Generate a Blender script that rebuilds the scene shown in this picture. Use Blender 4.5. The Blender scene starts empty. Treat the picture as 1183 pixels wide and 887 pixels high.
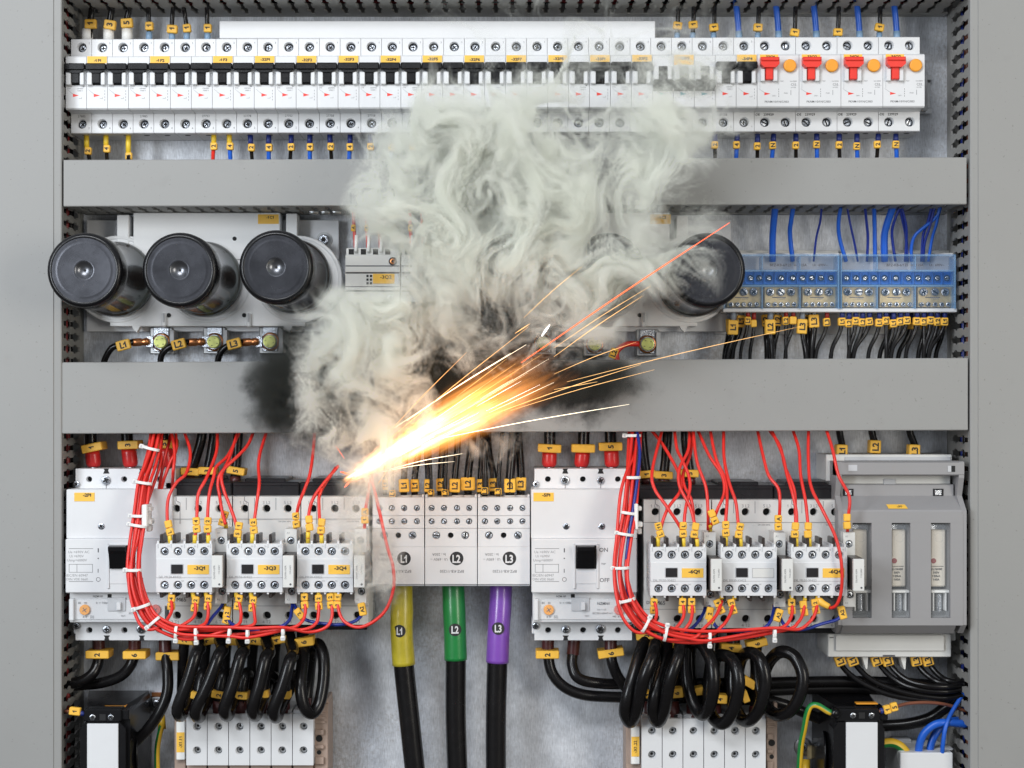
import bpy, math, random
import numpy as np
from mathutils import Vector, Matrix
random.seed(7)
C = bpy.context.scene.collection
sc = bpy.context.scene
PI = math.pi

# ---------------------------------------------------------------- camera, world, lamps
CAMD = 1550.0            # mm from the mounting plate to the camera
KPX = 5.068e-4           # mm per photo pixel per mm of distance
UC, VC = 595.0, 455.0    # photo pixel straight ahead of the camera

SMOKE_DENSITY = 285.0; FLAME = 560.0
def kk(z): return (CAMD - z) * KPX
def PX(u, z=0.0): return (u - UC) * kk(z)
def PY(v, z=0.0): return (VC - v) * kk(z)
def P(u, v, z): return (PX(u, z), PY(v, z), z)

cam_d = bpy.data.cameras.new('camera'); cam = bpy.data.objects.new('camera', cam_d); C.objects.link(cam)
cam.location = (0, -CAMD / 1000, 0); cam.rotation_euler = (PI / 2, 0, 0)
cam_d.sensor_fit = 'HORIZONTAL'; cam_d.sensor_width = 36; cam_d.lens = 36 / (1183 * KPX)
cam_d.shift_x = (591.5 - UC) / 1183; cam_d.shift_y = (VC - 443.5) / 1183
cam_d.clip_start = 0.02; cam_d.clip_end = 50
sc.camera = cam
sc.view_settings.view_transform = 'Standard'; sc.view_settings.look = 'None'
sc.view_settings.exposure = 0.0; sc.view_settings.gamma = 1.0
sc.cycles.use_denoising = True
try: sc.cycles.denoiser = 'OPENIMAGEDENOISE'
except Exception: pass
sc.cycles.max_bounces = 8; sc.cycles.diffuse_bounces = 3; sc.cycles.glossy_bounces = 3
sc.cycles.transmission_bounces = 5; sc.cycles.transparent_max_bounces = 12; sc.cycles.volume_bounces = 6
sc.cycles.use_adaptive_sampling = True; sc.cycles.adaptive_threshold = 0.015
sc.cycles.sample_clamp_indirect = 4.0

w = bpy.data.worlds.new('World'); sc.world = w; w.use_nodes = True
nt = w.node_tree; nt.nodes.clear()
wo = nt.nodes.new('ShaderNodeOutputWorld'); bg = nt.nodes.new('ShaderNodeBackground')
tc = nt.nodes.new('ShaderNodeTexCoord'); sx = nt.nodes.new('ShaderNodeSeparateXYZ')
cr = nt.nodes.new('ShaderNodeValToRGB'); mr = nt.nodes.new('ShaderNodeMapRange')
nt.links.new(tc.outputs['Generated'], sx.inputs[0]); nt.links.new(sx.outputs['Z'], mr.inputs[0])
mr.inputs[1].default_value = -1; mr.inputs[2].default_value = 1
nt.links.new(mr.outputs[0], cr.inputs[0]); nt.links.new(cr.outputs[0], bg.inputs[0]); nt.links.new(bg.outputs[0], wo.inputs[0])
e = cr.color_ramp.elements
e[0].position = 0.25; e[0].color = (0.16, 0.15, 0.14, 1)
e[1].position = 0.62; e[1].color = (0.86, 0.92, 1.0, 1)
x_ = e.new(0.48); x_.color = (0.42, 0.43, 0.44, 1)
bg.inputs[1].default_value = 0.46

def area(name, loc, target, sx_, sy_, power, col):
    l = bpy.data.lights.new(name, 'AREA'); l.shape = 'RECTANGLE'; l.size = sx_; l.size_y = sy_
    l.energy = power; l.color = col
    o = bpy.data.objects.new(name, l); C.objects.link(o); o.location = loc
    o.rotation_euler = (Vector(target) - Vector(loc)).to_track_quat('-Z', 'Y').to_euler()
    return o
area('daylight_lamp_upper', (-0.55, -1.7, 1.14), (0, 0, 0), 0.9, 0.42, 21, (0.95, 0.972, 1.0))
area('daylight_lamp_left', (-1.42, -1.95, 0.35), (0, 0, 0), 0.5, 0.9, 27, (0.89, 0.945, 1.0))
area('daylight_lamp_side', (1.5, -1.9, 0.2), (0.1, 0, 0), 0.6, 1.0, 19, (1.0, 0.94, 0.83))

# ---------------------------------------------------------------- materials
M = {}
def mat(name, col, rough=0.45, metal=0.0, var=0.05, scale=40.0, bump=0.0, bscale=300.0, spec=0.5, coat=0.0, alpha=None, trans=0.0, emit=None, streak=None):
    m = bpy.data.materials.new(name); m.use_nodes = True
    t = m.node_tree; b = t.nodes['Principled BSDF']
    b.inputs['Roughness'].default_value = rough; b.inputs['Metallic'].default_value = metal
    b.inputs['Specular IOR Level'].default_value = spec
    b.inputs['Coat Weight'].default_value = coat
    b.inputs['Coat Roughness'].default_value = 0.12
    if trans: b.inputs['Transmission Weight'].default_value = trans; b.inputs['IOR'].default_value = 1.35
    if alpha is not None: b.inputs['Alpha'].default_value = alpha
    g = t.nodes.new('ShaderNodeNewGeometry')
    mp = t.nodes.new('ShaderNodeMapping'); t.links.new(g.outputs['Position'], mp.inputs[0])
    if streak: mp.inputs['Scale'].default_value = streak
    n = t.nodes.new('ShaderNodeTexNoise'); n.inputs['Scale'].default_value = scale; n.inputs['Detail'].default_value = 6; n.inputs['Roughness'].default_value = 0.65
    t.links.new(mp.outputs[0], n.inputs['Vector'])
    r = t.nodes.new('ShaderNodeMapRange'); r.inputs[1].default_value = 0.25; r.inputs[2].default_value = 0.75
    r.inputs[3].default_value = 1 - var; r.inputs[4].default_value = 1 + var
    t.links.new(n.outputs['Fac'], r.inputs[0])
    mx = t.nodes.new('ShaderNodeMix'); mx.data_type = 'RGBA'; mx.blend_type = 'MULTIPLY'; mx.inputs[0].default_value = 1
    mx.inputs[6].default_value = (*col, 1)
    t.links.new(r.outputs[0], mx.inputs[7]); t.links.new(mx.outputs[2], b.inputs['Base Color'])
    r2 = t.nodes.new('ShaderNodeMapRange'); r2.inputs[3].default_value = max(0.03, rough - 0.08); r2.inputs[4].default_value = min(1, rough + 0.1)
    t.links.new(n.outputs['Fac'], r2.inputs[0]); t.links.new(r2.outputs[0], b.inputs['Roughness'])
    if bump:
        n2 = t.nodes.new('ShaderNodeTexNoise'); n2.inputs['Scale'].default_value = bscale; n2.inputs['Detail'].default_value = 3
        t.links.new(mp.outputs[0], n2.inputs['Vector'])
        bp = t.nodes.new('ShaderNodeBump'); bp.inputs['Strength'].default_value = bump; bp.inputs['Distance'].default_value = 0.0006
        t.links.new(n2.outputs['Fac'], bp.inputs['Height']); t.links.new(bp.outputs[0], b.inputs['Normal'])
    if emit:
        b.inputs['Emission Color'].default_value = (*emit[:3], 1); b.inputs['Emission Strength'].default_value = emit[3]
    M[name] = m
    return m
mat('white_plastic', (0.68, 0.69, 0.705), 0.42, var=0.035, scale=25, bump=0.05, bscale=2500)
mat('warm_white', (0.66, 0.66, 0.64), 0.45, var=0.04, scale=25, bump=0.05, bscale=2500)
mat('pale_grey', (0.50, 0.51, 0.53), 0.45, var=0.04, scale=25, bump=0.05, bscale=2500)
mat('socket_white', (0.82, 0.825, 0.83), 0.4, var=0.03, scale=25)
mat('zinc', (0.66, 0.67, 0.69), 0.4, metal=0.15, var=0.08, scale=60)
mat('switch_grey', (0.285, 0.28, 0.285), 0.5, var=0.04, scale=18, bump=0.1, bscale=1800)
mat('dark_grey', (0.020, 0.019, 0.021), 0.28, spec=0.35, var=0.1)
mat('black_plastic', (0.006, 0.006, 0.007), 0.24, spec=0.35, var=0.1, bump=0.05, bscale=1500)
mat('brown_black', (0.028, 0.02, 0.018), 0.35, var=0.1)
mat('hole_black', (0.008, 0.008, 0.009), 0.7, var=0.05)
mat('cable_black', (0.007, 0.0065, 0.007), 0.24, spec=0.32, var=0.2, scale=120, bump=0.03, bscale=300)
mat('red_wire', (0.70, 0.028, 0.02), 0.36, var=0.08, scale=60, bump=0.03, bscale=600)
mat('red_boot', (0.55, 0.02, 0.02), 0.3, var=0.1)
mat('maroon', (0.075, 0.018, 0.018), 0.35, var=0.15)
mat('blue_wire', (0.015, 0.11, 0.55), 0.35, var=0.08)
mat('navy_wire', (0.012, 0.03, 0.24), 0.33, var=0.08)
mat('brown_wire', (0.22, 0.08, 0.045), 0.4, var=0.08)
mat('green', (0.012, 0.20, 0.045), 0.34, var=0.1, coat=0.2)
mat('yellow_green', (0.50, 0.42, 0.03), 0.36, var=0.22, scale=60, coat=0.2)
mat('purple', (0.20, 0.07, 0.42), 0.3, var=0.08, coat=0.3)
mat('earth_yellow', (0.72, 0.45, 0.03), 0.4, var=0.08)
mat('marker', (0.88, 0.50, 0.06), 0.45, var=0.08, scale=90)
mat('label_yellow', (0.87, 0.51, 0.065), 0.5, var=0.03)
mat('orange', (0.85, 0.35, 0.03), 0.42, var=0.06)
mat('pink_dial', (0.72, 0.16, 0.13), 0.45, var=0.06)
mat('ferrule_blue', (0.20, 0.32, 0.47), 0.4, var=0.05)
mat('ferrule_grey', (0.22, 0.26, 0.32), 0.4, var=0.05)
mat('ferrule_yellow', (0.80, 0.56, 0.04), 0.4, var=0.05)
mat('ferrule_navy', (0.015, 0.03, 0.18), 0.4, var=0.05)
mat('ferrule_red', (0.28, 0.02, 0.02), 0.4, var=0.05)
mat('switch_red', (0.80, 0.045, 0.03), 0.35, var=0.04)
mat('teal', (0.05, 0.30, 0.36), 0.5, var=0.04)
mat('ink', (0.02, 0.02, 0.022), 0.6, var=0.02)
mat('ink_grey', (0.08, 0.08, 0.09), 0.6, var=0.02)
mat('ink_pale', (0.26, 0.26, 0.27), 0.6, var=0.02)
mat('chrome', (0.50, 0.53, 0.58), 0.24, metal=1, var=0.25, scale=700, bump=0.4, bscale=1500)
mat('steel', (0.50, 0.51, 0.52), 0.35, metal=1, var=0.1, scale=150)
mat('brass', (0.62, 0.50, 0.28), 0.38, metal=0.6, var=0.18, scale=300)
mat('zinc_yellow', (0.62, 0.66, 0.22), 0.35, metal=0.55, var=0.2, scale=260)
mat('copper', (0.62, 0.25, 0.10), 0.28, metal=0.9, var=0.3, scale=260)
mat('beige', (0.36, 0.27, 0.22), 0.5, var=0.08)
mat('fuse_ceramic', (0.72, 0.66, 0.56), 0.5, var=0.06)
mat('tie_white', (0.80, 0.80, 0.78), 0.4, var=0.03)
mat('duct_grey', (0.30, 0.30, 0.292), 0.5, var=0.03, scale=12, bump=0.06, bscale=900)
mat('slot_grey', (0.28, 0.275, 0.26), 0.55, var=0.06, scale=30)
mat('clear_cover', (0.80, 0.84, 0.88), 0.12, alpha=0.06, spec=.3, var=0.0)
mat('clear_blue', (0.25, 0.47, 0.76), 0.15, alpha=0.42, var=0.0)
mat('clear_blue_tint', (0.30, 0.52, 0.85), 0.10, spec=.2, alpha=0.05, var=0.0)
mat('terminal_blue', (0.010, 0.13, 0.52), 0.35, var=0.06)

def soot_mix(m, spots):
    """soot deposited on the sheet: a dark stain with a cloudy outline round each spot (x, z, rx, rz in metres)"""
    t = m.node_tree; b = t.nodes['Principled BSDF']
    src = b.inputs['Base Color'].links[0].from_socket
    g = t.nodes.new('ShaderNodeNewGeometry'); nz = t.nodes.new('ShaderNodeTexNoise'); nz.inputs['Scale'].default_value = 38; nz.inputs['Detail'].default_value = 7
    nz.inputs['Distortion'].default_value = 0.25; nz.inputs['Roughness'].default_value = 0.6
    t.links.new(g.outputs['Position'], nz.inputs['Vector'])
    tot = None
    for (x, z, rx, rz, s) in spots:
        mp = t.nodes.new('ShaderNodeMapping'); mp.vector_type = 'POINT'
        mp.inputs['Scale'].default_value = (1 / rx, 0, 1 / rz); mp.inputs['Location'].default_value = (-x / rx, 0, -z / rz)
        t.links.new(g.outputs['Position'], mp.inputs[0])
        ln = t.nodes.new('ShaderNodeVectorMath'); ln.operation = 'LENGTH'; t.links.new(mp.outputs[0], ln.inputs[0])
        a = t.nodes.new('ShaderNodeMath'); a.operation = 'MULTIPLY_ADD'; t.links.new(nz.outputs['Fac'], a.inputs[0]); a.inputs[1].default_value = 1.5
        t.links.new(ln.outputs['Value'], a.inputs[2])
        r = t.nodes.new('ShaderNodeMapRange'); r.interpolation_type = 'SMOOTHSTEP'; r.inputs[1].default_value = 1.75; r.inputs[2].default_value = 1.05
        r.inputs[3].default_value = 0; r.inputs[4].default_value = s; t.links.new(a.outputs[0], r.inputs[0])
        if tot is None: tot = r.outputs[0]
        else:
            q = t.nodes.new('ShaderNodeMath'); q.operation = 'MAXIMUM'; t.links.new(tot, q.inputs[0]); t.links.new(r.outputs[0], q.inputs[1]); tot = q.outputs[0]
    mx = t.nodes.new('ShaderNodeMix'); mx.data_type = 'RGBA'; t.links.new(tot, mx.inputs[0]); t.links.new(src, mx.inputs[6])
    mx.inputs[7].default_value = (0.012, 0.013, 0.014, 1); t.links.new(mx.outputs[2], b.inputs['Base Color'])
    sp = t.nodes.new('ShaderNodeMath'); sp.operation = 'MULTIPLY_ADD'; t.links.new(tot, sp.inputs[0]); sp.inputs[1].default_value = -.5; sp.inputs[2].default_value = .5; t.links.new(sp.outputs[0], b.inputs['Specular IOR Level'])
    iv = t.nodes.new('ShaderNodeMath'); iv.operation = 'MULTIPLY_ADD'; t.links.new(tot, iv.inputs[0]); iv.inputs[1].default_value = -b.inputs['Metallic'].default_value; iv.inputs[2].default_value = b.inputs['Metallic'].default_value
    t.links.new(iv.outputs[0], b.inputs['Metallic'])

def px_m(u, v, z): return (PX(u, z) / 1000, PY(v, z) / 1000)
m = mat('galvanised', (0.60, 0.625, 0.67), 0.42, metal=0.3, var=0.24, scale=55, bump=0.3, bscale=420)
# spangle and fine vertical rolling marks of the galvanised sheet
t = m.node_tree; b = t.nodes['Principled BSDF']; src = b.inputs['Base Color'].links[0].from_socket
g = t.nodes.new('ShaderNodeNewGeometry'); mp = t.nodes.new('ShaderNodeMapping'); mp.inputs['Scale'].default_value = (900, 1, 160); t.links.new(g.outputs['Position'], mp.inputs[0])
n = t.nodes.new('ShaderNodeTexNoise'); n.inputs['Scale'].default_value = 1.0; n.inputs['Detail'].default_value = 5; t.links.new(mp.outputs[0], n.inputs['Vector'])
r = t.nodes.new('ShaderNodeMapRange'); r.inputs[1].default_value = .3; r.inputs[2].default_value = .7; r.inputs[3].default_value = .82; r.inputs[4].default_value = 1.15; t.links.new(n.outputs['Fac'], r.inputs[0])
mx = t.nodes.new('ShaderNodeMix'); mx.data_type = 'RGBA'; mx.blend_type = 'MULTIPLY'; mx.inputs[0].default_value = 1
t.links.new(src, mx.inputs[6]); t.links.new(r.outputs[0], mx.inputs[7]); t.links.new(mx.outputs[2], b.inputs['Base Color'])
src = b.inputs['Base Color'].links[0].from_socket
n1 = t.nodes.new('ShaderNodeTexNoise'); n1.inputs['Scale'].default_value = 300; n1.inputs['Detail'].default_value = 4; n1.inputs['Roughness'].default_value = .7; t.links.new(g.outputs['Position'], n1.inputs['Vector'])
n2 = t.nodes.new('ShaderNodeTexNoise'); n2.inputs['Scale'].default_value = 9; n2.inputs['Detail'].default_value = 3; t.links.new(g.outputs['Position'], n2.inputs['Vector'])
ad = t.nodes.new('ShaderNodeMath'); ad.operation = 'ADD'; t.links.new(n1.outputs['Fac'], ad.inputs[0]); t.links.new(n2.outputs['Fac'], ad.inputs[1])
r = t.nodes.new('ShaderNodeMapRange'); r.inputs[1].default_value = 1.05; r.inputs[2].default_value = 1.35; r.inputs[3].default_value = 0; r.inputs[4].default_value = .6; t.links.new(ad.outputs[0], r.inputs[0])
mx = t.nodes.new('ShaderNodeMix'); mx.data_type = 'RGBA'; t.links.new(r.outputs[0], mx.inputs[0]); t.links.new(src, mx.inputs[6]); mx.inputs[7].default_value = (.27, .235, .205, 1); t.links.new(mx.outputs[2], b.inputs['Base Color'])
soot_mix(m, [(*px_m(335, 408, 0), .05, .035, .8), (*px_m(440, 400, 0), .09, .06, .95), (*px_m(560, 395, 0), .13, .07, .97), (*px_m(420, 505, 0), .10, .03, .6)])
m = mat('duct_lid', (0.285, 0.285, 0.277), 0.5, var=0.035, scale=9, bump=0.06, bscale=900)
soot_mix(m, [(*px_m(328, 458, 80), .042, .042, .97), (*px_m(385, 470, 80), .06, .05, .95), (*px_m(500, 445, 80), .13, .055, .97), (*px_m(655, 448, 80), .075, .036, .93), (*px_m(705, 430, 80), .03, .018, .7)])

t = m.node_tree; b = t.nodes['Principled BSDF']; src = b.inputs['Base Color'].links[0].from_socket
for sc_, lo_, hi_, am in ((420, .70, .76, .45), (46, .66, .80, .10)):
    g = t.nodes.new('ShaderNodeNewGeometry'); n = t.nodes.new('ShaderNodeTexNoise'); n.inputs['Scale'].default_value = sc_; n.inputs['Detail'].default_value = 2; t.links.new(g.outputs['Position'], n.inputs['Vector'])
    r = t.nodes.new('ShaderNodeMapRange'); r.inputs[1].default_value = lo_; r.inputs[2].default_value = hi_; r.inputs[3].default_value = 0; r.inputs[4].default_value = am; t.links.new(n.outputs['Fac'], r.inputs[0])
    mx = t.nodes.new('ShaderNodeMix'); mx.data_type = 'RGBA'; t.links.new(r.outputs[0], mx.inputs[0]); t.links.new(src, mx.inputs[6]); mx.inputs[7].default_value = (.13, .12, .11, 1); src = mx.outputs[2]
t.links.new(src, b.inputs['Base Color'])
# fixed film on the capacitor cans: faint rainbow sheen
m = mat('film_black', (0.05, 0.04, 0.037), 0.2, var=0.2, scale=60, coat=0.6)
t = m.node_tree; b = t.nodes['Principled BSDF']
b.inputs['Thin Film Thickness'].default_value = 420; b.inputs['Thin Film IOR'].default_value = 1.45
# turned face of the capacitor cap: fine concentric rings
m = mat('cap_face', (0.06, 0.062, 0.072), 0.26, metal=0.7, var=0.25, scale=35)
mat('cap_dimple', (0.16, 0.165, 0.18), 0.3, metal=0.9, var=0.1)

# ---------------------------------------------------------------- mesh builder
_fc = {}; _gl = {}
_font_c = bpy.data.curves.new('lettering', 'FONT'); _font_c.resolution_u = 2; _font_c.align_x = 'LEFT'; _font_c.align_y = 'BOTTOM_BASELINE'
_font_o = bpy.data.objects.new('lettering_source', _font_c)
def raw_text(t_, bold):
    _font_c.body = t_; _font_c.offset = bold
    C.objects.link(_font_o)
    dg = bpy.context.evaluated_depsgraph_get(); dg.update()
    me = bpy.data.meshes.new_from_object(_font_o.evaluated_get(dg)); C.objects.unlink(_font_o)
    r_ = ([tuple(v.co) for v in me.vertices], [tuple(p.vertices) for p in me.polygons]); bpy.data.meshes.remove(me)
    return r_
def glyph(c, bold):
    """outline of one character and its advance; the figure 1 is drawn with a flag as on the printed markers"""
    if (c, bold) not in _gl:
        ext = lambda t_: max(v[0] for v in raw_text(t_, bold)[0])
        adv = ext('H' + c + 'H') - ext('HH')
        if c == ' ': g_ = ([], [])
        elif c == '1':
            w_ = .095 + 2 * bold; x = .30; adv = .52
            g_ = ([(x - w_, 0, 0), (x, 0, 0), (x, .7, 0), (x - w_ * .9, .7, 0), (x - w_, .58, 0), (x - w_ - .16, .50, 0), (x - w_ - .16, .50 - w_, 0), (x - w_, .58 - w_, 0)], [(0, 1, 2, 3, 4, 7), (4, 5, 6, 7)])
        else: g_ = raw_text(c, bold)
        _gl[(c, bold)] = (g_, adv)
    return _gl[(c, bold)]
def text_mesh(t_, bold=0.0):
    if (t_, bold) not in _fc:
        vs, fs, x = [], [], 0.0
        for c in t_:
            (gv, gf), adv = glyph(c, bold); o_ = len(vs)
            vs += [(p[0] + x, p[1], 0) for p in gv]; fs += [tuple(o_ + i for i in f) for f in gf]; x += adv
        if vs:
            cx = (min(v[0] for v in vs) + max(v[0] for v in vs)) / 2
            vs = [(v[0] - cx, v[1] - .35, 0) for v in vs]
        _fc[(t_, bold)] = (vs, fs)
    return _fc[(t_, bold)]

class MB:
    def __init__(s): s.v = []; s.f = []; s.m = []; s.sm = []; s.mats = []
    def mi(s, m):
        if m not in s.mats: s.mats.append(m)
        return s.mats.index(m)
    def add(s, vs, fs, m, smooth=False):
        o = len(s.v); s.v += [tuple(p) for p in vs]; i = s.mi(m)
        for k, f in enumerate(fs):
            s.f.append(tuple(o + a for a in f)); s.m.append(i)
            s.sm.append(smooth if isinstance(smooth, bool) else smooth[k])
        return s
    def box(s, x0, x1, y0, y1, z0, z1, m, b=0.35, rot=None):
        if x0 > x1: x0, x1 = x1, x0
        if y0 > y1: y0, y1 = y1, y0
        if z0 > z1: z0, z1 = z1, z0
        b = min(b, (x1 - x0) * .45, (y1 - y0) * .45, (z1 - z0) * .45)
        if b <= 0.02:
            vs = [(x, y, z) for z in (z0, z1) for y in (y0, y1) for x in (x0, x1)]
            fs = [(0, 2, 3, 1), (4, 5, 7, 6), (0, 1, 5, 4), (2, 6, 7, 3), (0, 4, 6, 2), (1, 3, 7, 5)]
        else:
            vs = []; ix = {}
            for sx in (0, 1):
                for sy in (0, 1):
                    for sz in (0, 1):
                        c = ((x0, x1)[sx], (y0, y1)[sy], (z0, z1)[sz]); inn = ((b, -b)[sx], (b, -b)[sy], (b, -b)[sz])
                        for a in range(3):      # vertex lying on the face of axis a
                            p = [c[q] + (0 if q == a else inn[q]) for q in range(3)]
                            ix[(sx, sy, sz, a)] = len(vs); vs.append(tuple(p))
            fs = []
            def q(k, *c): return [ix[(*x, k)] for x in c]
            for a in range(3):
                o = [x for x in range(3) if x != a]
                for sgn in (0, 1):
                    cyc = []
                    for (p, r) in ((0, 0), (1, 0), (1, 1), (0, 1)):
                        c = [0, 0, 0]; c[a] = sgn; c[o[0]] = p; c[o[1]] = r; cyc.append(ix[(*c, a)])
                    if (sgn == 1) == (a == 1): cyc.reverse()
                    fs.append(tuple(cyc))
                # edge chamfers parallel to axis a
                for (p, r) in ((0, 0), (1, 0), (1, 1), (0, 1)):
                    c0 = [0, 0, 0]; c1 = [0, 0, 0]; c0[o[0]] = c1[o[0]] = p; c0[o[1]] = c1[o[1]] = r; c1[a] = 1
                    f = (ix[(*c0, o[0])], ix[(*c1, o[0])], ix[(*c1, o[1])], ix[(*c0, o[1])])
                    flip = (p + r) % 2 == 1
                    if a == 1: flip = not flip
                    fs.append(f if not flip else f[::-1])
            for sx in (0, 1):
                for sy in (0, 1):
                    for sz in (0, 1):
                        f = (ix[(sx, sy, sz, 0)], ix[(sx, sy, sz, 1)], ix[(sx, sy, sz, 2)])
                        fs.append(f if (sx + sy + sz) % 2 == 1 else f[::-1])
        if rot:   # (angle about the view axis, cx, cy)
            ca, sa = math.cos(rot[0]), math.sin(rot[0]); cx, cy = rot[1], rot[2]
            vs = [(cx + (x - cx) * ca - (y - cy) * sa, cy + (x - cx) * sa + (y - cy) * ca, z) for x, y, z in vs]
        return s.add(vs, fs, m)
    def pbox(s, u0, v0, u1, v1, z0, z1, m, b=0.35, zr=None):
        """box whose front face fills the photo rectangle u0,v0,u1,v1 at depth z1 (or zr)"""
        q = z1 if zr is None else zr
        return s.box(PX(u0, q), PX(u1, q), PY(v1, q), PY(v0, q), z0, z1, m, b)
    def prism(s, pts, z0, z1, m, plane='XY', b=0.0):
        """closed outline pulled through z0..z1; plane XY: outline in x,y; YZ: outline (y, z) pulled along x"""
        n = len(pts)
        if plane == 'XY': vs = [(x, y, z0) for x, y in pts] + [(x, y, z1) for x, y in pts]
        elif plane == 'YZ': vs = [(z0, a, c) for a, c in pts] + [(z1, a, c) for a, c in pts]
        else: vs = [(a, z0, c) for a, c in pts] + [(a, z1, c) for a, c in pts]
        fs = [tuple(range(n))[::-1], tuple(range(n, 2 * n))] + [(i, (i + 1) % n, n + (i + 1) % n, n + i) for i in range(n)]
        return s.add(vs, fs, m)
    def pprism(s, pts, z0, z1, m): return s.prism([(PX(u, z1), PY(v, z1)) for u, v in pts], z0, z1, m)
    def lathe(s, prof, cx, cy, m, n=20, smooth=True, axis=None, org=None, caps=True):
        """profile [(r, z), ...] turned about the z axis through cx, cy, or about AXIS through ORG"""
        vs = []; fs = []
        if axis is not None:
            w_ = Vector(axis).normalized(); u_ = w_.orthogonal().normalized(); v_ = w_.cross(u_)
        for r, z in prof:
            for i in range(n):
                a = 2 * PI * i / n
                if axis is None: vs.append((cx + r * math.cos(a), cy + r * math.sin(a), z))
                else:
                    p = Vector(org) + w_ * z + u_ * (r * math.cos(a)) + v_ * (r * math.sin(a)); vs.append(tuple(p))
        for k in range(len(prof) - 1):
            for i in range(n):
                j = (i + 1) % n
                fs.append((k * n + i, k * n + j, (k + 1) * n + j, (k + 1) * n + i))
        sm = [smooth] * len(fs)
        if caps: fs.append(tuple(range(n))[::-1]); fs.append(tuple((len(prof) - 1) * n + i for i in range(n))); sm += [False, False]
        return s.add(vs, fs, m, sm)
    def hblock(s, x0, x1, y0, y1, z0, z1, holes, m, dp=6):
        """box whose front face carries a row of round recesses"""
        if y0 > y1: y0, y1 = y1, y0
        vs = [(x0, y0, z0), (x1, y0, z0), (x1, y1, z0), (x0, y1, z0), (x0, y0, z1), (x1, y0, z1), (x1, y1, z1), (x0, y1, z1)]
        s.add(vs, [(3, 2, 1, 0), (0, 1, 5, 4), (1, 2, 6, 5), (2, 3, 7, 6), (3, 0, 4, 7)], m)
        if holes: s.holed(x0, x1, y0, y1, z1, [(*h, dp) for h in holes], m)
        else: s.add(vs[4:], [(0, 1, 2, 3)], m)
    def disc(s, cx, cy, z, r, m, n=20, t=0.15): return s.lathe([(r, z - t), (r, z)], cx, cy, m, n)
    def tube(s, pts, r, m, n=8, sub=5, caps=True, rs=None):
        path = smooth_path(pts, sub) if sub > 1 else [Vector(p) for p in pts]
        N = len(path); vs = []; fs = []
        t0 = (path[1] - path[0]).normalized(); nrm = t0.orthogonal().normalized()
        for i, p in enumerate(path):
            t1 = (path[min(i + 1, N - 1)] - path[max(i - 1, 0)]).normalized()
            ax = t0.cross(t1)
            if ax.length > 1e-7: nrm = Matrix.Rotation(t0.angle(t1), 3, ax.normalized()) @ nrm
            nrm = (nrm - t1 * nrm.dot(t1)).normalized(); bn = t1.cross(nrm); t0 = t1
            rr = r if rs is None else r * np.interp(i / (N - 1), [q / (len(rs) - 1) for q in range(len(rs))], rs)
            for k in range(n):
                a = 2 * PI * k / n; q = p + nrm * (rr * math.cos(a)) + bn * (rr * math.sin(a)); vs.append((q.x, q.y, q.z))
        for i in range(N - 1):
            for k in range(n):
                j = (k + 1) % n; fs.append((i * n + k, i * n + j, (i + 1) * n + j, (i + 1) * n + k))
        sm = [True] * len(fs)
        if caps: fs.append(tuple(range(n))[::-1]); fs.append(tuple((N - 1) * n + k for k in range(n))); sm += [False, False]
        return s.add(vs, fs, m, sm)
    def holed(s, x0, x1, y0, y1, z, holes, m, mh='hole_black', n=20, back=True):
        """flat face at z with round recesses (cx, cy, r, depth) side by side along x"""
        holes = sorted(holes); cuts = [x0] + [(holes[i][0] + holes[i + 1][0]) / 2 for i in range(len(holes) - 1)] + [x1]
        for i, (cx, cy, r, dp) in enumerate(holes):
            a0, a1 = cuts[i], cuts[i + 1]; outer = []
            q = n // 4
            cor = [(a1, y0), (a1, y1), (a0, y1), (a0, y0)]
            for c in range(4):
                p, pn = cor[c], cor[(c + 1) % 4]
                for k in range(q): f = k / q; outer.append((p[0] + (pn[0] - p[0]) * f, p[1] + (pn[1] - p[1]) * f))
            N = len(outer); vs = [(x, y, z) for x, y in outer]; angs = [math.atan2(y - cy, x - cx) for x, y in outer]
            for a in angs: vs.append((cx + r * 1.1 * math.cos(a), cy + r * 1.1 * math.sin(a), z))
            fs = [(k, (k + 1) % N, N + (k + 1) % N, N + k) for k in range(N)]
            s.add(vs, fs, m)
            pr = [(r * 1.1, z), (r, z - 0.4), (r * .97, z - dp)]
            vs = []; fs = []
            for (rr, zz) in pr:
                for a in angs: vs.append((cx + rr * math.cos(a), cy + rr * math.sin(a), zz))
            for k2 in range(2):
                for k in range(N): fs.append((k2 * N + k, k2 * N + (k + 1) % N, (k2 + 1) * N + (k + 1) % N, (k2 + 1) * N + k))
            s.add(vs, fs, m, True)
            s.add([(cx + r * .97 * math.cos(a), cy + r * .97 * math.sin(a), z - dp) for a in angs], [tuple(range(N))], mh)
        return s
    def text(s, t, x, y, z, h, m='ink', rot=0.0, bold=0.0, sx=1.0):
        """lettering of cap height h (mm) centred on x, y"""
        vs, fs = text_mesh(t, bold); k = h / 0.70; ca, sa = math.cos(rot), math.sin(rot)
        return s.add([(x + k * (sx * a * ca - c * sa), y + k * (sx * a * sa + c * ca), z) for a, c, _ in vs], fs, m)
    def ptext(s, t, u, v, z, hpx, m='ink', rot=0.0, bold=0.0, sx=1.0):
        return s.text(t, PX(u, z), PY(v, z), z, hpx * kk(z), m, rot, bold, sx)
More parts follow.
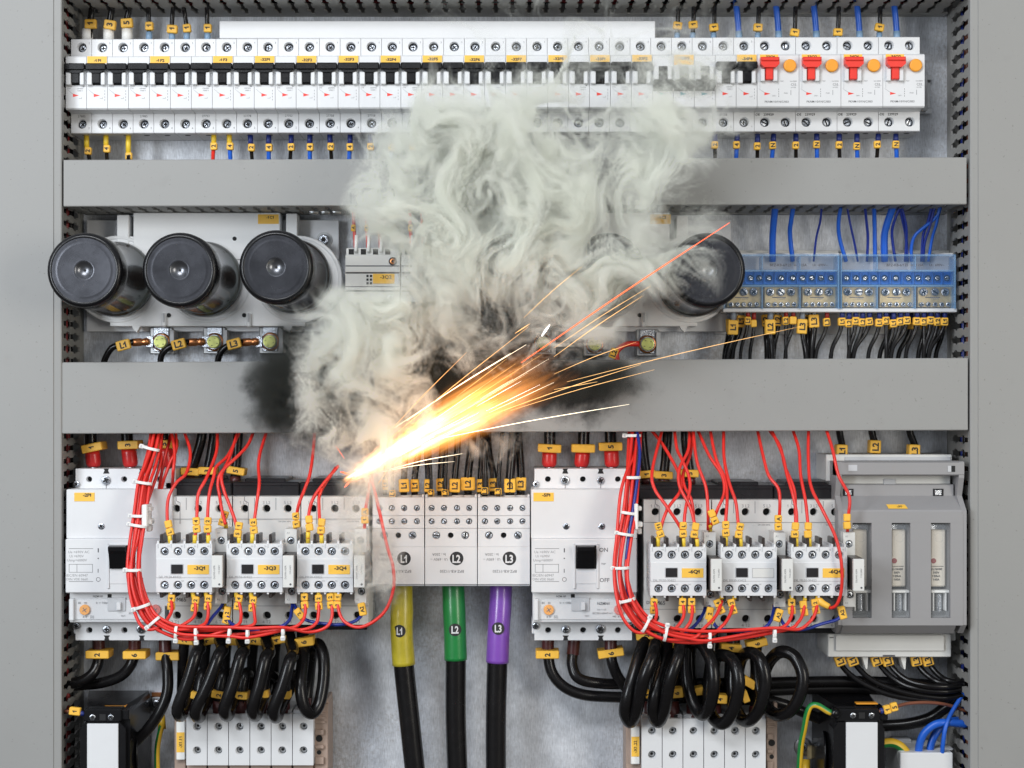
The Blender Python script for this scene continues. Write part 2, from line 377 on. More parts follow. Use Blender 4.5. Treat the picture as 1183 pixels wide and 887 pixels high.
    def build(s, name, parent=None, loc=(0, 0, 0)):
        """one mesh object; vertices are given in plate millimetres, LOC is the parent's origin in the same millimetres"""
        me = bpy.data.meshes.new(name)
        lx, ly, lz = loc
        me.from_pydata([((x - lx) / 1000, -(z - lz) / 1000, (y - ly) / 1000) for x, y, z in s.v], [], s.f)
        for q in s.mats: me.materials.append(M[q])
        me.polygons.foreach_set('material_index', s.m); me.polygons.foreach_set('use_smooth', s.sm)
        me.update()
        o = bpy.data.objects.new(name, me); C.objects.link(o)
        if parent: o.parent = parent
        return o

def smooth_path(pts, sub):
    p = [Vector(q) for q in pts]
    if len(p) < 3 and sub: return [p[0].lerp(p[-1], i / sub) for i in range(sub + 1)]
    p = [p[0] * 2 - p[1]] + p + [p[-1] * 2 - p[-2]]; out = []
    for i in range(1, len(p) - 2):
        a, b_, c, d = p[i - 1:i + 3]
        for k in range(sub):
            t_ = k / sub
            out.append(0.5 * ((2 * b_) + (c - a) * t_ + (2 * a - 5 * b_ + 4 * c - d) * t_ ** 2 + (3 * b_ - a - 3 * c + d) * t_ ** 3))
    out.append(p[-2]); return out

class Thing:
    """an Empty at the thing's base (plate millimetres) that parents its parts"""
    def __init__(s, name, label, cat, loc, group=None, kind=None):
        s.loc = loc; s.o = bpy.data.objects.new(name, None); C.objects.link(s.o)
        s.o.empty_display_size = 0.01
        s.o.location = (loc[0] / 1000, -loc[2] / 1000, loc[1] / 1000)
        tag(s.o, label, cat, group, kind)
    def part(s, name, mb, parent=None, label=None):
        o = mb.build(name, parent or s.o, s.loc)
        if label: o['label'] = label
        return o
def tag(o, label, cat, group=None, kind=None):
    o['label'] = label
    if cat: o['category'] = cat
    if group: o['group'] = group
    if kind: o['kind'] = kind
    return o
def dup(th, dx, dy, label, swap=None):
    """copy of a thing with its parts and sub-parts, moved by dx, dy millimetres"""
    r_ = th.o.copy(); C.objects.link(r_); r_.location = (th.o.location.x + dx / 1000, th.o.location.y, th.o.location.z + dy / 1000); r_['label'] = label
    n_ = Thing.__new__(Thing); n_.o = r_; n_.loc = (th.loc[0] + dx, th.loc[1] + dy, th.loc[2])
    for ch in list(th.o.children):
        if swap and ch.name.split('.')[0] in swap: continue
        c = ch.copy(); C.objects.link(c); c.parent = r_
        for gch in ch.children:
            d = gch.copy(); C.objects.link(d); d.parent = c
    return n_

_scr = {}
def screw(th, x, y, z, r, parent=None, name='terminal_screw', m='chrome', slot='cross'):
    """a screw head seen from the front, turned a little at random; head mesh shared"""
    key = (round(r, 1), m, slot)
    if key not in _scr:
        q = MB(); q.lathe([(r, -1.6), (r, -.25), (r * .86, 0), (r * .5, .08)], 0, 0, m, 18)
        wd = r * .2
        if slot in ('cross', 'both'):
            q.box(-r * .62, r * .62, -wd, wd, -.6, .16, 'hole_black', 0); q.box(-wd, wd, -r * .62, r * .62, -.6, .18, 'hole_black', 0)
        if slot == 'line': q.box(-r * .9, r * .9, -wd, wd, -.6, .16, 'hole_black', 0)
        if slot == 'hex': q.lathe([(r * .5, -.6), (r * .5, .16)], 0, 0, 'hole_black', 6)
        _scr[key] = q
    o = None
    q = _scr[key]
    if isinstance(q, MB):
        o = q.build(name, parent or th.o); _scr[key] = o.data
    else:
        o = bpy.data.objects.new(name, q); C.objects.link(o); o.parent = parent or th.o
    o.location = ((x - th.loc[0]) / 1000, -(z - th.loc[2]) / 1000, (y - th.loc[1]) / 1000)
    o.rotation_euler = (random.uniform(-.14, .14), random.uniform(0, PI), random.uniform(-.14, .14))
    return o
# ================================================================ SETTING
q = MB(); q.box(-470, 470, -420, 430, -3, 0, 'galvanised', 0)
tag(q.build('back_panel'), 'galvanised steel mounting plate behind all the switchgear', 'mounting plate', kind='structure')

def duct(label, u0, v0l, v0r, u1, v1l, v1r, vertical, pitch, h, sides, ztop=80, slope_lid=True):
    """slotted wiring duct: lid (a sheet with turned edges) and comb walls of separate fingers"""
    loc = (PX((u0 + u1) / 2, 80), PY((v0l + v1l) / 2, 80), 0)
    th = Thing('wiring_duct', label, 'wiring duct', loc)
    x0, x1 = PX(u0, 80), PX(u1, 80)
    a0, a1, c0, c1 = PY(v1l, 80), PY(v0l, 80), PY(v1r, 80), PY(v0r, 80)
    q = MB()
    # lid with a rounded lip
    pr = [(0, 74), (0, 79.2), (0.8, 80), (1, 80)]
    if not vertical:
        vs = [(x0, a0, 74), (x0, a0, 79.3), (x0, a0 + .7, 80), (x0, a1 - .7, 80), (x0, a1, 79.3), (x0, a1, 74),
              (x1, c0, 74), (x1, c0, 79.3), (x1, c0 + .7, 80), (x1, c1 - .7, 80), (x1, c1, 79.3), (x1, c1, 74)]
        fs = [(i, i + 1, i + 7, i + 6) for i in range(5)] + [(0, 1, 2, 3, 4, 5), (6, 7, 8, 9, 10, 11)]
        q.add(vs, fs, 'duct_lid')
    else:
        y0, y1 = -440, 450
        e_ = 6.2; xs = [x0, x0, x0 + .8, x0 + e_, x0 + e_ + .6, x1 - e_ - .6, x1 - e_, x1 - .8, x1, x1]; zs = [74, 80.8, 81.4, 81.7, 82.6, 82.6, 81.7, 81.4, 80.8, 74]
        # a shallow pressed fold runs along the inner edge of the lid
        q.add([(x, y0, z) for x, z in zip(xs, zs)] + [(x, y1, z) for x, z in zip(xs, zs)],
              [(i, i + 1, i + 11, i + 10) for i in range(9)], 'duct_lid')
    th.part('lid', q)
    q = MB()
    if vertical: q.box(x0 + 2, x1 - 2, -440, 450, 0.6, 2.2, 'slot_grey', 0)
    else: q.box(x0 + 1, x1 - 1, min(a0, c0) + 2, max(a1, c1) - 2, 0.6, 2.2, 'slot_grey', 0)
    th.part('base', q)
    # walls
    o_ = .85 if vertical else .35
    g = [(14.1, 1.3), (20, 1.3), (24, 1.5), (27, 3.1), (34, 3.1), (37, 1.4), (48, 1.3), (51, 3.1), (58, 3.1), (61, 1.3), (76, 1.3)]
    g = [(z, w_ + o_) for z, w_ in g]
    for sd in sides:
        q = MB()
        if vertical:
            X = sd
            n = int(890 / pitch)
            for i in range(n):
                yc = -440 + (i + .5) * pitch
                pts = [(yc + pitch / 2 - w_, z + h) for z, w_ in g] + [(yc - pitch / 2 + w_, z + h) for z, w_ in reversed(g)]
                pts = [(y, min(z, 77)) for y, z in pts]
                q.prism(pts, X - .8, X + .8, 'slot_grey', 'YZ')
            q.box(X - .9, X + .9, -440, 450, 0.5, 14.3, 'slot_grey', 0)
        else:
            n = int((x1 - x0) / pitch)
            for i in range(n):
                xc = x0 + (i + .5) * pitch; f = i / n; Yb = sd[0] + (sd[1] - sd[0]) * f
                pts = [(xc + pitch / 2 - w_, z + h) for z, w_ in g] + [(xc - pitch / 2 + w_, z + h) for z, w_ in reversed(g)]
                pts = [(x, min(z, 77)) for x, z in pts]
                q.prism(pts, Yb - .8, Yb + .8, 'slot_grey', 'XZ')
            q.box(x0, x1, (sd[0] + sd[1]) / 2 - .9, (sd[0] + sd[1]) / 2 + .9, 0.5, 14.3, 'slot_grey', 0)
        th.part('slotted_wall', q)
    return th
xl = PX(72, 80); xr = PX(1119, 80)
duct('tall grey wiring duct lid along the left edge, running top to bottom', -70, 0, 0, 71.5, 887, 887, True, 10.9, 0, [xl - 2.5])
duct('tall warm grey wiring duct lid along the right edge, running top to bottom', 1120.5, 0, 0, 1290, 887, 887, True, 12.5, 0, [xr + 2.5])
duct('topmost horizontal wiring duct whose slotted underside shows above the breakers', 72, -130, -130, 1117, -3.5, -4.5, False, 14.9, 0, [(PY(-5, 80), PY(-6, 80)), (PY(-128, 80), PY(-128, 80))])
duct('horizontal grey wiring duct below the long row of breakers', 73.5, 184.5, 181.5, 1116.5, 238.5, 236, False, 12.5, 0, [(PY(237.2, 80), PY(234.7, 80)), (PY(186, 80), PY(183, 80))])
duct('horizontal soot stained grey wiring duct across the middle', 71.5, 418.5, 413.5, 1118, 501, 497, False, 12.5, 0, [(PY(499.5, 80), PY(495.5, 80)), (PY(420, 80), PY(415, 80))])

# wires lying inside the ducts, seen through the slots
def inner(name, label, pts, r, m, group):
    q = MB(); q.tube(pts, r, m, 6, 4); tag(q.build(name), label, 'wire', group)
def wob(n, f): return [f(i / (n - 1), random.uniform(-1, 1), random.uniform(-1, 1)) for i in range(n)]
G = 'wires lying inside the ducts'; DN = ('first', 'second', 'third', 'fourth', 'fifth', 'sixth', 'seventh', 'eighth')
for k in range(7):
    z = 20 + k * 7.5
    inner('wire', DN[k] + ' red wire inside the left duct, counted outward from the plate' if k % 3 else '', wob(14, lambda f, a, b_: (xl - 9 - 3 * abs(a), -430 + 870 * f, z + 4 * b_)), 2.2, 'ferrule_red' if k % 3 else 'cable_black', G) if k % 3 else \
    inner('wire', DN[k] + ' wire from the plate inside the left duct, a black one', wob(14, lambda f, a, b_: (xl - 8 - 3 * abs(a), -430 + 870 * f, z + 4 * b_)), 3.0, 'cable_black', G)
for k in range(8):
    z = 16 + k * 7.5; mm, cn = [('cable_black', 'black'), ('navy_wire', 'blue'), ('cable_black', 'black'), ('brown_wire', 'brown')][k % 4]
    inner('wire', DN[k] + ' wire from the plate inside the right duct, a %s one' % cn, wob(14, lambda f, a, b_: (xr + 9 + 3 * abs(a), -430 + 870 * f, z + 4 * b_)), 2.6, mm, G)
for k in range(8):
    z = 16 + k * 7.5; mm, cn = [('ferrule_red', 'red'), ('cable_black', 'black'), ('ferrule_red', 'red'), ('maroon', 'dark red')][k % 4]
    inner('wire', DN[k] + ' wire from the plate inside the topmost duct, a %s one' % cn, wob(18, lambda f, a, b_: (-385 + 770 * f, PY(-5, 80) + 8 + 3 * abs(a), z + 4 * b_)), 2.4, mm, G)

# ================================================================ helpers for markers, ferrules, wires
def marker(mb, u, v, z, w_, h, ang, txt=None, trot=0.0, thick=5.0, th_=None, m='marker', bold=0.035):
    """yellow wire-marking sleeve: a small rounded box seen from the front; w_, h in photo pixels, ang in degrees"""
    k = kk(z); cx, cy = PX(u, z), PY(v, z); a = math.radians(ang); W, H = w_ * k, h * k
    mb.box(cx - W / 2, cx + W / 2, cy - H / 2, cy + H / 2, z - thick, z, m, min(.7, W * .2, H * .2), (a, cx, cy))
    if txt:
        hh = th_ if th_ else min(h, w_) * .62
        mb.text(txt, cx, cy, z + .12, hh * k, 'ink', a + math.radians(trot), bold)

def wire(label, pts, r, m, group=None, marks=(), fer=(), cat='wire', name='wire', n=8, sub=5, rs=None):
    """a wire with its marking sleeves and end ferrules as parts; pts (u, v, z), r in mm"""
    pp = [P(*p) for p in pts]
    th = Thing(name, label, cat, pp[-1], group)
    q = MB(); q.tube(pp, r, m, n, sub, rs=rs); th.part('insulation', q)
    for mk in marks:
        q = MB(); marker(q, *mk[0], **(mk[1] if len(mk) > 1 else {})); th.part('marker_sleeve', q)
    for f in fer:      # (p0, p1, r, material)
        q = MB(); q.tube([P(*f[0]), P(*f[1])], f[2], f[3], 10, 1, rs=[1, .96, .8] if False else None); th.part('ferrule', q)
    return th

# ================================================================ MINIATURE CIRCUIT BREAKERS
PITCH = 18.22; MX0 = PX(82, 47); MY0 = 229.3
def mslope(i): return 2.0 * i / 41
def pole_body(q, ox, oy, down=False, wide=1):
    W = PITCH * wide
    # lower terminal block, front block, upper terminal block as one stepped housing per pole
    g = 0.18
    x0, x1 = ox + g, ox + W - g
    prof = [(0, 6), (2.2, 2), (80, 2), (83, 5), (83, 46.4), (82.4, 47), (64.6, 47), (64.6, 63.6), (63.4, 65), (19.2, 65), (18.0, 63.8), (18.0, 52), (17, 47), (0.6, 47), (0, 46.4)]
    # faces: side walls and the strips that are not holed
    n = len(prof); vs = [(x0, oy + y, z) for y, z in prof] + [(x1, oy + y, z) for y, z in prof]
    fs = [tuple(range(n)), tuple(range(n, 2 * n))[::-1]]
    for i in range(n):
        j = (i + 1) % n
        if (i, j) in ((5, 6), (12, 13)): continue      # the two terminal faces are holed
        fs.append((i, j, n + j, n + i))
    q.add(vs, fs, 'white_plastic')
    hs = [ox + PITCH * (k + .515) for k in range(wide)]
    q.holed(x0, x1, oy + 64.6, oy + 82.4, 47, [(h, oy + 75.6, 4.1, 7) for h in hs], 'white_plastic')
    q.holed(x0, x1, oy + 0.6, oy + 17, 47, [(h, oy + 8.3, 4.1, 7) for h in hs], 'white_plastic')
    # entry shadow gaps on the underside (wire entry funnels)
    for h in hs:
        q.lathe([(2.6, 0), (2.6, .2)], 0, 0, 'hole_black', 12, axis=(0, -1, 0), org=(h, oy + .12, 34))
    return x0, x1

def lever_parts(th, ox, oy, i, down, lm='black_plastic'):
    q = MB()
    if not down:
        q.box(ox + .35, ox + PITCH - .35, oy + 51.4, oy + 57.2, 64, 71.5, lm, .7)
        q.prism([(ox + 1.0, oy + 51.8), (ox + 5.6, oy + 49.0), (ox + 12.6, oy + 49.0), (ox + PITCH - 1.0, oy + 51.8)], 64, 70, lm)
        q.box(ox + 5.9, ox + 12.6, oy + 40.2, oy + 50.6, 62, 68.5, lm, .6)
    else:
        q.box(ox + .35, ox + PITCH - .35, oy + 34.0, oy + 41.2, 64, 74, lm, .9)
        q.box(ox + 5.9, ox + 12.6, oy + 41, oy + 53, 62, 68.5, lm, .6)
    th.part('toggle', q)

def face_print(q, ox, oy, tri='switch_red', first=True):
    z = 65.08
    # red contact flag, wiring diagram hairlines and small print
    q.add([(ox + 6.3, oy + 31.8, z), (ox + 6.3, oy + 28.8, z), (ox + 11.6, oy + 30.2, z)], [(0, 1, 2)], tri)
    q.add([(ox + 1.4, oy + 35.6, z), (ox + 1.4, oy + 35.4, z), (ox + 6.2, oy + 31.3, z), (ox + 6.3, oy + 31.6, z)], [(0, 1, 2, 3)], 'ink_pale')
    q.box(ox + 11.5, ox + 14.0, oy + 27.4, oy + 27.6, 65, z, 'ink_grey', 0); q.box(ox + 13.8, ox + 14.0, oy + 27.4, oy + 28.6, 65, z, 'ink_grey', 0)
    if first:
        for k, s_ in enumerate(['230/400V', '10000 3']): q.text(s_, ox + 12.6, oy + 36.2 - 1.9 * k, z, 1.05, 'ink_grey')
        q.text('C16', ox + 3.0, oy + 36.4, z, 1.15, 'ink_grey')
        q.add([(ox + 14.4, oy + 38.4, z), (ox + 16.6, oy + 38.4, z), (ox + 15.5, oy + 37.2, z)], [(0, 1, 2)], 'ink_grey')
    else:
        for k in range(4): q.box(ox + 15.7, ox + 16.0, oy + 25.6 + 2.6 * k, oy + 26.9 + 2.6 * k, 65, z, 'ink_grey', 0)

def breaker(i0, npole, txt, lab_pole, label, down=False):
    ox = MX0 + PITCH * i0; oy = MY0 + mslope(i0)
    th = Thing('circuit_breaker', label, 'circuit breaker', (ox, oy, 2), 'miniature circuit breakers on the upper rail')
    for p in range(npole):
        o = ox + PITCH * p; q = MB(); x0, x1 = pole_body(q, o, oy)
        # guides each side of the lever and the window between the lever and the face
        lo, hi = (38.9, 49.6) if not down else (42.2, 54)
        q.box(o + .9, o + 5.4, oy + lo, oy + hi, 64.5, 68.6, 'white_plastic', .5); q.box(o + 13.1, o + PITCH - 1.6, oy + lo, oy + hi, 64.5, 68.6, 'white_plastic', .5)
        q.box(o + 5.5, o + 13.0, oy + lo, oy + hi + .4, 64.6, 65.15, 'hole_black' if not down else 'dark_grey', 0)
        if down: q.box(o + .6, o + PITCH - .6, oy + 32.6, oy + 41.5, 64.6, 65.1, 'dark_grey', 0)
        q.box(o + .5, o + PITCH - .5, oy + 38.0, oy + 38.5, 64.9, 65.25, 'pale_grey', .1)
        face_print(q, o, oy, 'teal' if down else 'switch_red', p == 0)
        q.text(str(2 * p + 1), o + 15.9, oy + 79.3, 47.06, 1.7, 'ink_grey'); q.text(str(2 * p + 2), o + 15.9, oy + 4.6, 47.06, 1.7, 'ink_grey')
        if p == 0:
            q.text('27885' if npole == 3 else random.choice(['27754', '27758', '27752', '27778']), o + 9.4, oy + 15.0, 47.06, 1.9, 'ink_grey'); q.text('SN6', o + 9.4, oy + 66.5, 47.06, 1.6, 'ink_grey')
        th.part('housing', q)
        lever_parts(th, o, oy, p, down)
        if p < npole - 1 or npole == 1 or True:
            c = MB(); c.box(o + PITCH - 1.5, o + PITCH + .9, oy + 39.0, oy + 52.0, 65, 70.0, 'clear_cover', .4); th.part('clip', c)
        screw(th, o + PITCH * .515, oy + 75.6, 42.4, 2.9); screw(th, o + PITCH * .515, oy + 8.3, 42.4, 2.9)
    o = ox + PITCH * lab_pole; q = MB(); dy = random.uniform(-.5, .3)
    if lab_pole == 1 and npole == 3 and not down: pass
    yb = 58.3 if not down else 55.5
    q.box(o + .7, o + PITCH - .6, oy + yb, oy + 64.2, 64.8, 65.3, 'label_yellow', 0); q.text(txt, o + 9.6, oy + 61.0 + dy, 65.34, 2.3, 'ink', 0, .045, 1.2)
    th.part('label', q)

MCBS = [(0, 3, '-1F1'), (3, 3, '-1F2'), (6, 2, '-1F3'), (8, 2, '-32F1'), (10, 2, '-32F2'), (12, 2, '-32F3'), (14, 2, '-32F4'), (16, 2, '-32F5'),
        (18, 2, '-32F6'), (20, 2, '-32F7'), (22, 2, '-32F8'), (24, 2, '-33F1'), (26, 2, '-33F2'), (28, 3, '-33F3'), (31, 2, '-34F4')]
for i0, n_, tx in MCBS:
    if tx == '-33F3': lb = 'white three pole circuit breaker with its toggles down, yellow label -33F3'
    else: lb = 'white %s pole circuit breaker with black toggles up, yellow label %s' % ('three' if n_ == 3 else 'two', tx)
    breaker(i0, n_, tx, 1, lb, tx == '-33F3')

def rcbo(i0, txt, tint):
    ox = MX0 + PITCH * i0; oy = MY0 + mslope(i0)
    th = Thing('residual_current_breaker', 'white breaker with red toggle and orange test button, yellow label ' + txt, 'circuit breaker', (ox, oy, 2), 'residual current breakers with red toggles')
    q = MB(); pole_body(q, ox, oy, wide=2); z = 65.08
    q.box(ox + 2.6, ox + 6.3, oy + 40.4, oy + 51, 64.5, 68.6, 'white_plastic', .5); q.box(ox + 13.3, ox + 17.4, oy + 40.4, oy + 51, 64.5, 68.6, 'white_plastic', .5)
    q.box(ox + 2.3, ox + 2.6, oy + 34.5, oy + 64, 65, 65.2, 'pale_grey', 0); q.box(ox + 18.0, ox + 18.3, oy + 38, oy + 64, 65, 65.2, 'pale_grey', 0)
    q.add([(ox + 6.3, oy + 31.4, z), (ox + 6.3, oy + 28.8, z), (ox + 11.6, oy + 30.1, z)], [(0, 1, 2)], 'switch_red')
    q.add([(ox + 1.4, oy + 34.6, z), (ox + 1.4, oy + 34.4, z), (ox + 6.2, oy + 31.0, z), (ox + 6.3, oy + 31.3, z)], [(0, 1, 2, 3)], 'ink_pale')
    for k in range(4): q.box(ox + 18.6, ox + 18.95, oy + 27.4 + 2.0 * k, oy + 28.5 + 2.0 * k, 65, z, 'ink', 0)
    q.text('230V~', ox + 15, oy + 28.3, z, .95, 'ink_grey'); q.text('PUSH', ox + 25, oy + 30.6, z, 1.0, 'ink_grey')
    q.box(ox + 29.2, ox + 29.5, oy + 29, oy + 33.3, 65, z, 'ink_grey', 0); q.text('Un=230V', ox + 31.6, oy + 41, z, 1.1, 'ink_grey'); q.text('C10', ox + 31.6, oy + 38.2, z, 1.9, 'ink_grey'); q.text('In=10A', ox + 31.6, oy + 35.6, z, 1.0, 'ink_grey')
    q.box(ox + 29.8, ox + 35.2, oy + 36.9, oy + 37.0, 65, z, 'ink_grey', 0); q.text('TEST', ox + 21.6, oy + 41, z, 1.0, 'ink_grey'); q.text('PKNM-10/1N/C/003', ox + 17, oy + 23.2, z, 1.75, 'ink_grey', 0, .01)
    q.text('-DE', ox + 2.6, oy + 15.0, 47.06, 2.1, 'ink', 0, .02); q.text('239929', ox + 12.6, oy + 15.0, 47.06, 2.1, 'ink', 0, .02)
    th.part('housing', q)
    q = MB()
    q.prism([(ox + 2.2, oy + 60.6), (ox + 2.2, oy + 54.6), (ox + 5, oy + 51.8), (ox + 15.2, oy + 51.8), (ox + 18.2, oy + 54.6), (ox + 18.2, oy + 60.6)], 64, 73, 'switch_red')
    q.box(ox + 2.4, ox + 18.0, oy + 57.0, oy + 60.4, 72.6, 74.4, 'switch_red', .7)
    q.box(ox + 6.9, ox + 13.3, oy + 41.6, oy + 52.2, 62, 70, 'switch_red', .6); th.part('toggle', q)
    q = MB(); q.lathe([(5.6, 65), (5.6, 67.4), (5.0, 68.0), (4.2, 68.1)], ox + 28.2, oy + 54.2, 'orange', 24); th.part('test_button', q)
    q = MB(); q.box(ox + 2.4, ox + 18.4, oy + 59.5, oy + 64.2, 64.8, 65.25, 'label_yellow', 0); q.text(txt, ox + 10.8, oy + 62.2, 65.3, 2.3, 'ink', 0, .045, 1.1); th.part('label', q)
    for k in range(2):
        screw(th, ox + PITCH * (k + .515), oy + 75.6, 42.4, 2.9, slot='line'); screw(th, ox + PITCH * (k + .515), oy + 8.3, 42.4, 2.9, slot='line')
for i0, tx in ((33, '-33Q1'), (35, '-33Q2'), (37, '-34Q1'), (39, '-34Q2')): rcbo(i0, tx, 0)

# blank white marking strip above the breakers
q = MB(); q.pbox(253.5, 24, 757, 44.3, 20, 46, 'white_plastic', .5)
tag(q.build('marking_strip'), 'long blank white marking strip above the middle breakers', 'marking strip')
# the rail the breakers snap onto, seen at its right end
th = Thing('mounting_rail', 'zinc plated mounting rail, its end showing right of the breakers', 'rail', (0, PY(100, 3), 0))
q = MB(); yc = MY0 + 41.5
q.prism([(yc - 17.5, 7.5), (yc - 17.5, 6.5), (yc - 14, 6.5), (yc - 12.5, 1), (yc + 12.5, 1), (yc + 14, 6.5), (yc + 17.5, 6.5), (yc + 17.5, 7.5), (yc + 13, 7.5), (yc + 11.5, 2.2), (yc - 11.5, 2.2), (yc - 13, 7.5)], -385, PX(1076, 7), 'steel', 'YZ')
th.part('rail_profile', q)
q = MB(); q.box(PX(1066, 12), PX(1071, 12), yc - 16, yc + 16, 2.5, 14, 'pale_grey', .5); th.part('end_stop', q)

# ---------------------------------------------------------------- wires above the breakers
ABOVE = 'wires entering the breakers from above'
names = ['first', 'second', 'third']
for k, (u, v, t_, a) in enumerate([(104, 27, '1', 0), (126.5, 28, '3', -8), (146, 26, '5', 4)]):
    wire('black cable with yellow marker %s and white boot, above %s pole of breaker -1F1' % (t_, ('left', 'middle', 'right')[k]), [(u + 6 * (1 - k), -14, 60), (u + 3, 6, 38), (u + .5, 25, 34), (u - 1 + k * .8, 44, 34)], 2.9, 'cable_black', ABOVE,
         [((u, v, 40, 13.5, 10.5, a, t_, 90), {})], [((u - 3 + k * 2, 33.5, 33), (u - 3 + k * 2, 47, 33), 4.9, 'tie_white')])
for u, v, m_, t_, lb in [(172, 29.5, 'ferrule_blue', '1', 'left of breaker -1F2'), (198.5, 33, 'ferrule_blue', '1', 'over the middle of breaker -1F2'), (215.5, 32, 'ferrule_blue', '1', 'over the right pole of breaker -1F2'), (239.5, 32, 'ferrule_blue', '1', 'over breaker -1F3')]:
    a = {198.5: -4, 215.5: 6}.get(u, 0)
    wire('black wire with yellow marker and blue ferrule ' + lb, [(u - 1 - a, -14, 62), (u - .5 - a * .5, 8, 38), (u, 30, 34), (u + .5, 44, 34)], 2.0, 'cable_black', ABOVE,
         [((u, v, 39, 9 if u != 198.5 else 12, 9.5, a, t_, 90), {})], [((u + .2, 37, 34), (u + .4, 48, 34), 2.9, m_)])
for u, v, kind, lb in [(783, 29, 'm', 'over the left pole of breaker -33F3'), (801, 28, 'm', 'over the middle of breaker -33F3'), (825, 31, 'm', 'over the right pole of breaker -33F3'), (853.5, 0, 'b', 'over breaker -34F4'), (876, 31, 'm', 'over the left pole of breaker -33Q1'), (899.5, 0, 'b', 'over the right pole of breaker -33Q1'),
                       (918.5, 37, 'm', 'over the left pole of breaker -33Q2'), (943, 0, 'b', 'over the right pole of breaker -33Q2'), (968.5, 36.5, 'm', 'over the left pole of breaker -34Q1'), (993, 0, 'b', 'over the right pole of breaker -34Q1'), (1016.5, 31, 'm', 'over the left pole of breaker -34Q2'), (1036, 0, 'b', 'over the right pole of breaker -34Q2')]:
    if kind == 'm':
        wire('black wire with yellow marker ' + lb, [(u + 1, -14, 62), (u + .5, 8, 38), (u, 30, 33), (u - 1, 45, 33)], 2.0, 'cable_black', ABOVE, [((u, v, 38, 10.5, 8.5, random.uniform(-14, 10), '1', 90), {})], [((u - .5, 38, 33), (u - 1, 47, 33), 2.6, 'ferrule_blue')])
    else:
        wire('blue wire with pale ferrule ' + lb, [(u - 5, -14, 60), (u - 3, 6, 40), (u - 1, 25, 35), (u + .5, 46, 34)], 2.7, 'blue_wire', ABOVE, [], [((u, 36, 34), (u + .4, 48, 34), 3.1, 'ferrule_blue')])

# ---------------------------------------------------------------- wires below the breakers
BELOW = 'wires leaving the breakers below'
def below(u, col, t_, v, lb, fer, mv=True, lean=0, fc='ferrule_yellow'):
    m_ = {'black': 'cable_black', 'blue': 'blue_wire', 'red': 'red_wire'}[col]
    wire('%s wire with yellow marker %s under %s' % (col, t_, lb), [(u, 155, 34), (u + lean * .2, 166, 34), (u + lean * .8, 178, 36), (u + lean * 1.6, 194, 50)], 1.75 if col != 'blue' else 2.0, m_, BELOW,
         [((u + lean * .4, v, 39, 7.6, 8.6, -lean * 2, t_, 90), {})], [((u - lean * .1, 155, 34), (u + lean * .1, v - 3, 35), 2.4, fc)])
for u, c_, t_, v, lb, ln, fc in [(100, 'black', '2', 174, 'the left pole of breaker -1F1', 3, 'ferrule_yellow'), (122.5, 'black', '4', 171.5, 'the middle pole of breaker -1F1', 1, 'ferrule_yellow'), (148.3, 'black', '6', 180, 'the right pole of breaker -1F1', 0, 'ferrule_yellow'),
    (247, 'red', '2', 168.5, 'the left pole of breaker -1F3', -1, 'ferrule_yellow'), (265, 'blue', '4', 168.5, 'the right pole of breaker -1F3', 1, 'ferrule_yellow'), (289.5, 'black', '2', 170, 'breaker -32F1', 1.5, 'ferrule_navy'), (310.5, 'blue', '4', 170, 'breaker -32F1', 0, 'ferrule_navy'),
    (336.4, 'black', '2', 169.5, 'breaker -32F2', -1, 'ferrule_navy'), (358, 'blue', '4', 169.5, 'breaker -32F2', 0, 'ferrule_navy'), (381.3, 'black', '2', 169, 'breaker -32F3', 1.5, 'ferrule_navy'), (404.5, 'blue', '4', 169.5, 'breaker -32F3', -1, 'ferrule_navy'),
    (428, 'black', '2', 169, 'breaker -32F4', 0, 'ferrule_navy'), (452, 'blue', '4', 170, 'breaker -32F4', 0, 'ferrule_navy'), (476, 'black', '2', 169, 'breaker -32F5', 1, 'ferrule_navy'), (500, 'blue', '4', 169, 'breaker -32F5', -1, 'ferrule_navy'), (524, 'black', '2', 169, 'breaker -32F6', 0, 'ferrule_navy'), (548, 'blue', '4', 169, 'breaker -32F6', 0, 'ferrule_navy'),
    (826, 'black', '2', 167, 'breaker -34F4', 0, 'ferrule_navy'), (851.5, 'blue', '4', 167, 'breaker -34F4', -1, 'ferrule_navy'), (875, 'black', '2', 168.5, 'breaker -33Q1', 0, 'ferrule_navy'), (893.5, 'blue', 'N', 167.5, 'breaker -33Q1', -1.5, 'ferrule_navy'),
    (919.5, 'black', '2', 167.5, 'breaker -33Q2', 0, 'ferrule_navy'), (943.5, 'blue', 'N', 166.5, 'breaker -33Q2', .5, 'ferrule_navy'), (969.5, 'black', '2', 167, 'breaker -34Q1', .5, 'ferrule_navy'), (990, 'blue', 'N', 168.5, 'breaker -34Q1', .5, 'ferrule_navy'), (1014.5, 'black', '2', 166.5, 'breaker -34Q2', -1.5, 'ferrule_navy'), (1035, 'blue', 'N', 166.5, 'breaker -34Q2', 1, 'ferrule_navy')]:
    below(u, c_, t_, v, lb, None, lean=ln, fc=fc)

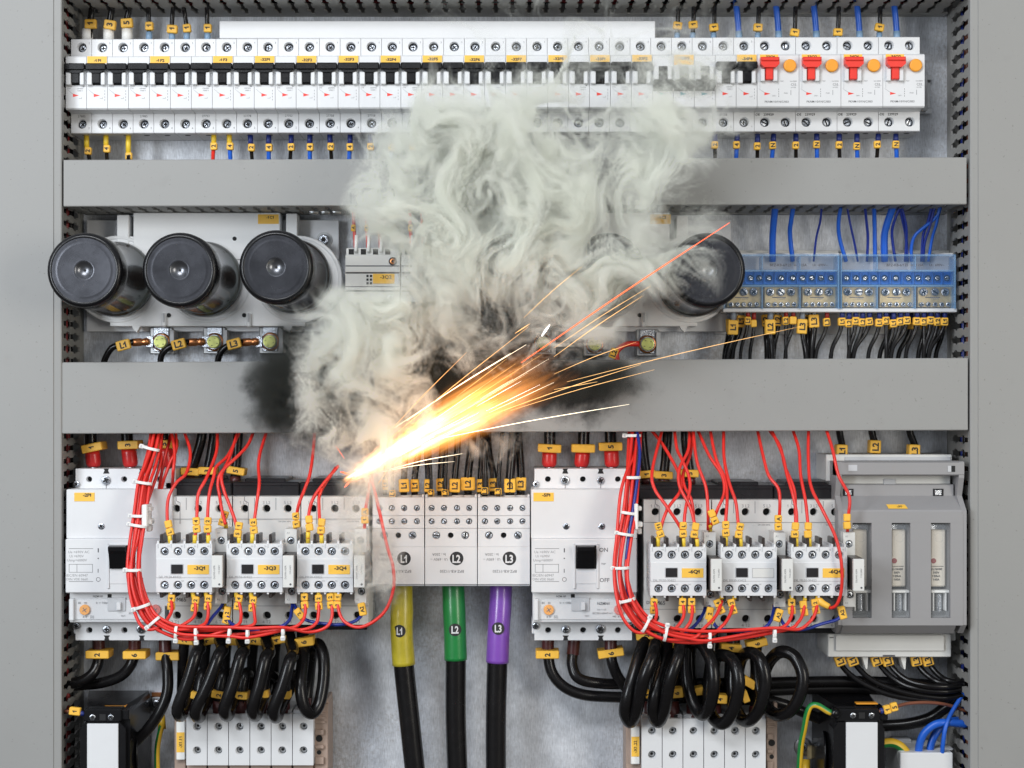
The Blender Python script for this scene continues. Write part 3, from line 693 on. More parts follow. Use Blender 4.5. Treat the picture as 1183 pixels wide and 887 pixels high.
# ================================================================ CAPACITOR BANKS
def cap_bank(label, u_c, tab_side, txt, lab_u):
    """white moulded base over a zinc plate, with three ring seats; u_c = seat centres at z 30"""
    k = 30
    th = Thing('capacitor_socket', label, 'capacitor socket', P(u_c[1], 378, 0), 'white capacitor bases')
    s_ = tab_side
    uL, uR = (u_c[0], u_c[2])
    q = MB(); q.pbox(uL - 35, 254, uR + 47, 383, 6, 12, 'zinc', .4)
    th.part('zinc_plate', q)
    q = MB()
    if s_ < 0:
        q.pbox(uL + 19, 245.6, uR - 21, 300, 12, 30, 'socket_white', .6); q.pbox(uL, 248, uL + 14, 300, 12, 29.6, 'socket_white', .6); q.pbox(uL + 13, 273, uL + 20, 300, 12, 28.6, 'socket_white', .3); q.pbox(uR - 14, 246.5, uR - 1, 300, 12, 29.6, 'socket_white', .6); q.pbox(uR - 22, 273, uR - 13, 300, 12, 28.6, 'socket_white', .3)
    else:
        q.pbox(uL + 60, 245.6, uR - 24, 300, 12, 30, 'socket_white', .6); q.pbox(uR - 16, 249, uR - 3, 300, 12, 29.6, 'socket_white', .6); q.pbox(uR - 25, 276, uR - 15, 300, 12, 28.6, 'socket_white', .3)
    q.pbox(uL - 8, 288, uR + 8, 376.8, 12, 29.2, 'socket_white', .5)
    for u in u_c:
        q.lathe([(39, 12), (39, 29), (38.4, 29.7), (36, 29.8), (35.5, 28)], PX(u, 30), PY(322.5, 30), 'socket_white', 48)
    for (du, v) in ((60, 364), (147, 364), (136, 275.6)):
        q.lathe([(1.9, 29.3), (1.9, 30.16)], PX(uL + du, 30), PY(v, 30), 'hole_black', 14)
    for du in (54, 152): q.pbox(uL + du - 3, 361, uL + du + 3, 377.5, 28, 33, 'socket_white', 1.2); q.pbox(uL + du - 1, 362, uL + du + 1, 372, 33, 33.6, 'pale_grey', .2)
    for du in (22, 198): q.pprism([(uL + du - 5, 376), (uL + du + 5, 376), (uL + du + 1, 384), (uL + du - 3, 380)], 20, 29, 'socket_white')
    th.part('moulding', q)
    q = MB(); q.pbox(lab_u - 12, 247.5, lab_u + 12, 258.5, 30, 30.3, 'label_yellow', 0); q.ptext(txt, lab_u + 2, 251, 30.4, 3.2, 'ink', 0, .02); th.part('label', q)
    q = MB(); q.lathe([(7, 12), (7, 13.2)], PX(uR + 30, 12), PY(277, 12), 'steel', 24); q.lathe([(4.6, 13.2), (4.6, 17), (3.8, 17.6)], PX(uR + 30, 12), PY(277, 12), 'chrome', 24); q.lathe([(2.3, 17.6), (2.3, 17.8)], PX(uR + 30, 12), PY(277, 12), 'dark_grey', 6); th.part('bolt', q)
    return th
cap_bank('white moulded capacitor base with yellow label -1C1, left bank', [135, 240, 344.5], -1, '-1C1', 310)
cap_bank('white moulded capacitor base with yellow label -1C2, right bank behind smoke', [592, 695, 797.5], 1, '-1C2', 763)

def capacitor(u, v, r_px, label):
    z1 = 146; cx, cy = PX(u, z1), PY(v, z1); r_ = r_px * kk(z1)
    th = Thing('capacitor', label, 'capacitor', (cx, cy, 28), 'large round black capacitors')
    q = MB(); q.lathe([(r_ + 2.2, 28), (r_ + 2.4, 34), (r_ + 1.0, 37), (r_ - .6, 39), (r_ - .6, 126)], cx, cy, 'film_black', 64, caps=False); th.part('can', q)
    q = MB(); q.lathe([(r_ - 1, 120), (r_ - .1, 124), (r_, 128), (r_, 141), (r_ - .5, 143.6), (r_ - 2.2, 145.6), (r_ - 4.2, 146), (r_ - 4.8, 145.5)], cx, cy, 'black_plastic', 64, caps=False); th.part('rim', q)
    q = MB(); pr = []
    # turned face: fine rings, then the centre dimple
    rr = r_ - 4.6; k = 0
    while rr > 8.2: pr.append((rr, 145.5 + (.16 if k % 2 else 0.0) * (1 if rr < r_ * .75 else .3) + .35 * (rr / r_) ** 2)); rr -= .8 if rr < r_ * .75 else 2.0; k += 1
    pr += [(7.6, 145.5)]
    q.lathe(pr, cx, cy, 'cap_face', 64, caps=False); q.lathe([(7.6, 145.5), (7.2, 145.3), (6.2, 144.2), (4.4, 142.9), (2.4, 142.3), (1.1, 142.1)], cx, cy, 'cap_dimple', 40, caps=False); q.lathe([(1.1, 142), (1.1, 142.2)], cx, cy, 'hole_black', 10); th.part('end_face', q)
capacitor(97, 312, 43.8, 'leftmost big round black capacitor, overlapping the left duct lid')
capacitor(207, 311.8, 43.8, 'middle of the three big black capacitors in the left bank')
capacitor(318.5, 308.3, 43.2, 'big black capacitor at the right end of the left bank')
capacitor(591, 312, 43.5, 'big black capacitor hidden deep in the smoke, left seat of the right bank')
capacitor(703, 312, 43.5, 'big black capacitor in the smoke on the middle seat of the right bank')
capacitor(818, 312, 43.8, 'big round black capacitor beside the blue terminal blocks')

# terminal clamps under the capacitors
def cap_clamp(u, v, label):
    th = Thing('terminal_clamp', label, 'terminal', P(u, v, 2), 'bolted terminals under the capacitors')
    q = MB(); q.pbox(u - 13, v - 17, u + 13, v + 14, 2, 15, 'steel', .8); q.pbox(u - 9, v - 17, u + 9, v + 11, 15, 17, 'chrome', .5); q.pbox(u + 10, v - 14, u + 15, v + 13.5, 2, 20, 'pale_grey', .4); th.part('clamp_body', q)
    q = MB(); x, y = PX(u, 20), PY(v, 20); q.lathe([(8.2, 17), (8.2, 19), (7.4, 19.8), (6.6, 20)], x, y, 'copper', 24); q.lathe([(6.8, 20), (6.8, 21), (6.4, 21.4)], x, y, 'chrome', 24); th.part('washer', q)
    q = MB(); q.lathe([(5.8, 21), (5.8, 24), (5.2, 24.5), (4.6, 24.4)], x, y, 'zinc_yellow', 24)
    for a in range(4):
        aa = a * PI / 2 + .3 + u; q.box(x + 3.6 * math.cos(aa) - .7, x + 3.6 * math.cos(aa) + .7, y + 3.6 * math.sin(aa) - .25, y + 3.6 * math.sin(aa) + .25, 24.3, 24.62, 'ink', 0)
    th.part('bolt_head', q)
for u, v, lb in [(186, 395, 'bolted terminal with greenish bolt head where the L1 lug lands, left bank'), (247.5, 395, 'bolted terminal where the L2 lug lands, left bank'), (312, 394.5, 'bolted terminal where the L3 lug lands, left bank'),
              (627, 396, 'bolted terminal where the spark jet ends, right bank'), (687, 397.5, 'bolted terminal in thin smoke, middle of the right bank'), (748, 397.5, 'bolted terminal in clear air under the -1C2 base')]: cap_clamp(u, v, lb)
for t_, lu, mu, mv, e_ in [('L1', 160, 142, 398.5, [(129, 402), (120, 418), (119, 432)]), ('L2', 224, 206, 397.5, [(194, 402), (186, 412), (186, 432)]), ('L3', 286, 270, 397, [(258, 403), (252, 415), (251, 432)])]:
    th = wire('black cable %s with copper lug bolted under the left capacitors' % t_, [(lu - 6, 395, 22), (mu, mv, 26), (e_[0][0], e_[0][1], 26), (e_[1][0], e_[1][1], 24), (e_[2][0], e_[2][1], 22)], 2.9, 'cable_black', 'capacitor cables with copper lugs',
              [((mu, mv, 31, 16, 11.5, 15, t_, 0), {'th_': 7})], [], 'cable')
    q = MB(); q.lathe([(3.2, 0), (3.6, 1), (3.6, 8), (2.9, 9.5), (3.5, 11), (3.5, 14), (2.4, 16)], 0, 0, 'copper', 16, axis=(1, .05, 0), org=P(lu - 7.5, 395.6, 21)); q.pbox(lu + 9, 388, lu + 17, 401, 19.5, 21.3, 'chrome', .4); th.part('lug', q)
th = wire('short red cable end leading to the smoky terminals of the right bank', [(716, 425, 30), (712, 408, 28), (722, 398, 26), (738, 397, 24)], 2.6, 'red_wire', None, [((709, 408, 31, 12, 9, 70, 'L2', 0), {})], [], 'cable')

th = Thing('cable_clip', 'row of three small grey clips under the duct left of the smoke', 'clip', P(372, 248, 20))
for u in (363.5, 377, 390):
    q = MB(); q.lathe([(2.4, 0), (2.9, .6), (2.9, 7.6), (2.4, 8.4)], 0, 0, 'steel', 14, axis=(1, 0, 0), org=P(u - 6, 244.5, 34)); q.pbox(u - 5, 242, u + 5, 247, 22, 32, 'pale_grey', .5); th.part('clip_barrel', q)
# ================================================================ INTERFACE MODULES (3Q2)
def module(u0, u1, label, txt):
    th = Thing('interface_module', label, 'control module', P((u0 + u1) / 2, 349, 2), 'pale control modules in the smoke')
    q = MB(); q.pbox(u0, 294.3, u1, 349, 2, 60, 'warm_white', .5); q.pbox(u0 + 1, 286.5, u1 - 1, 294.8, 2, 50, 'warm_white', .5)
    for v in (306.5, 314.6, 330.5, 335.6): q.pbox(u0 + .4, v, u1 - .4, v + 1.1, 60, 60.4, 'ink_grey', 0)
    q.pbox(u0, 307.8, u1, 314.4, 60, 61.2, 'warm_white', .4); q.pbox(u0, 331.6, u1, 335.4, 60, 61.6, 'warm_white', .4)
    for i in range(2):
        for j in range(3): q.pbox(u0 + 24.5 + i * 4, 317.4 + j * 4.2, u0 + 27 + i * 4, 320 + j * 4.2, 60, 60.2, 'hole_black', 0)
    q.lathe([(3.6, 60), (3.6, 60.7), (3.0, 60.8)], PX(u0 + 55, 60), PY(301.8, 60), 'dark_grey', 18)
    for i in range(4): q.pbox(u0 + 4 + i * 14, 287.5, u0 + 10 + i * 14, 293.8, 50, 50.3, 'hole_black', 0)
    th.part('housing', q); screw(th, PX(u0 + 55, 60), PY(301.8, 60), 61.2, 2.6, m='copper'); screw(th, PX(u0 + 53, 60), PY(344, 60), 61.2, 3.4)
    if txt:
        q = MB(); q.pbox(u0 + 32, 316.2, u0 + 57, 327.5, 60, 60.5, 'label_yellow', 0); q.ptext(txt, u0 + 47, 319.8, 60.6, 3.8, 'ink', 0, .02, 1.15); q.pbox(u0 + 57, 316.2, u0 + 61.5, 327.5, 60, 60.4, 'white_plastic', 0); th.part('label', q)
module(398.8, 462.2, 'pale grey control module with yellow label -3Q2', '-3Q2')
module(463.6, 527, 'pale grey control module without label, fading into the smoke', None)
for i, (u, t_) in enumerate([(411, 'left'), (425.5, 'second'), (440, 'third'), (476, 'fourth'), (490, 'fifth'), (506, 'rightmost')]):
    wire('orange marked wire with white ferrule above the control modules, %s' % t_, [(u - 3, 236, 40), (u - 2, 262, 40), (u - 1, 276, 42), (u, 292, 46)], 1.5, 'red_wire', 'wires above the control modules',
         [((u - 3 + i % 2, 263, 44, 5, 8, -4, 'A', 90), {})], [((u + 1, 272, 48), (u, 291, 52), 1.6, 'tie_white')])
# ================================================================ MOULDED CASE BREAKERS
def mccb():
    th = Thing('main_breaker', '', 'circuit breaker', P(675, 741, 2), 'large moulded case breakers')
    z0, zm, zl = 60, 79, 83
    q = MB()   # upper terminal shield
    q.hblock(PX(617.5, z0), PX(733, z0), PY(566, z0), PY(541.5, z0), 2, z0, [(PX(u, z0), PY(553.5, z0), 2.5) for u in (633, 673.5, 714)], 'white_plastic')
    for u in (653, 694): q.pprism([(u - 3.6, 547), (u + 3.6, 547), (u + 2, 543.5), (u + 3, 541.3), (u - 3, 541.3), (u - 2, 543.5)], z0 - 1, z0 + .25, 'hole_black'); q.pbox(u - .5, 557, u + .5, 566, z0, z0 + .15, 'ink_pale', 0)
    th.part('terminal_shield', q); q = MB()   # lower terminal shield
    q.hblock(PX(617.5, z0), PX(730, z0), PY(739.5, z0), PY(717, z0), 2, z0, [(PX(u, z0), PY(728, z0), 2.6) for u in (633.3, 673.8, 714)], 'white_plastic')
    for u in (653.5, 694): q.pprism([(u - 3.6, 734), (u + 3.6, 734), (u + 2, 736.5), (u + 3, 739.8), (u - 3, 739.8), (u - 2, 736.5)], z0 - 1, z0 + .25, 'hole_black')
    q.pbox(614.5, 718, 618.5, 732, 2, z0 - 2, 'white_plastic')
    th.part('terminal_shield', q)
    q = MB(); q.pbox(613.5, 565.3, 736, 622.3, 4, zm, 'white_plastic', .7)
    q.pbox(614, 622.6, 736, 685, 4, zl, 'white_plastic', .8); q.pbox(615.5, 684, 735, 719, 4, 74, 'white_plastic', .6)
    # frame of the rocker
    q.pbox(662.5, 628, 665.2, 680, zl - 1, zl + 1.2, 'white_plastic', .4); q.pbox(689, 628, 692, 680, zl - 1, zl + 1.2, 'white_plastic', .4); q.pbox(662.5, 628, 692, 630, zl - 1, zl + 1.2, 'white_plastic', .3)
    q.pbox(665.2, 657, 689, 674.5, zl, zl + .5, 'white_plastic', .3); q.pbox(659.5, 686.2, 664, 690.5, 74, 74.2, 'hole_black', 0)
    z = zl + .1
    for v in (633.3, 671.3): q.pbox(618, v, 646, v + .7, zl, z, 'ink_pale', 0)
    q.ptext('Ue =690V AC', 629.5, 637.5, z, 3.0, 'ink_pale'); q.ptext('Ui =690V', 627, 642.3, z, 3.0, 'ink_pale'); q.ptext('Uimp=6000V', 627.5, 647, z, 3.0, 'ink_pale')
    q.ptext('IEC/EN 60947', 627.6, 664.5, z, 3.0, 'ink_pale'); q.ptext('DIN VDE 0660', 627.6, 669, z, 2.8, 'ink_pale')
    for r_ in ((618, 651.5, 645.5, 652.1), (618, 660.7, 645.5, 661.3), (618, 651.5, 618.6, 661.3), (645, 651.5, 645.6, 661.3), (627, 651.5, 627.6, 661.3)): q.pbox(*r_, zl, z, 'ink_pale', 0)
    q.pbox(651.3, 633.3, 652.6, 638, zl, z, 'ink_grey', 0); q.pbox(651.2, 644.3, 652.6, 645.7, zl, z, 'ink_grey', 0); q.pbox(651.4, 657, 652.2, 661.5, zl, z, 'ink_grey', 0)
    cx, cy, rr = PX(652, zl), PY(669.3, zl), 1.9
    q.add([(cx + rr * (1 if k < 20 else .78) * math.cos(k * PI / 10), cy + rr * (1 if k < 20 else .78) * math.sin(k * PI / 10), z) for k in range(40)], [(k, (k + 1) % 20, 20 + (k + 1) % 20, 20 + k) for k in range(20)], 'ink_grey')
    q.ptext('ON', 697.3, 635, z, 4.6, 'ink_grey', 0, .01); q.ptext('TRIP', 697, 651.3, z, 2.0, 'ink_grey'); q.ptext('OFF', 698.5, 670, z, 4.6, 'ink_grey', 0, .01)
    q.ptext('NZM N1', 648, 688.8, 74.1, 2.2, 'ink_grey', 0, .02)
    th.part('housing', q)
    q = MB(); q.pbox(665.2, 630, 689, 657, 70, zl + .25, 'hole_black', 0)
    x0, x1 = PX(666.5, 90), PX(686.5, 90); y = lambda v: PY(v, 90)
    q.prism([(y(656.5), 83), (y(657), 86), (y(640), 90.5), (y(636), 92.5), (y(631.5), 93), (y(630.5), 90), (y(630.5), 83)], x0, x1, 'black_plastic', 'YZ'); th.part('rocker', q)
    # settings unit under a clear cover
    q = MB(); zz = 75.6
    q.pbox(622, 693, 731, 715.5, 72, zz - .6, 'white_plastic', .2); q.pbox(616.5, 692, 622, 717, 70, 79, 'white_plastic', .6); q.pbox(660, 690.5, 681, 706, 74, 76.2, 'pale_grey', .4); q.pbox(671.5, 696, 676.5, 705, 76, 79.5, 'white_plastic', .5)
    q.ptext('Ir = 100A', 654, 696.3, zz, 2.6, 'ink_grey'); q.ptext('x Ir', 634, 712, zz, 2.8, 'ink_grey'); q.ptext('[2]', 642, 712.2, zz, 2.6, 'ink_grey'); q.ptext('80    90', 631, 696.4, zz, 2.3, 'ink_grey')
    q.ptext('NZMN1', 697, 697, zz, 3.0, 'ink_grey', 0, .01); q.ptext('Ue = Ui', 695, 704, zz, 2.2, 'ink_grey'); q.ptext('IEC/EN 60947-4-1', 696, 708.3, zz, 2.2, 'ink_grey'); q.ptext('-40  x In', 713, 712, zz, 2.4, 'ink_grey'); q.ptext('TEST', 678, 711.5, zz, 1.8, 'ink_grey')
    th.part('settings_unit', q)
    for u, m_, nm in ((634, 'orange', 'orange'), (715.5, 'pink_dial', 'red')):
        q = MB(); q.lathe([(4.5, 75), (4.5, 77), (4.1, 77.4)], PX(u, 77), PY(704.5, 77), m_, 26); a = .6
        cx, cy = PX(u, 77), PY(704.5, 77); q.box(cx - 2.2, cx + 2.2, cy - .3, cy + .3, 77, 77.6, 'ink_grey', 0, (a, cx, cy)); q.box(cx - .3, cx + .3, cy - 2.2, cy + 2.2, 77, 77.65, 'ink_grey', 0, (a, cx, cy))
        th.part('dial', q, label='small round %s setting dial' % nm)
    q = MB(); q.pbox(620.5, 692, 731, 717, 78.6, 79.6, 'clear_cover', .3); q.pbox(620.5, 715.5, 731, 717, 75, 79.7, 'clear_cover', .2); q.pbox(620.5, 692, 731, 693, 75, 79.7, 'clear_cover', .2); th.part('cover', q)
    for u, v, r_, sl in ((653, 554.7, 3.9, 'cross'), (694, 555, 3.3, 'cross'), (618.8, 559, 2.8, 'hex'), (653.5, 727, 3.3, 'cross'), (693.5, 726.7, 3.9, 'cross'), (618.8, 723, 3.0, 'cross'), (730, 723, 3.0, 'cross')): screw(th, PX(u, 61), PY(v, 61), 62, r_, slot=sl)
    for u in (654, 695): q_ = screw(th, PX(u, zm), PY(608, zm), zm + .5, 3.0)
    return th
mR = mccb(); mR.o['label'] = 'large white main breaker with yellow label -5F1, right of the L3 block'
mL = dup(mR, -400.3, 0, 'large white main breaker with yellow label -2F1, beside the left duct')
for th, u, tx in ((mR, 628, '-5F1'), (mL, 97.5, '-2F1')):
    q = MB(); q.pbox(u - 11.7, 569, u + 11.7, 579, 79, 79.4, 'label_yellow', 0); q.ptext(tx, u + 3, 571.8, 79.5, 3.6, 'ink', 0, .045, 1.15); th.part('label', q)

# ================================================================ CONTACTORS
def contactor():
    z1, zb = 120, 75; D = 0
    th = Thing('contactor', '', 'contactor', P(229, 727, 2), 'contactors wired in red')
    bx = lambda u: PX(u, zb); by = lambda v: PY(v, zb)
    q = MB()
    hs = [(bx(u), by(587.5), 3.3) for u in (203.8, 229, 253.5)]
    q.hblock(bx(190.4), bx(268), by(599.5), by(573.5), 4, zb, hs, 'warm_white', 9)
    q.pbox(190.4, 599.5, 268, 700, 4, zb - .4, 'warm_white', .2)
    q.hblock(bx(190.4), bx(268), by(721.5), by(700), 4, zb, [(bx(u), by(711), 3.4) for u in (204.4, 229.5, 255)], 'warm_white', 9)
    for u in (214.8, 239.5):      # stepped joint between poles
        q.pbox(u, 575, u + .7, 589, zb, zb + .12, 'ink_pale', 0)
    q.pprism([(203, 573.6), (204, 573.6), (204, 578), (208.4, 580.5), (208.4, 605), (207.6, 605), (207.6, 581), (203, 578.4)], zb, zb + .12, 'ink_pale')
    q.pbox(190.4, 599.2, 268, 599.8, zb, zb + .12, 'ink_pale', 0); q.pbox(190.4, 699.6, 268, 700.2, zb, zb + .12, 'ink_pale', 0)
    q.pprism([(238, 626), (238, 603), (241, 600.6), (265, 600.6), (265, 626)], zb - .4, zb + .5, 'warm_white')
    for u, a, b_ in ((202, '1 L1', '2 T1'), (229, '3 L2', '4 T2'), (253.5, '5 L3', '6 T3')): q.ptext(a, u, 580.4, zb + .14, 3.6, 'ink_pale'); q.ptext(b_, u, 718.3, zb + .14, 3.6, 'ink_pale')
    q.ptext('DIL', 197, 692, zb + .1, 3.6, 'ink_grey'); q.ptext('M65', 209.5, 692.5, zb + .1, 4.6, 'ink_grey')
    q.ptext('220-230V 50Hz', 250, 602.3, zb + .6, 1.6, 'ink_grey')
    th.part('housing', q)
    q = MB(); q.pbox(190.6, 721.6, 268, 727.5, 4, 60, 'black_plastic', .4); th.part('base', q)
    q = MB(); q.pbox(190.6, 556.5, 267.6, 573.2, 4, 60, 'dark_grey', 1.0); q.pbox(205, 552.5, 252, 560, 4, 56, 'dark_grey', .8); q.pbox(191, 560.6, 267, 561.2, 60, 60.3, 'black_plastic', 0); th.part('arc_cover', q)
    # front auxiliary block with eight terminals
    x = lambda u: PX(u, z1); y = lambda v: PY(v, z1)
    q = MB(); us = (190, 205.3, 220.6, 236)
    q.hblock(x(180.3), x(245), y(645.5), y(628), zb, z1, [(x(u), y(637), 3.5) for u in us], 'white_plastic', 5)
    q.hblock(x(180.3), x(245), y(684), y(667.5), zb, z1, [(x(u), y(676), 3.5) for u in us], 'white_plastic', 5)
    q.pbox(180.3, 645.5, 245, 667.5, zb, z1 + .5, 'white_plastic', .3)
    for k, u in enumerate((182.5, 197.6, 213, 228.2, 243.2)):     # ridges between terminals
        q.pbox(u - 1.2, 624.6, u + 1.2, 628.2, zb + 8, z1 - 1, 'white_plastic', .2); q.pbox(u - .4, 628.2, u + .4, 633, z1, z1 + .3, 'pale_grey', 0)
        q.pbox(u - 1.2, 683.8, u + 1.2, 686.5, zb + 8, z1 - 1, 'white_plastic', .2)
    for k in range(14): yy = y(634 + k * 3.2); q.box(x(180.3) - .5, x(180.3) + .1, yy - .5, yy + .5, zb + 14, z1 - 8, 'pale_grey', 0)
    q.ptext('DIL M150-XHI22', 196.5, 666.3, z1 + .6, 2.6, 'ink_pale'); q.ptext('NO', 211, 671, z1 + .1, 1.6, 'ink_pale'); q.ptext('NC', 226, 671, z1 + .1, 1.6, 'ink_pale')
    for u, t_ in zip(us, ('13', '21', '33', '41')): q.ptext(t_, u + 4.6, 631, z1 + .1, 1.8, 'ink_pale')
    ab = th.part('auxiliary_block', q)
    q = MB(); q.pbox(197, 651, 212.3, 663.3, z1, z1 + .9, 'pale_grey', .3, zr=z1); q.pbox(198, 652, 211.4, 662.4, z1, z1 + 1.6, 'dark_grey', .4, zr=z1); th.part('indicator', q, ab)
    for k, u in enumerate((185.5, 200.5, 215.5, 230.5)):
        for (va, vb) in ((617.5, 627.5), (684.5, 691)):
            q = MB(); q.box(x(u) - 1.3, x(u) + 1.1, y(vb), y(va), 94, z1 - 3, 'brown_black', .4); th.part('shutter', q, ab)
    for u in us:
        for v in (637, 676): screw(th, x(u), y(v), z1 - 2.3, 2.8, ab)
    # coil terminals and suppressor
    q = MB(); zc = 104
    q.hblock(PX(248.8, zc), PX(262.3, zc), PY(637.5, zc), PY(611, zc), zb - 2, zc, [(PX(255.5, zc), PY(624.6, zc), 3.2)], 'warm_white', 4); q.ptext('A1', 252.4, 615.5, zc + .1, 2.2, 'ink_pale'); th.part('coil_terminal', q); q = MB()
    q.hblock(PX(248.8, zc), PX(262.3, zc), PY(697, zc), PY(677, zc), zb - 2, zc, [(PX(256.5, zc), PY(683, zc), 3.2)], 'warm_white', 4); q.ptext('A2', 252.4, 692.5, zc + .1, 2.2, 'ink_pale')
    th.part('coil_terminal', q)
    screw(th, PX(255.5, zc), PY(624.6, zc), zc - 1.6, 2.6); screw(th, PX(256.5, zc), PY(683, zc), zc - 1.6, 2.6)
    q = MB(); q.pbox(244, 641.5, 257, 679, 78, 131, 'brown_black', .4, zr=136); q.pbox(244.2, 641.8, 256.8, 678.8, 131, 136, 'warm_white', .4, zr=136)
    zz = 136.1; q.ptext('DILM95-XSPR', 247.5, 661, zz, 1.9, 'ink_grey', PI / 2); q.ptext('110-240V', 253, 658, zz, 1.9, 'ink_grey', PI / 2); q.disc(PX(253.3, zz), PY(675, zz), zz, .9, 'ink_grey', 10, .1)
    th.part('suppressor', q)
    return th
c0 = contactor()
CP = 58.95
def clab(th, dx, dy, tx, u=229, v=657.8):
    z = 120.5; q = MB(); cx, cy = PX(u, z) + dx, PY(v, z) + dy
    if tx: q.box(cx - 9, cx + 9, cy - 3.9, cy + 3.9, z, z + .35, 'label_yellow', 0); q.text(tx, cx + 1.2, cy + 1.2, z + .42, 2.9, 'ink', 0, .045, 1.15)
    else:
        q.box(cx - 9, cx + 9, cy - 3.9, cy + 3.9, z, z + .3, 'warm_white', 0)
        for a in ((-9, 9, 3.7, 3.9), (-9, 9, -3.9, -3.7), (-9, -8.8, -3.9, 3.9), (8.8, 9, -3.9, 3.9)): q.box(cx + a[0], cx + a[1], cy + a[2], cy + a[3], z, z + .34, 'ink_pale', 0)
    th.part('label', q, next(ch for ch in th.o.children if ch.name.startswith('auxiliary_block')))
GX = PX(743.9, 75) - PX(190.4, 75)
cs = []
for g_, (ox, oy, names_) in enumerate([(0, 0, ('-3Q1', '-3Q3', '-3Q4')), (GX, -2.9, ('-6Q1', None, '-6Q4'))]):
    for k in range(3):
        tx = names_[k]; dx, dy = ox + CP * k, oy
        lb = 'white contactor with yellow label %s on its front block' % tx if tx else 'white contactor whose front label is blank, between -6Q1 and -6Q4'
        th = c0 if (g_ == 0 and k == 0) else dup(c0, dx, dy, lb)
        th.o['label'] = lb; cs.append((th, dx, dy, tx))
for th, dx, dy, tx in cs: clab(th, dx, dy, tx)

# ================================================================ PHASE DISTRIBUTION BLOCKS
def phase_block(u0, u1, t_, label, us4, u2, hole):
    z = 70; th = Thing('distribution_block', label, 'terminal block', P((u0 + u1) / 2, 677, 2), 'phase distribution blocks')
    q = MB(); X = lambda u: PX(u, z); Y = lambda v: PY(v, z)
    q.hblock(X(u0 + .4), X(u1 - .4), Y(595.5), Y(574.5), 6, z, [(X(u), Y(587), 2.6) for u in us4], 'white_plastic', 4)
    q.hblock(X(u0 + .4), X(u1 - .4), Y(610), Y(595.9), 6, z, [(X(u), Y(602.3), 2.6) for u in us4], 'white_plastic', 4)
    q.hblock(X(u0 + .4), X(u1 - .4), Y(631.5), Y(610.4), 6, z, [(X(u2[0]), Y(618.5), 3.3), (X(hole), Y(618.5), 2.5), (X(u2[1]), Y(618.5), 3.3)], 'white_plastic', 5)
    q.pbox(u0 + .2, 631.7, u1 - .2, 675, 6, z, 'white_plastic', .3); q.pbox(u0 + .2, 675, u1 - .2, 677, 6, z - 1.5, 'pale_grey', .4)
    q.pbox(u0 + .4, 571.3, u0 + 3, 575, z - 12, z + .6, 'white_plastic', .4); q.pbox(u1 - 3, 571.3, u1 - .4, 575, z - 12, z + .6, 'white_plastic', .4)
    for u in us4[-2:]: q.lathe([(5.4, 0), (5.4, .6), (4.8, .8)], 0, 0, 'white_plastic', 20, axis=(0, 1, 0), org=(X(u), Y(574.5), 52))
    um = (u0 + u1) / 2; zz = z + .1
    q.ptext('In : 250A', um - 14, 640.5, zz, 3.0, 'ink_grey', PI); q.ptext('Ui : 690V ~', um - 14, 646.2, zz, 3.0, 'ink_grey', PI); q.ptext('BPZ-KB-11250', um + 1, 660, zz, 3.2, 'ink_grey', PI)
    q.ptext('ZKB-1125', um + 1, 660, zz, 3.2, 'ink_grey', PI) if False else None
    th.part('housing', q)
    q = MB(); cx, cy = PX(um + 6.5, z), PY(645, z); q.box(cx - 6.6, cx + 6.6, cy - 8, cy + 7, z, z + .12, 'white_plastic', 0); q.lathe([(5.9, z), (5.9, z + .25)], cx, cy, 'ink', 30); q.text(t_, cx - .2, cy - .3, z + .32, 6.6, 'white_plastic', 0, .03, .78); th.part('label', q)
    for u in us4:
        for v in (587, 602.3): screw(th, X(u), Y(v), z - 1.6, 2.1, slot='line')
    for u in u2: screw(th, X(u), Y(618.5), z - 1.5, 2.9, slot='line')
    return th
phase_block(430, 490.4, 'L1', 'white distribution block marked L1, above the yellow sleeved cable', (438.5, 452.5, 467, 481.5), (443.5, 476.5), 460)
phase_block(490.8, 551.3, 'L2', 'white distribution block marked L2, above the green sleeved cable', (498.6, 513, 527.9, 542), (504, 537.5), 520.6)
phase_block(551.7, 612.4, 'L3', 'white distribution block marked L3, above the purple sleeved cable', (560.3, 574.5, 589.4, 603.6), (565, 598.5), 581.8)

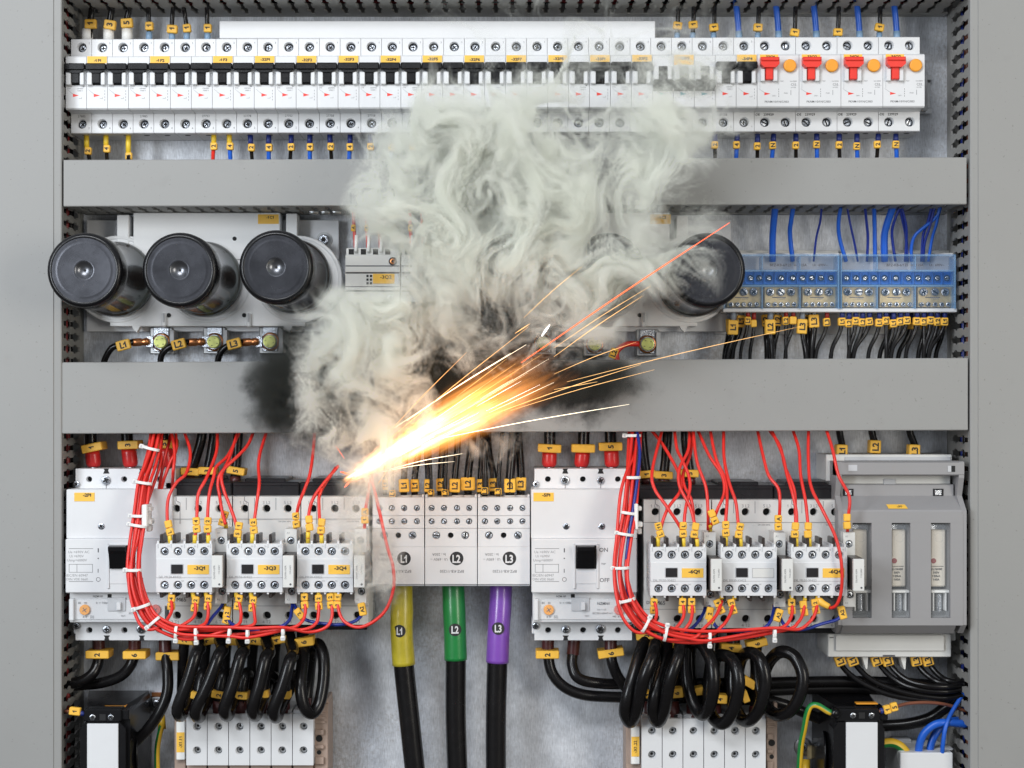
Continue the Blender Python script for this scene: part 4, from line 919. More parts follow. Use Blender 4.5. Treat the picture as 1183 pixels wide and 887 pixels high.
# the three phase cables in coloured sleeves
for t_, m_, cn, pts, rs, lab in [('L1', 'yellow_green', 'yellow', [(465, 672, 40), (464.5, 700, 44), (464, 730, 46), (466.5, 768, 46), (473, 830, 46), (481, 905, 46)], (9.2, 10.2), (461.4, 729)),
                                 ('L2', 'green', 'green', [(523.5, 672, 40), (524.5, 700, 44), (525.7, 730, 46), (526.5, 762, 46), (526.5, 830, 46), (529, 905, 46)], (10.2, 9.9), (525.7, 727.4)),
                                 ('L3', 'purple', 'purple', [(579, 672, 40), (578, 700, 44), (576, 730, 46), (574.5, 765, 46), (573, 830, 46), (573, 905, 46)], (10.2, 9.9), (575.5, 726))]:
    th = Thing('power_cable', 'thick black cable with %s sleeve marked %s, rising into its block' % (cn, t_), 'cable', P(*pts[-1]), 'three thick phase cables')
    q = MB(); q.tube([P(*p) for p in pts[2:]], 9.0, 'cable_black', 24, 10); th.part('insulation', q)
    q = MB(); q.tube([P(*p) for p in pts[:4]], 9.8, m_, 28, 10, rs=[rs[0] / 9.8 * .98, .93 if t_ == 'L1' else 1.0, 1.02, 1.0, 1.01, 1.03]); slv = th.part('sleeve', q)
    q = MB(); z = 46 + 10.1; cx, cy = PX(lab[0], z), PY(lab[1], z)
    # round sticker wrapped on the sleeve
    N = 26; R_ = 10.25; vs = []; rr = 5.5; ccx = PX(np.interp(lab[1], [700, 765], [pts[1][0], pts[3][0]]), 46)
    rings = [0, .5, .8, 1.0]
    for a in rings:
        for k in range(N):
            X_ = cx + rr * a * math.cos(2 * PI * k / N); Y_ = cy + rr * a * math.sin(2 * PI * k / N); vs.append((X_, Y_, 46 + math.sqrt(max(R_ ** 2 - (X_ - ccx) ** 2, 1)) + .1))
    q.add(vs, [(r_ * N + k, r_ * N + (k + 1) % N, (r_ + 1) * N + (k + 1) % N, (r_ + 1) * N + k) for r_ in range(3) for k in range(N)], 'ink', True)
    tv, tf = text_mesh(t_, .03); kf = 6.2 / .7
    q.add([(cx + kf * .75 * a, cy + kf * c_, 46 + math.sqrt(max(R_ ** 2 - (cx + kf * .75 * a - ccx) ** 2, 1)) + .32) for a, c_, _ in tv], tf, 'white_plastic'); th.part('sticker', q, slv)

# wires into the distribution blocks from above
ABL = 'black wires entering the phase blocks'
def dwire(pts, r, mk, lb):
    u, v, w_, h, tx, z = mk
    wire(lb, pts, r, 'cable_black', ABL, [((u, v, z, w_, h, random.uniform(-3, 3), tx, 90), {'th_': min(w_, 9) * .7, 'thick': min(w_, 9) * .6})], [])
for u, v, w_, h, tx, z, r, top, lb in [
    (445, 560, 7, 12, 'L1', 40, 1.9, 446, 'black wire with large yellow L1 marker at the left end of the L1 block'), (453, 570, 7.5, 7.5, 'L1', 58, 1.4, 455, 'thin black wire with small low yellow marker at the L1 block'), (466.5, 561, 12, 15, 'L1', 50, 2.9, 470, 'black wire with the widest yellow L1 marker in the smoke'), (479, 561, 10, 14.5, 'L1', 44, 2.9, 486, 'black wire at the right end of the L1 block'),
    (494, 561, 8, 15, 'L2', 40, 2.6, 492, 'black wire at the left end of the L2 block'), (497.8, 569, 7.5, 7.5, 'L2', 58, 1.4, 496, 'thin black wire with small low marker at the left of the L2 block'), (508.8, 560, 10, 14.5, 'L2', 46, 2.9, 512, 'black wire with L2 marker behind the two thin ones'), (514, 569, 8, 7.5, 'L2', 58, 1.8, 516, 'thin black wire with small low marker at the middle of the L2 block'),
    (525.3, 561, 12.5, 15.5, 'L2', 52, 3.0, 530, 'thick black wire with the big upright L2 marker'), (540.5, 559, 17, 15, 'L2', 46, 3.6, 546, 'thick black wire with the broad L2 marker at the right of the L2 block'),
    (555, 561, 9, 15, 'L3', 40, 2.8, 558, 'black wire at the left end of the L3 block'), (560, 567, 8, 8, 'L3', 58, 2.6, 558.5, 'black wire with small low L3 marker, leftmost on the L3 block'), (569.6, 560, 10, 15, 'L3', 46, 3.1, 562, 'black wire leaning left above the L3 block'), (575.5, 568, 8, 8, 'L3', 58, 2.0, 580, 'thin black wire with small low L3 marker'),
    (589, 561, 13, 16, 'L3', 54, 4.0, 593, 'thick black wire with the big upright L3 marker'), (601.5, 559, 13, 15, 'L3', 46, 3.6, 599, 'thick black wire with the broad L3 marker, rightmost on the L3 block')]:
    dwire([(top + random.uniform(-2, 2), 488, 45), ((top * 2 + u) / 3, 520, z - 6), (u + .3, v - 12, z - 3), (u, v + 6, z - 3), (u, v + 17, z - 6)], r, (u, v, w_, h, tx, z + 1), lb)

# ================================================================ CABLES AT THE MAIN BREAKERS
TOPB = 'heavy cables with red boots above the main breakers'
for u, v, um, vm, t_, a, lb, col in [(108, 530, 105.5, 517, '1', 12, 'leaning red boot and yellow marker 1 at the left of breaker -2F1', 0), (150.5, 531, 147.5, 514, '3', 2, 'red boot and yellow marker 3 on top of breaker -2F1', 0), (193, 526, 189, 513, '5', 0, 'red boot and yellow marker 5 behind the red wire bundle', 0),
    (634.5, 531, 635, 518, '1', -3, 'red boot and yellow marker 1 at the left of breaker -5F1', 1), (672, 531, 674, 518, '', -1, 'red boot and blank yellow marker in the middle of breaker -5F1', 1), (707, 531, 705.7, 516, '5', 1, 'red boot and yellow marker 5 at the right of breaker -5F1', 1)]:
    le = (um - u) * 1.2
    th = wire('cable with ' + lb, [(um + le * 1.3, 480, 38), (um + le * .3, 500, 38), (um, 518, 38), (u, 536, 38)], 5.2, 'cable_black', TOPB, [((um, vm, 49, 27 if col else 24, 9.5, a, t_, 90 if t_ else 0), {'th_': 6, 'thick': 22})], [], 'cable', n=14)
    q = MB(); q.tube([P(um + (u - um) * .35, vm + 4, 38), P(u, 534, 38), P(u + (u - um) * .1, 539, 38)], 6.6, 'red_boot', 22, 3, rs=[.98, 1.0, 1.0, .93, .78]); q.tube([P(u, 538, 38), P(u + .5, 546, 38)], 4.6, 'chrome', 16, 1); th.part('boot', q)
# cables feeding the contactors from above
FC = 'heavy black cables above the contactors'
for u, v, t_, a, top, lb in [(219, 545, '1', -3, 233, 'first above contactor -3Q1'), (239, 544, '3', -2, 247, 'second above contactor -3Q1'), (272, 544, '5', -10, 275, 'above contactor -3Q3'), (747, 548, '1', 5, 742, 'first above contactor -6Q1'), (767, 549, '3', -3, 771, 'second above contactor -6Q1'), (797, 547, '5', -2, 792, 'third above contactor -6Q1')]:
    wire('heavy black cable with yellow marker %s, %s' % (t_, lb), [(top + 1, 485, 34), (top, 505, 36), ((top + u) / 2, 530, 36), (u, 548, 36), (u, 562, 34)], 4.4, 'cable_black', FC, [((u, v, 44, 21, 8.5, a, t_, 90), {'th_': 5.5, 'thick': 17})], [((u, 550, 36), (u, 560, 36), 5.0, 'maroon')], 'cable', n=14)

LOWC = 'heavy cables below the main breakers'
for u, t_, vm, um, pts, lb in [
    (114, '2', 756.5, 112, [(114, 735, 34), (114, 752, 34), (113, 766, 36), (107, 778, 40), (94, 787, 42), (76, 790, 42), (50, 792, 40)], 'turning left from breaker -2F1, marker 2'),
    (155.5, '6', 757, 155, [(155.5, 735, 34), (155.5, 752, 34), (151, 768, 36), (139, 781, 34), (118, 788.5, 30), (96, 791, 28), (50, 794, 26)], 'turning left from the middle of breaker -2F1, marker 6'),
    (191, '4', 758.5, 193, [(190.5, 735, 40), (191, 752, 42), (193.5, 775, 50), (193, 800, 54), (184, 823, 56), (170, 843, 54), (152, 862, 50)], 'curving into the left current transformer, marker 4'),
    (633, '2', 756.5, 632.5, [(633, 735, 34), (633, 752, 34), (637, 775, 36), (650, 792, 38), (672, 802, 38), (705, 805, 34), (760, 806, 30), (860, 808, 28), (900, 812, 28), (950, 832, 24), (985, 846, 22)], 'running right from breaker -5F1 behind the coils, marker 2'),
    (663, '', 0, 0, [(663.5, 735, 34), (662, 752, 34), (661, 768, 38), (668, 783, 42), (690, 789, 40), (730, 790, 30), (850, 789, 26), (980, 787, 26), (1060, 790, 30), (1112, 796, 34)], 'without marker, running right from breaker -5F1'),
    (706, '6', 755, 706, [(705.5, 735, 40), (705.5, 752, 42), (708, 768, 44), (716, 785, 42), (728, 796, 36), (760, 800, 30), (860, 799, 22), (980, 795, 20), (1112, 803, 24)], 'from the right pole of breaker -5F1, marker 6')]:
    q_ = [((um, vm, 48, 27 if um != 706 else 30, 9.3, 0 if um != 706 else 8, t_, 90), {'th_': 6, 'thick': 20})] if t_ else []
    th = wire('heavy black cable ' + lb, pts, 4.9, 'cable_black', LOWC, q_, [], 'cable', n=14, sub=7)
    q = MB(); q.tube([P(*pts[0]), P(*pts[1]), P(pts[1][0] + (pts[2][0] - pts[1][0]) * .25, pts[1][1] + 4, pts[1][2])], 5.5, 'maroon', 18, 3); th.part('sleeve', q)

# ================================================================ FUSE SWITCH
th = Thing('fuse_switch', 'large grey fuse switch with three windows over its fuses', 'fuse switch', P(1033, 760, 2))
q = MB(); q.pbox(954.5, 525, 1100, 556, 2, 52, 'warm_white', .8); q.pbox(958, 552, 1104, 740, 2, 50, 'warm_white', .5)
q.pbox(976, 527.5, 1098, 532, 52, 53, 'pale_grey', .2); q.pbox(972, 549, 1098, 559, 52, 66, 'warm_white', .5, zr=66); q.pbox(1021, 553, 1035, 560, 66, 67, 'pale_grey', .3)
q.pbox(956.5, 732, 1099, 759, 2, 56, 'warm_white', .7); q.pbox(965.5, 733.5, 1091, 752, 56, 58.5, 'warm_white', .5); q.pbox(1020, 756.5, 1034, 758.5, 56, 56.3, 'ink_grey', 0); q.pbox(958.5, 736, 963, 737, 56, 56.3, 'ink_grey', 0)
q.pbox(955.5, 735, 957.5, 757, 2, 48, 'warm_white', .3)
for a in ((996, 1003), (1040, 1047)): q.pprism([(a[0], 758), (a[1], 758), (a[1] - 1, 773), (a[1] - 2.5, 773)], 20, 50, 'warm_white')
th.part('base', q)
q = MB(); X = lambda u: PX(u, 95)
zF = 92; x0, x1 = PX(966.5, 84), PX(1114, 84)
y = lambda v, z: PY(v, z)
# handle frame: top bar, two cheeks, sloping shelf, front plate with three slots, lower chamfer
q.prism([(y(533, 84), 66), (y(533, 84), 81), (y(534.5, 84), 84), (y(548, 84), 84), (y(549.5, 84), 82), (y(549.5, 84), 66)], x0, x1, 'switch_grey', 'YZ')
for (xa, xb) in ((x0, x0 + 4.5), (x1 - 4.5, x1)):
    q.prism([(y(533.5, 84), 50), (y(533.5, 84), 83.4), (y(552, 84), 83.4), (y(573, 80), 76), (y(590, zF), zF - .5), (y(722, zF), zF - .5), (y(732, 84), 80), (y(732, 84), 50)], xa, xb, 'switch_grey', 'YZ')
q.pbox(971, 559.5, 1102, 573.5, 50, 72, 'switch_grey', .6)
q.prism([(y(572.5, 72), 60), (y(572.5, 72), 72), (y(589, zF), zF - 1), (y(591, zF), zF), (y(594, zF), zF), (y(594, zF), 60)], x0 + 4, x1 - 4, 'switch_grey', 'YZ')
ws = [(981, 1007.5), (1030.3, 1051.7), (1075.6, 1098)]
ws[0] = (985, 1007)
fy0, fy1 = PY(594, zF), PY(604, zF); 
q.box(x0 + 3, x1 - 3, PY(604, zF), fy0 + .1, 60, zF, 'switch_grey', .1); q.box(x0 + 3, x1 - 3, PY(722.5, zF), PY(713.8, zF), 60, zF, 'switch_grey', .1)
cur = x0 + 3
for (a, b_) in ws: q.box(cur, PX(a, zF), PY(713.9, zF), PY(603.9, zF), 60, zF, 'switch_grey', .1); cur = PX(b_, zF)
q.box(cur, x1 - 3, PY(713.9, zF), PY(603.9, zF), 60, zF, 'switch_grey', .1)
q.prism([(y(722.4, zF), zF - .2), (y(722.4, zF), 60), (y(732, 84), 60), (y(732, 84), 82)], x0 + 4, x1 - 9, 'switch_grey', 'YZ')
th.part('handle_cover', q)
q = MB()
for u in (980, 1084): q.pbox(u - 6, 564.5, u + 6, 573, 72, 72.5, 'hole_black', 0); q.pbox(u - 4, 565.5, u + 4, 572, 72.4, 74, 'chrome', .4)
q.pbox(980, 537, 990.5, 544, 84, 84.3, 'pale_grey', .2); q.pbox(1095, 538, 1103.5, 545, 84, 84.3, 'hole_black', 0); q.pbox(1095, 538, 1099, 545, 84.2, 84.5, 'pale_grey', 0)
th.part('latch', q)
q = MB(); z = 87; a_, b2 = (583, 587.3); 
q.add([(PX(1023.5, 84), PY(582.5, 84), 84.6), (PX(1045, 84), PY(582.5, 84), 84.6), (PX(1048.5, 88), PY(587.3, 88), 90.0), (PX(1026, 88), PY(587.3, 88), 90.0)], [(0, 1, 2, 3)], 'label_yellow'); q.ptext('-3F1', 1039, 584.9, 88.5, 2.4, 'ink', 0, .02); th.part('label', q)
for k, (a, b_) in enumerate(ws):
    q = MB(); c_ = (a + b_) / 2
    q.pbox(a - 1, 603, b_ + 1, 715, 66, 69, 'dark_grey', 0, zr=92); 
    q.pbox(a + .5, 612, b_ - 4.5, 678, 69, 82, 'fuse_ceramic', 1.0, zr=85); q.pbox(a + .3, 606, b_ - 1, 615, 69, 76, 'chrome', .5, zr=84)
    q.pbox(a + 1, 644, a + 6.6, 651, 82, 82.2, 'fuse_ceramic', 0, zr=85); q.lathe([(2.3, 82), (2.3, 82.5)], PX(a + 3.4, 84), PY(648, 84), 'ferrule_red', 14)
    q.pbox(a + 1.5, 654.2, b_ - 7, 654.8, 82, 82.3, 'ink', 0, zr=85)
    for j, s_ in enumerate(('gG NH00', '500V', '120kA', '160A')): q.text(s_, PX(a + 6.5, 84), PY(657.5 + 4 * j, 84), 82.35, 1.8, 'ink', 0, .02)
    # contact spring at the foot
    q.pbox(a + .2, 682, b_ - .2, 685, 74, 87, 'tie_white', .5, zr=87); q.pbox(a + 2.5, 685, a + 4, 706, 74, 86, 'tie_white', .3, zr=87); q.pbox(b_ - 5.5, 685, b_ - 4, 706, 74, 86, 'tie_white', .3, zr=87)
    q.lathe([(2.9, 0)] + [(2.9 - .7 * (i % 2), 1.2 * i) for i in range(1, 14)], 0, 0, 'chrome', 14, axis=(0, -1, 0), org=(PX(c_ - 1.2, 82), PY(686, 82), 79))
    th.part('fuse_link', q)
    q = MB(); q.pbox(a, 604, b_, 713.8, 88.4, 89.2, 'clear_cover', .3, zr=92); q.lathe([(4.2, 89.2), (4.2, 90.2), (3.5, 90.2), (3.5, 89.3)], PX(c_ - 1, 92), PY(621, 92), 'clear_cover', 26, caps=False); q.pbox(a + .5, 706, b_ - .5, 713.3, 86, 90.5, 'clear_cover', .5, zr=92); th.part('window', q)
for u, top, t_, a, v, lb in [(973, 969, 'L1', 0, 521, 'leftmost above the fuse switch'), (1011.5, 1006.5, 'L2', 0, 516, 'in the middle above the fuse switch'), (1056.8, 1050.5, 'L3', -1, 521, 'rightmost above the fuse switch')]:
    wire('black cable with yellow marker %s, %s' % (t_, lb), [(top, 488, 40), (top + 1, 500, 40), (u, 515, 38), (u + .8, 530, 36)], 3.2, 'cable_black', 'cables entering the fuse switch', [((u, v, 43, 13, 15, -2, t_, 90), {'th_': 7, 'thick': 12})], [], 'cable')
k_ = 0
for (u, a, t_, pts) in [(971, 20, 'L1', [(966, 752, 34), (975, 772, 36), (995, 788, 40), (1030, 803, 46), (1075, 809, 48), (1112, 806, 46)]), (985.5, 20, 'L1', [(981, 752, 34), (992, 772, 38), (1012, 788, 42), (1045, 800, 48), (1085, 806, 50), (1112, 804, 48)]),
                        (1013, 20, 'L2', [(1009, 752, 34), (1020, 772, 38), (1037, 787, 44), (1060, 796, 52), (1090, 799, 54), (1112, 796, 50)]), (1026, 15, 'L2', [(1022, 752, 36), (1031, 771, 40), (1047, 785, 48), (1070, 792, 56), (1094, 793, 56), (1113, 790, 50)]),
                        (1059, 12, 'L3', [(1056, 752, 34), (1063, 771, 38), (1074, 782, 44), (1088, 789, 50), (1113, 791, 50)]), (1072.5, 15, 'L3', [(1068, 752, 36), (1076, 770, 40), (1086, 781, 46), (1098, 787, 52), (1113, 787, 50)])]:
    k_ += 1; side = 'left' if k_ % 2 else 'right'
    wire('black cable with yellow %s marker under the fuse switch, %s one of its pair' % (t_, side), pts, 2.5, 'cable_black', 'cables leaving the fuse switch below', [((u, 763.5, 46, 12, 12, a, t_, 90), {'th_': 7})], [], 'cable', n=10, sub=7)

# ================================================================ BLUE TERMINAL BLOCKS
def blue_block(u0, u1, secs, screws, label):
    z = 46; th = Thing('neutral_terminal_block', label, 'terminal block', P((u0 + u1) / 2, 360, 2), 'blue covered distribution terminals')
    q = MB(); q.pbox(u0, 292, u1, 360, 2, 20, 'white_plastic', .6); q.pbox(u0 - 1, 356, u1 + 1, 360.5, 2, 44, 'white_plastic', .6); q.pbox(u0 + 2, 289, u1 - 2, 293, 2, 8, 'warm_white', .3)
    q.pbox(u0 + 1, 296, u1 - 1, 356, 18, 26, 'pale_grey', .4)
    th.part('base', q)
    q = MB(); q.pbox(u0 + 1, 313.5, u1 - 3, 329, 22, 34, 'terminal_blue', .8)
    for a, b_ in zip(screws[:-1], screws[1:]): m_ = (a + b_) / 2; q.pbox(m_ - .8, 314, m_ + .8, 328.5, 34, 36, 'terminal_blue', .3)
    for u in screws: q.lathe([(3.5, 33), (3.5, 35.4), (3.0, 35.5), (3.0, 34)], PX(u, 35), PY(321.3, 35), 'terminal_blue', 16)
    ss = th.part('screw_strip', q)
    for u in screws: screw(th, PX(u, 36), PY(321.3, 36), 36.2, 2.1, ss, slot='line')
    for (a, b_) in secs:
        q = MB(); q.pbox(a, 331.5, b_, 355, 24, 33, 'brass', .5); q.pbox(a + 9, 343.0, b_ - 14, 343.9, 33, 33.15, 'ink_grey', 0); q.ptext('125A', (a + b_) / 2, 344.5, 33.2, 3.0, 'ink_pale'); bb = th.part('busbar', q)
        w_ = b_ - a
        for f in (.18, .5, .79): screw(th, PX(a + w_ * f, 34), PY(337.3, 34), 35.2, 3.4, bb, slot='cross' if f != .5 else 'line')
        for f in (.12, .31, .5, .69, .88): screw(th, PX(a + w_ * f, 34), PY(351.6, 34), 35.2, 2.0, bb, slot='cross')
    q = MB(); q.pbox(u0, 295, u1 - .5, 356, 44.5, 46, 'clear_blue_tint', .5); q.pbox(u0, 293.6, u1 - .5, 296, 20, 46, 'clear_blue', .4); q.pbox(u1 - 2.5, 295, u1 - .3, 357, 20, 46.3, 'clear_blue', .4); q.pbox(u0, 295, u0 + 1.6, 357, 20, 46.3, 'clear_blue', .4)
    q.pbox(u0 + 1, 311.5, u1 - 3, 313.5, 36, 46.2, 'clear_blue', .3); q.pbox(u0 + 1, 328.7, u1 - 3, 331, 36, 46.2, 'clear_blue', .3)
    for (a, b_) in secs[1:]: q.pbox(a - 3.2, 329, a - 1.6, 357, 30, 46.4, 'clear_blue', .3); q.pbox(a - 3.2, 296, a - 1.6, 312, 30, 46.4, 'clear_blue', .3)
    q.ptext('BPZ-KB-6/125', u0 + (u1 - u0) * .49, 306, 46.2, 3.0, 'ink_grey', 0, .015); q.ptext('In : 125A', u0 + (u1 - u0) * .66, 306, 46.2, 2.8, 'ink_grey', 0, .015); q.ptext('Ui : 690V~', u0 + (u1 - u0) * .83, 306, 46.2, 2.8, 'ink_grey', 0, .015)
    th.part('cover', q)
blue_block(836, 970.3, [(840, 878.7), (883, 922), (926.7, 965.7)], (856, 867, 877, 888.5, 902.5, 916, 927, 938, 948.5, 960), 'blue topped terminal block under a clear cover, beside the capacitor')
blue_block(971.2, 1105, [(972.5, 1012), (1016, 1055.5), (1060, 1100)], (978, 989, 999.5, 1010, 1022, 1035, 1049.5, 1060.5, 1072, 1083, 1094), 'blue topped terminal block under a clear cover, beside the right duct')
q = MB(); q.pbox(826, 362, 1075, 386, .2, 5, 'white_plastic', .5); tag(q.build('adapter_plate'), 'flat white plate behind the markers under the blue terminals', 'plate')

BW = 'blue wires above the terminal blocks'
for r, m_, pts, lb in [(3.0, 'blue_wire', [(896, 236), (894, 256), (892.6, 275), (892.6, 302)], 'thick blue wire, leftmost above the left blue block'), (2.1, 'blue_wire', [(917, 236), (914, 255), (912.6, 270), (915.8, 302)], 'bright blue wire, second from the left above the left block'),
    (1.0, 'navy_wire', [(949.5, 236), (947.5, 256), (943, 275), (940, 302)], 'thin dark blue wire at the right end of the left blue block'), (1.8, 'blue_wire', [(972, 236), (968.8, 256), (970, 275), (977.5, 302)], 'bright blue wire curving right into the right blue block'),
    (1.0, 'navy_wire', [(978, 236), (983, 262), (987, 280), (991, 302)], 'thin dark blue wire beside the gap between the blocks'), (1.3, 'navy_wire', [(999, 236), (1001, 256), (1002.6, 275), (1001.6, 302)], 'dark blue wire over the third screw of the right block'), (1.9, 'blue_wire', [(1009.5, 236), (1010.3, 256), (1011, 302)], 'straight bright blue wire above the right block'),
    (3.2, 'blue_wire', [(1033, 236), (1027, 252), (1021.8, 272), (1022, 302)], 'thickest blue wire above the right blue block'), (1.3, 'navy_wire', [(1041, 236), (1033, 256), (1030.5, 272), (1034.5, 302)], 'dark blue wire bowing left beside the thickest one'), (1.4, 'navy_wire', [(1039, 236), (1043, 255), (1046.5, 272), (1048.5, 302)], 'dark blue wire bowing right, left of a parallel one'),
    (1.2, 'navy_wire', [(1042, 240), (1047, 262), (1047, 280), (1045.5, 302)], 'dark blue wire bowing right, close behind its neighbour'), (1.3, 'navy_wire', [(1077, 236), (1072, 256), (1066.5, 272), (1064.6, 302)], 'dark blue wire inside the crossing bunch at the right'), (1.5, 'blue_wire', [(1088, 236), (1082, 250), (1068, 262), (1057, 272), (1053, 285), (1053, 302)], 'blue wire sweeping far left out of the right bunch'),
    (1.4, 'blue_wire', [(1086, 236), (1082, 258), (1077, 275), (1072.5, 302)], 'rightmost blue wire above the right blue block'), (1.2, 'navy_wire', [(1080, 238), (1074, 262), (1068, 282), (1067, 302)], 'dark blue wire just left of the rightmost one')]:
    n_ = len(pts); wire(lb, [(u, v, 46 - 16 * (i / (n_ - 1))) for i, (u, v) in enumerate(pts)], r, m_, BW)

UW = 'wires with yellow markers under the blue terminals'
k_ = 0
spec = [(843, 376, 7.5, 16, '', 'ferrule_grey', 2.6, -6, 32), (847, 378, 12, 17, 'L1', 'ferrule_grey', 2.6, -8, 40), (856, 371, 9, 14, 'L1', 'ferrule_grey', 2.6, -11, 32), (864, 370.5, 7, 9.5, 'L1', 'ferrule_red', 1.6, -9, 40), (871, 373.5, 6.8, 8.5, '', 'ferrule_red', 1.6, -5, 40),
        (884.5, 370, 8, 14, 'L2', 'ferrule_grey', 2.6, 2, 30), (890, 377.5, 12, 17, 'L2', 'ferrule_grey', 2.6, 2, 40), (898.6, 370, 9.5, 13, 'L2', 'ferrule_grey', 2.6, -6, 32), (908, 370.5, 7, 9.5, 'L2', 'ferrule_red', 1.6, 0, 40), (916.5, 370, 8, 9, '', 'ferrule_red', 1.6, -10, 40),
        (927, 377, 11.5, 17, 'L3', 'ferrule_grey', 2.6, 5, 40), (932, 370, 8, 13, 'L3', 'ferrule_grey', 2.6, 2, 31), (940.5, 370.8, 12, 15, 'L3', 'ferrule_grey', 3.0, -3, 36), (955.5, 372, 7.5, 9.5, 'L3', 'ferrule_red', 1.7, -14, 40)]
for g_ in ((973, 981, 989, 996.7, 1004.7), (1016, 1024, 1032.5, 1040.5, 1048.2), (1059.5, 1067.6, 1075.5, 1083.5, 1091.8)):
    for j, u in enumerate(g_): spec.append((u, 371.5 + random.uniform(-1.5, 2), 8.2, 9.2, 'L' + str(1 + j % 2), 'ferrule_navy', 1.9, (-14, 0, -9, -12, -20)[j], 40))
for j in range(4): spec.append(((1027, 1052, 1068, 1090)[j], 376, 7, 8, '', 'ferrule_navy', 2.1, (-12, -16, -8, -10)[j], 30))
for (u, v, w_, h, tx, fm, r, dr, z) in spec:
    k_ += 1
    U_ = sorted(s_[0] for s_ in spec).index(u)
    pos = 'at the far left under the blue blocks' if U_ < 5 else 'left of the gap under the blue blocks' if U_ < 14 else 'right of the gap under the blue blocks' if U_ < 20 else 'midway under the right blue block' if U_ < 28 else 'at the far right under the blue blocks'
    ordn = ('first', 'second', 'third', 'fourth', 'fifth', 'sixth', 'seventh', 'eighth', 'ninth', 'tenth')
    fn = {'ferrule_grey': 'grey', 'ferrule_red': 'dark red', 'ferrule_navy': 'navy'}[fm]
    idx = U_ - (0 if U_ < 5 else 5 if U_ < 14 else 14 if U_ < 20 else 20 if U_ < 28 else 28)
    wire('%s black wire %s, %s ferrule' % (ordn[idx], pos, fn),
         [(u, 357, z - 4), (u, v, z - 3), (u + dr * .25, v + 14, z - 3), (u + dr * .8, v + 30, z), (u + dr, v + 48, z + 6)], r, 'cable_black', UW,
         [((u, v, z, w_, h, random.uniform(-6, 6), tx, 90), {'th_': 6.5 if h > 12 else 5, 'thick': 6})], [((u, 359, z - 3), (u, v - h / 2 + 1, z - 3), min(r * 1.15, 2.5), fm)])
# ================================================================ RED CONTROL WIRES, LEFT GROUP
ZA = 116   # plane of the auxiliary terminals
RW = 'red control wires of the left contactors'
RR = 'red control wires of the right contactors'
R_ = 1.42
def redw(label, pts, grp, marks, f=None, m_='red_wire', r=R_, fm='ferrule_yellow'):
    """marks: list of (u, v, w, h, angle, text); f: ferrule from/to"""
    mk = [((u, v, z, w_, h, a, t_, 90), {'th_': 4.2, 'thick': 4}) for (u, v, z, w_, h, a, t_) in marks]
    fr = [((f[0], f[1], f[2]), (f[3], f[4], f[5]), 1.9, fm)] if f else []
    return wire(label, pts, r, m_, grp, mk, fr, sub=7, n=9)
def two(u, v, z, a, t1, t2):
    """a pair of short sleeves in line"""
    dx, dy = 4.6 * math.sin(math.radians(a)), 4.6 * math.cos(math.radians(a))
    return [(u - dx, v - dy, z, 8.2, 8.6, a, t1), (u + dx, v + dy, z + .2, 8.6, 8.6, a + 3, t2)]
def drop(u, v, z=ZA, a=0): return (u, v + 8, z - 1, u + .3, v + 17, z - 4)
L_ = [
 ('into the first top terminal of contactor -3Q1', [(212, 496, 60), (219.8, 522, 76), (215.5, 546, 92), (203.7, 557.6, 100), (194.5, 576, 106), (193.3, 600, 112), (196, 622, 114)], two(195, 610, 117, 12, '', 'L'), (196, 618, 115, 197, 629, 113)),
 ('into the third top terminal of contactor -3Q1', [(251, 496, 60), (250, 522, 78), (239, 551, 98), (229, 571, 106), (227.4, 598, 112), (225.5, 622, 114)], two(226.5, 606.6, 117, 3, '4', '1'), (225.2, 618, 115, 225, 629, 113)),
 ('into the last top terminal of contactor -3Q1', [(278, 496, 60), (263.7, 525.5, 80), (250, 539, 92), (246.8, 551, 98), (241.7, 571, 106), (239.8, 598, 112), (241, 622, 114)], two(239.5, 606.6, 117, -2, '2', '1'), (240.6, 618, 115, 241, 629, 113)),
 ('into coil terminal A1 of contactor -3Q1', [(294, 496, 62), (284, 517, 80), (257, 544, 96), (251.8, 557.6, 100), (253.5, 571, 102), (256, 588, 108), (260.5, 606, 110)], two(257.8, 599, 106, -18, 'A', '1'), (260.4, 604, 100, 261.5, 612, 94)),
 ('into the second top terminal of contactor -3Q3', [(275.5, 496, 64), (265, 529, 84), (256, 549, 98), (258.6, 566, 104), (265, 583, 108), (272, 603, 113), (276, 623, 115)], two(275, 612, 118, -9, '1', '5'), (276, 619, 116, 276.8, 630, 113)),
 ('into the third top terminal of contactor -3Q3', [(308.5, 496, 64), (299, 530.6, 84), (299.5, 557.6, 100), (296.6, 581, 108), (294, 600, 113), (291.6, 622, 115)], two(292.6, 608, 118, 4, '2', '1'), (291.8, 616, 116, 291.4, 628, 113)),
 ('into coil terminal A1 of contactor -3Q3', [(364, 492, 60), (361.7, 522, 80), (358, 547.5, 92), (352.4, 564, 98), (344.8, 584, 104), (341, 610, 98)], two(341.8, 601, 106, 4, 'A', '1'), (341, 606, 100, 340.7, 613, 94)),
 ('from the smoke into the first top terminal of contactor -3Q4', [(391, 538, 96), (375, 557, 104), (361.7, 576, 110), (356.7, 595, 114), (355.8, 622, 115)], two(357, 604.6, 118, 4, '', ''), (356, 614, 116, 355.7, 627, 113)),
 ('from the smoke into the second top terminal of contactor -3Q4', [(388, 540, 92), (370.5, 568, 106), (368.6, 588, 112), (371, 622, 115)], two(371, 608, 118, -5, '', '1'), (371.4, 618, 116, 371.8, 628, 113)),
 ('from the smoke into coil terminal A1 of contactor -3Q4', [(428, 552, 86), (425, 572, 96), (422, 592, 102), (421, 612, 97)], two(421.3, 596, 106, 0, 'A', '1'), None),
]
for lb, pts, mk, f in L_: redw('red wire ' + lb, pts, RW, mk, f)

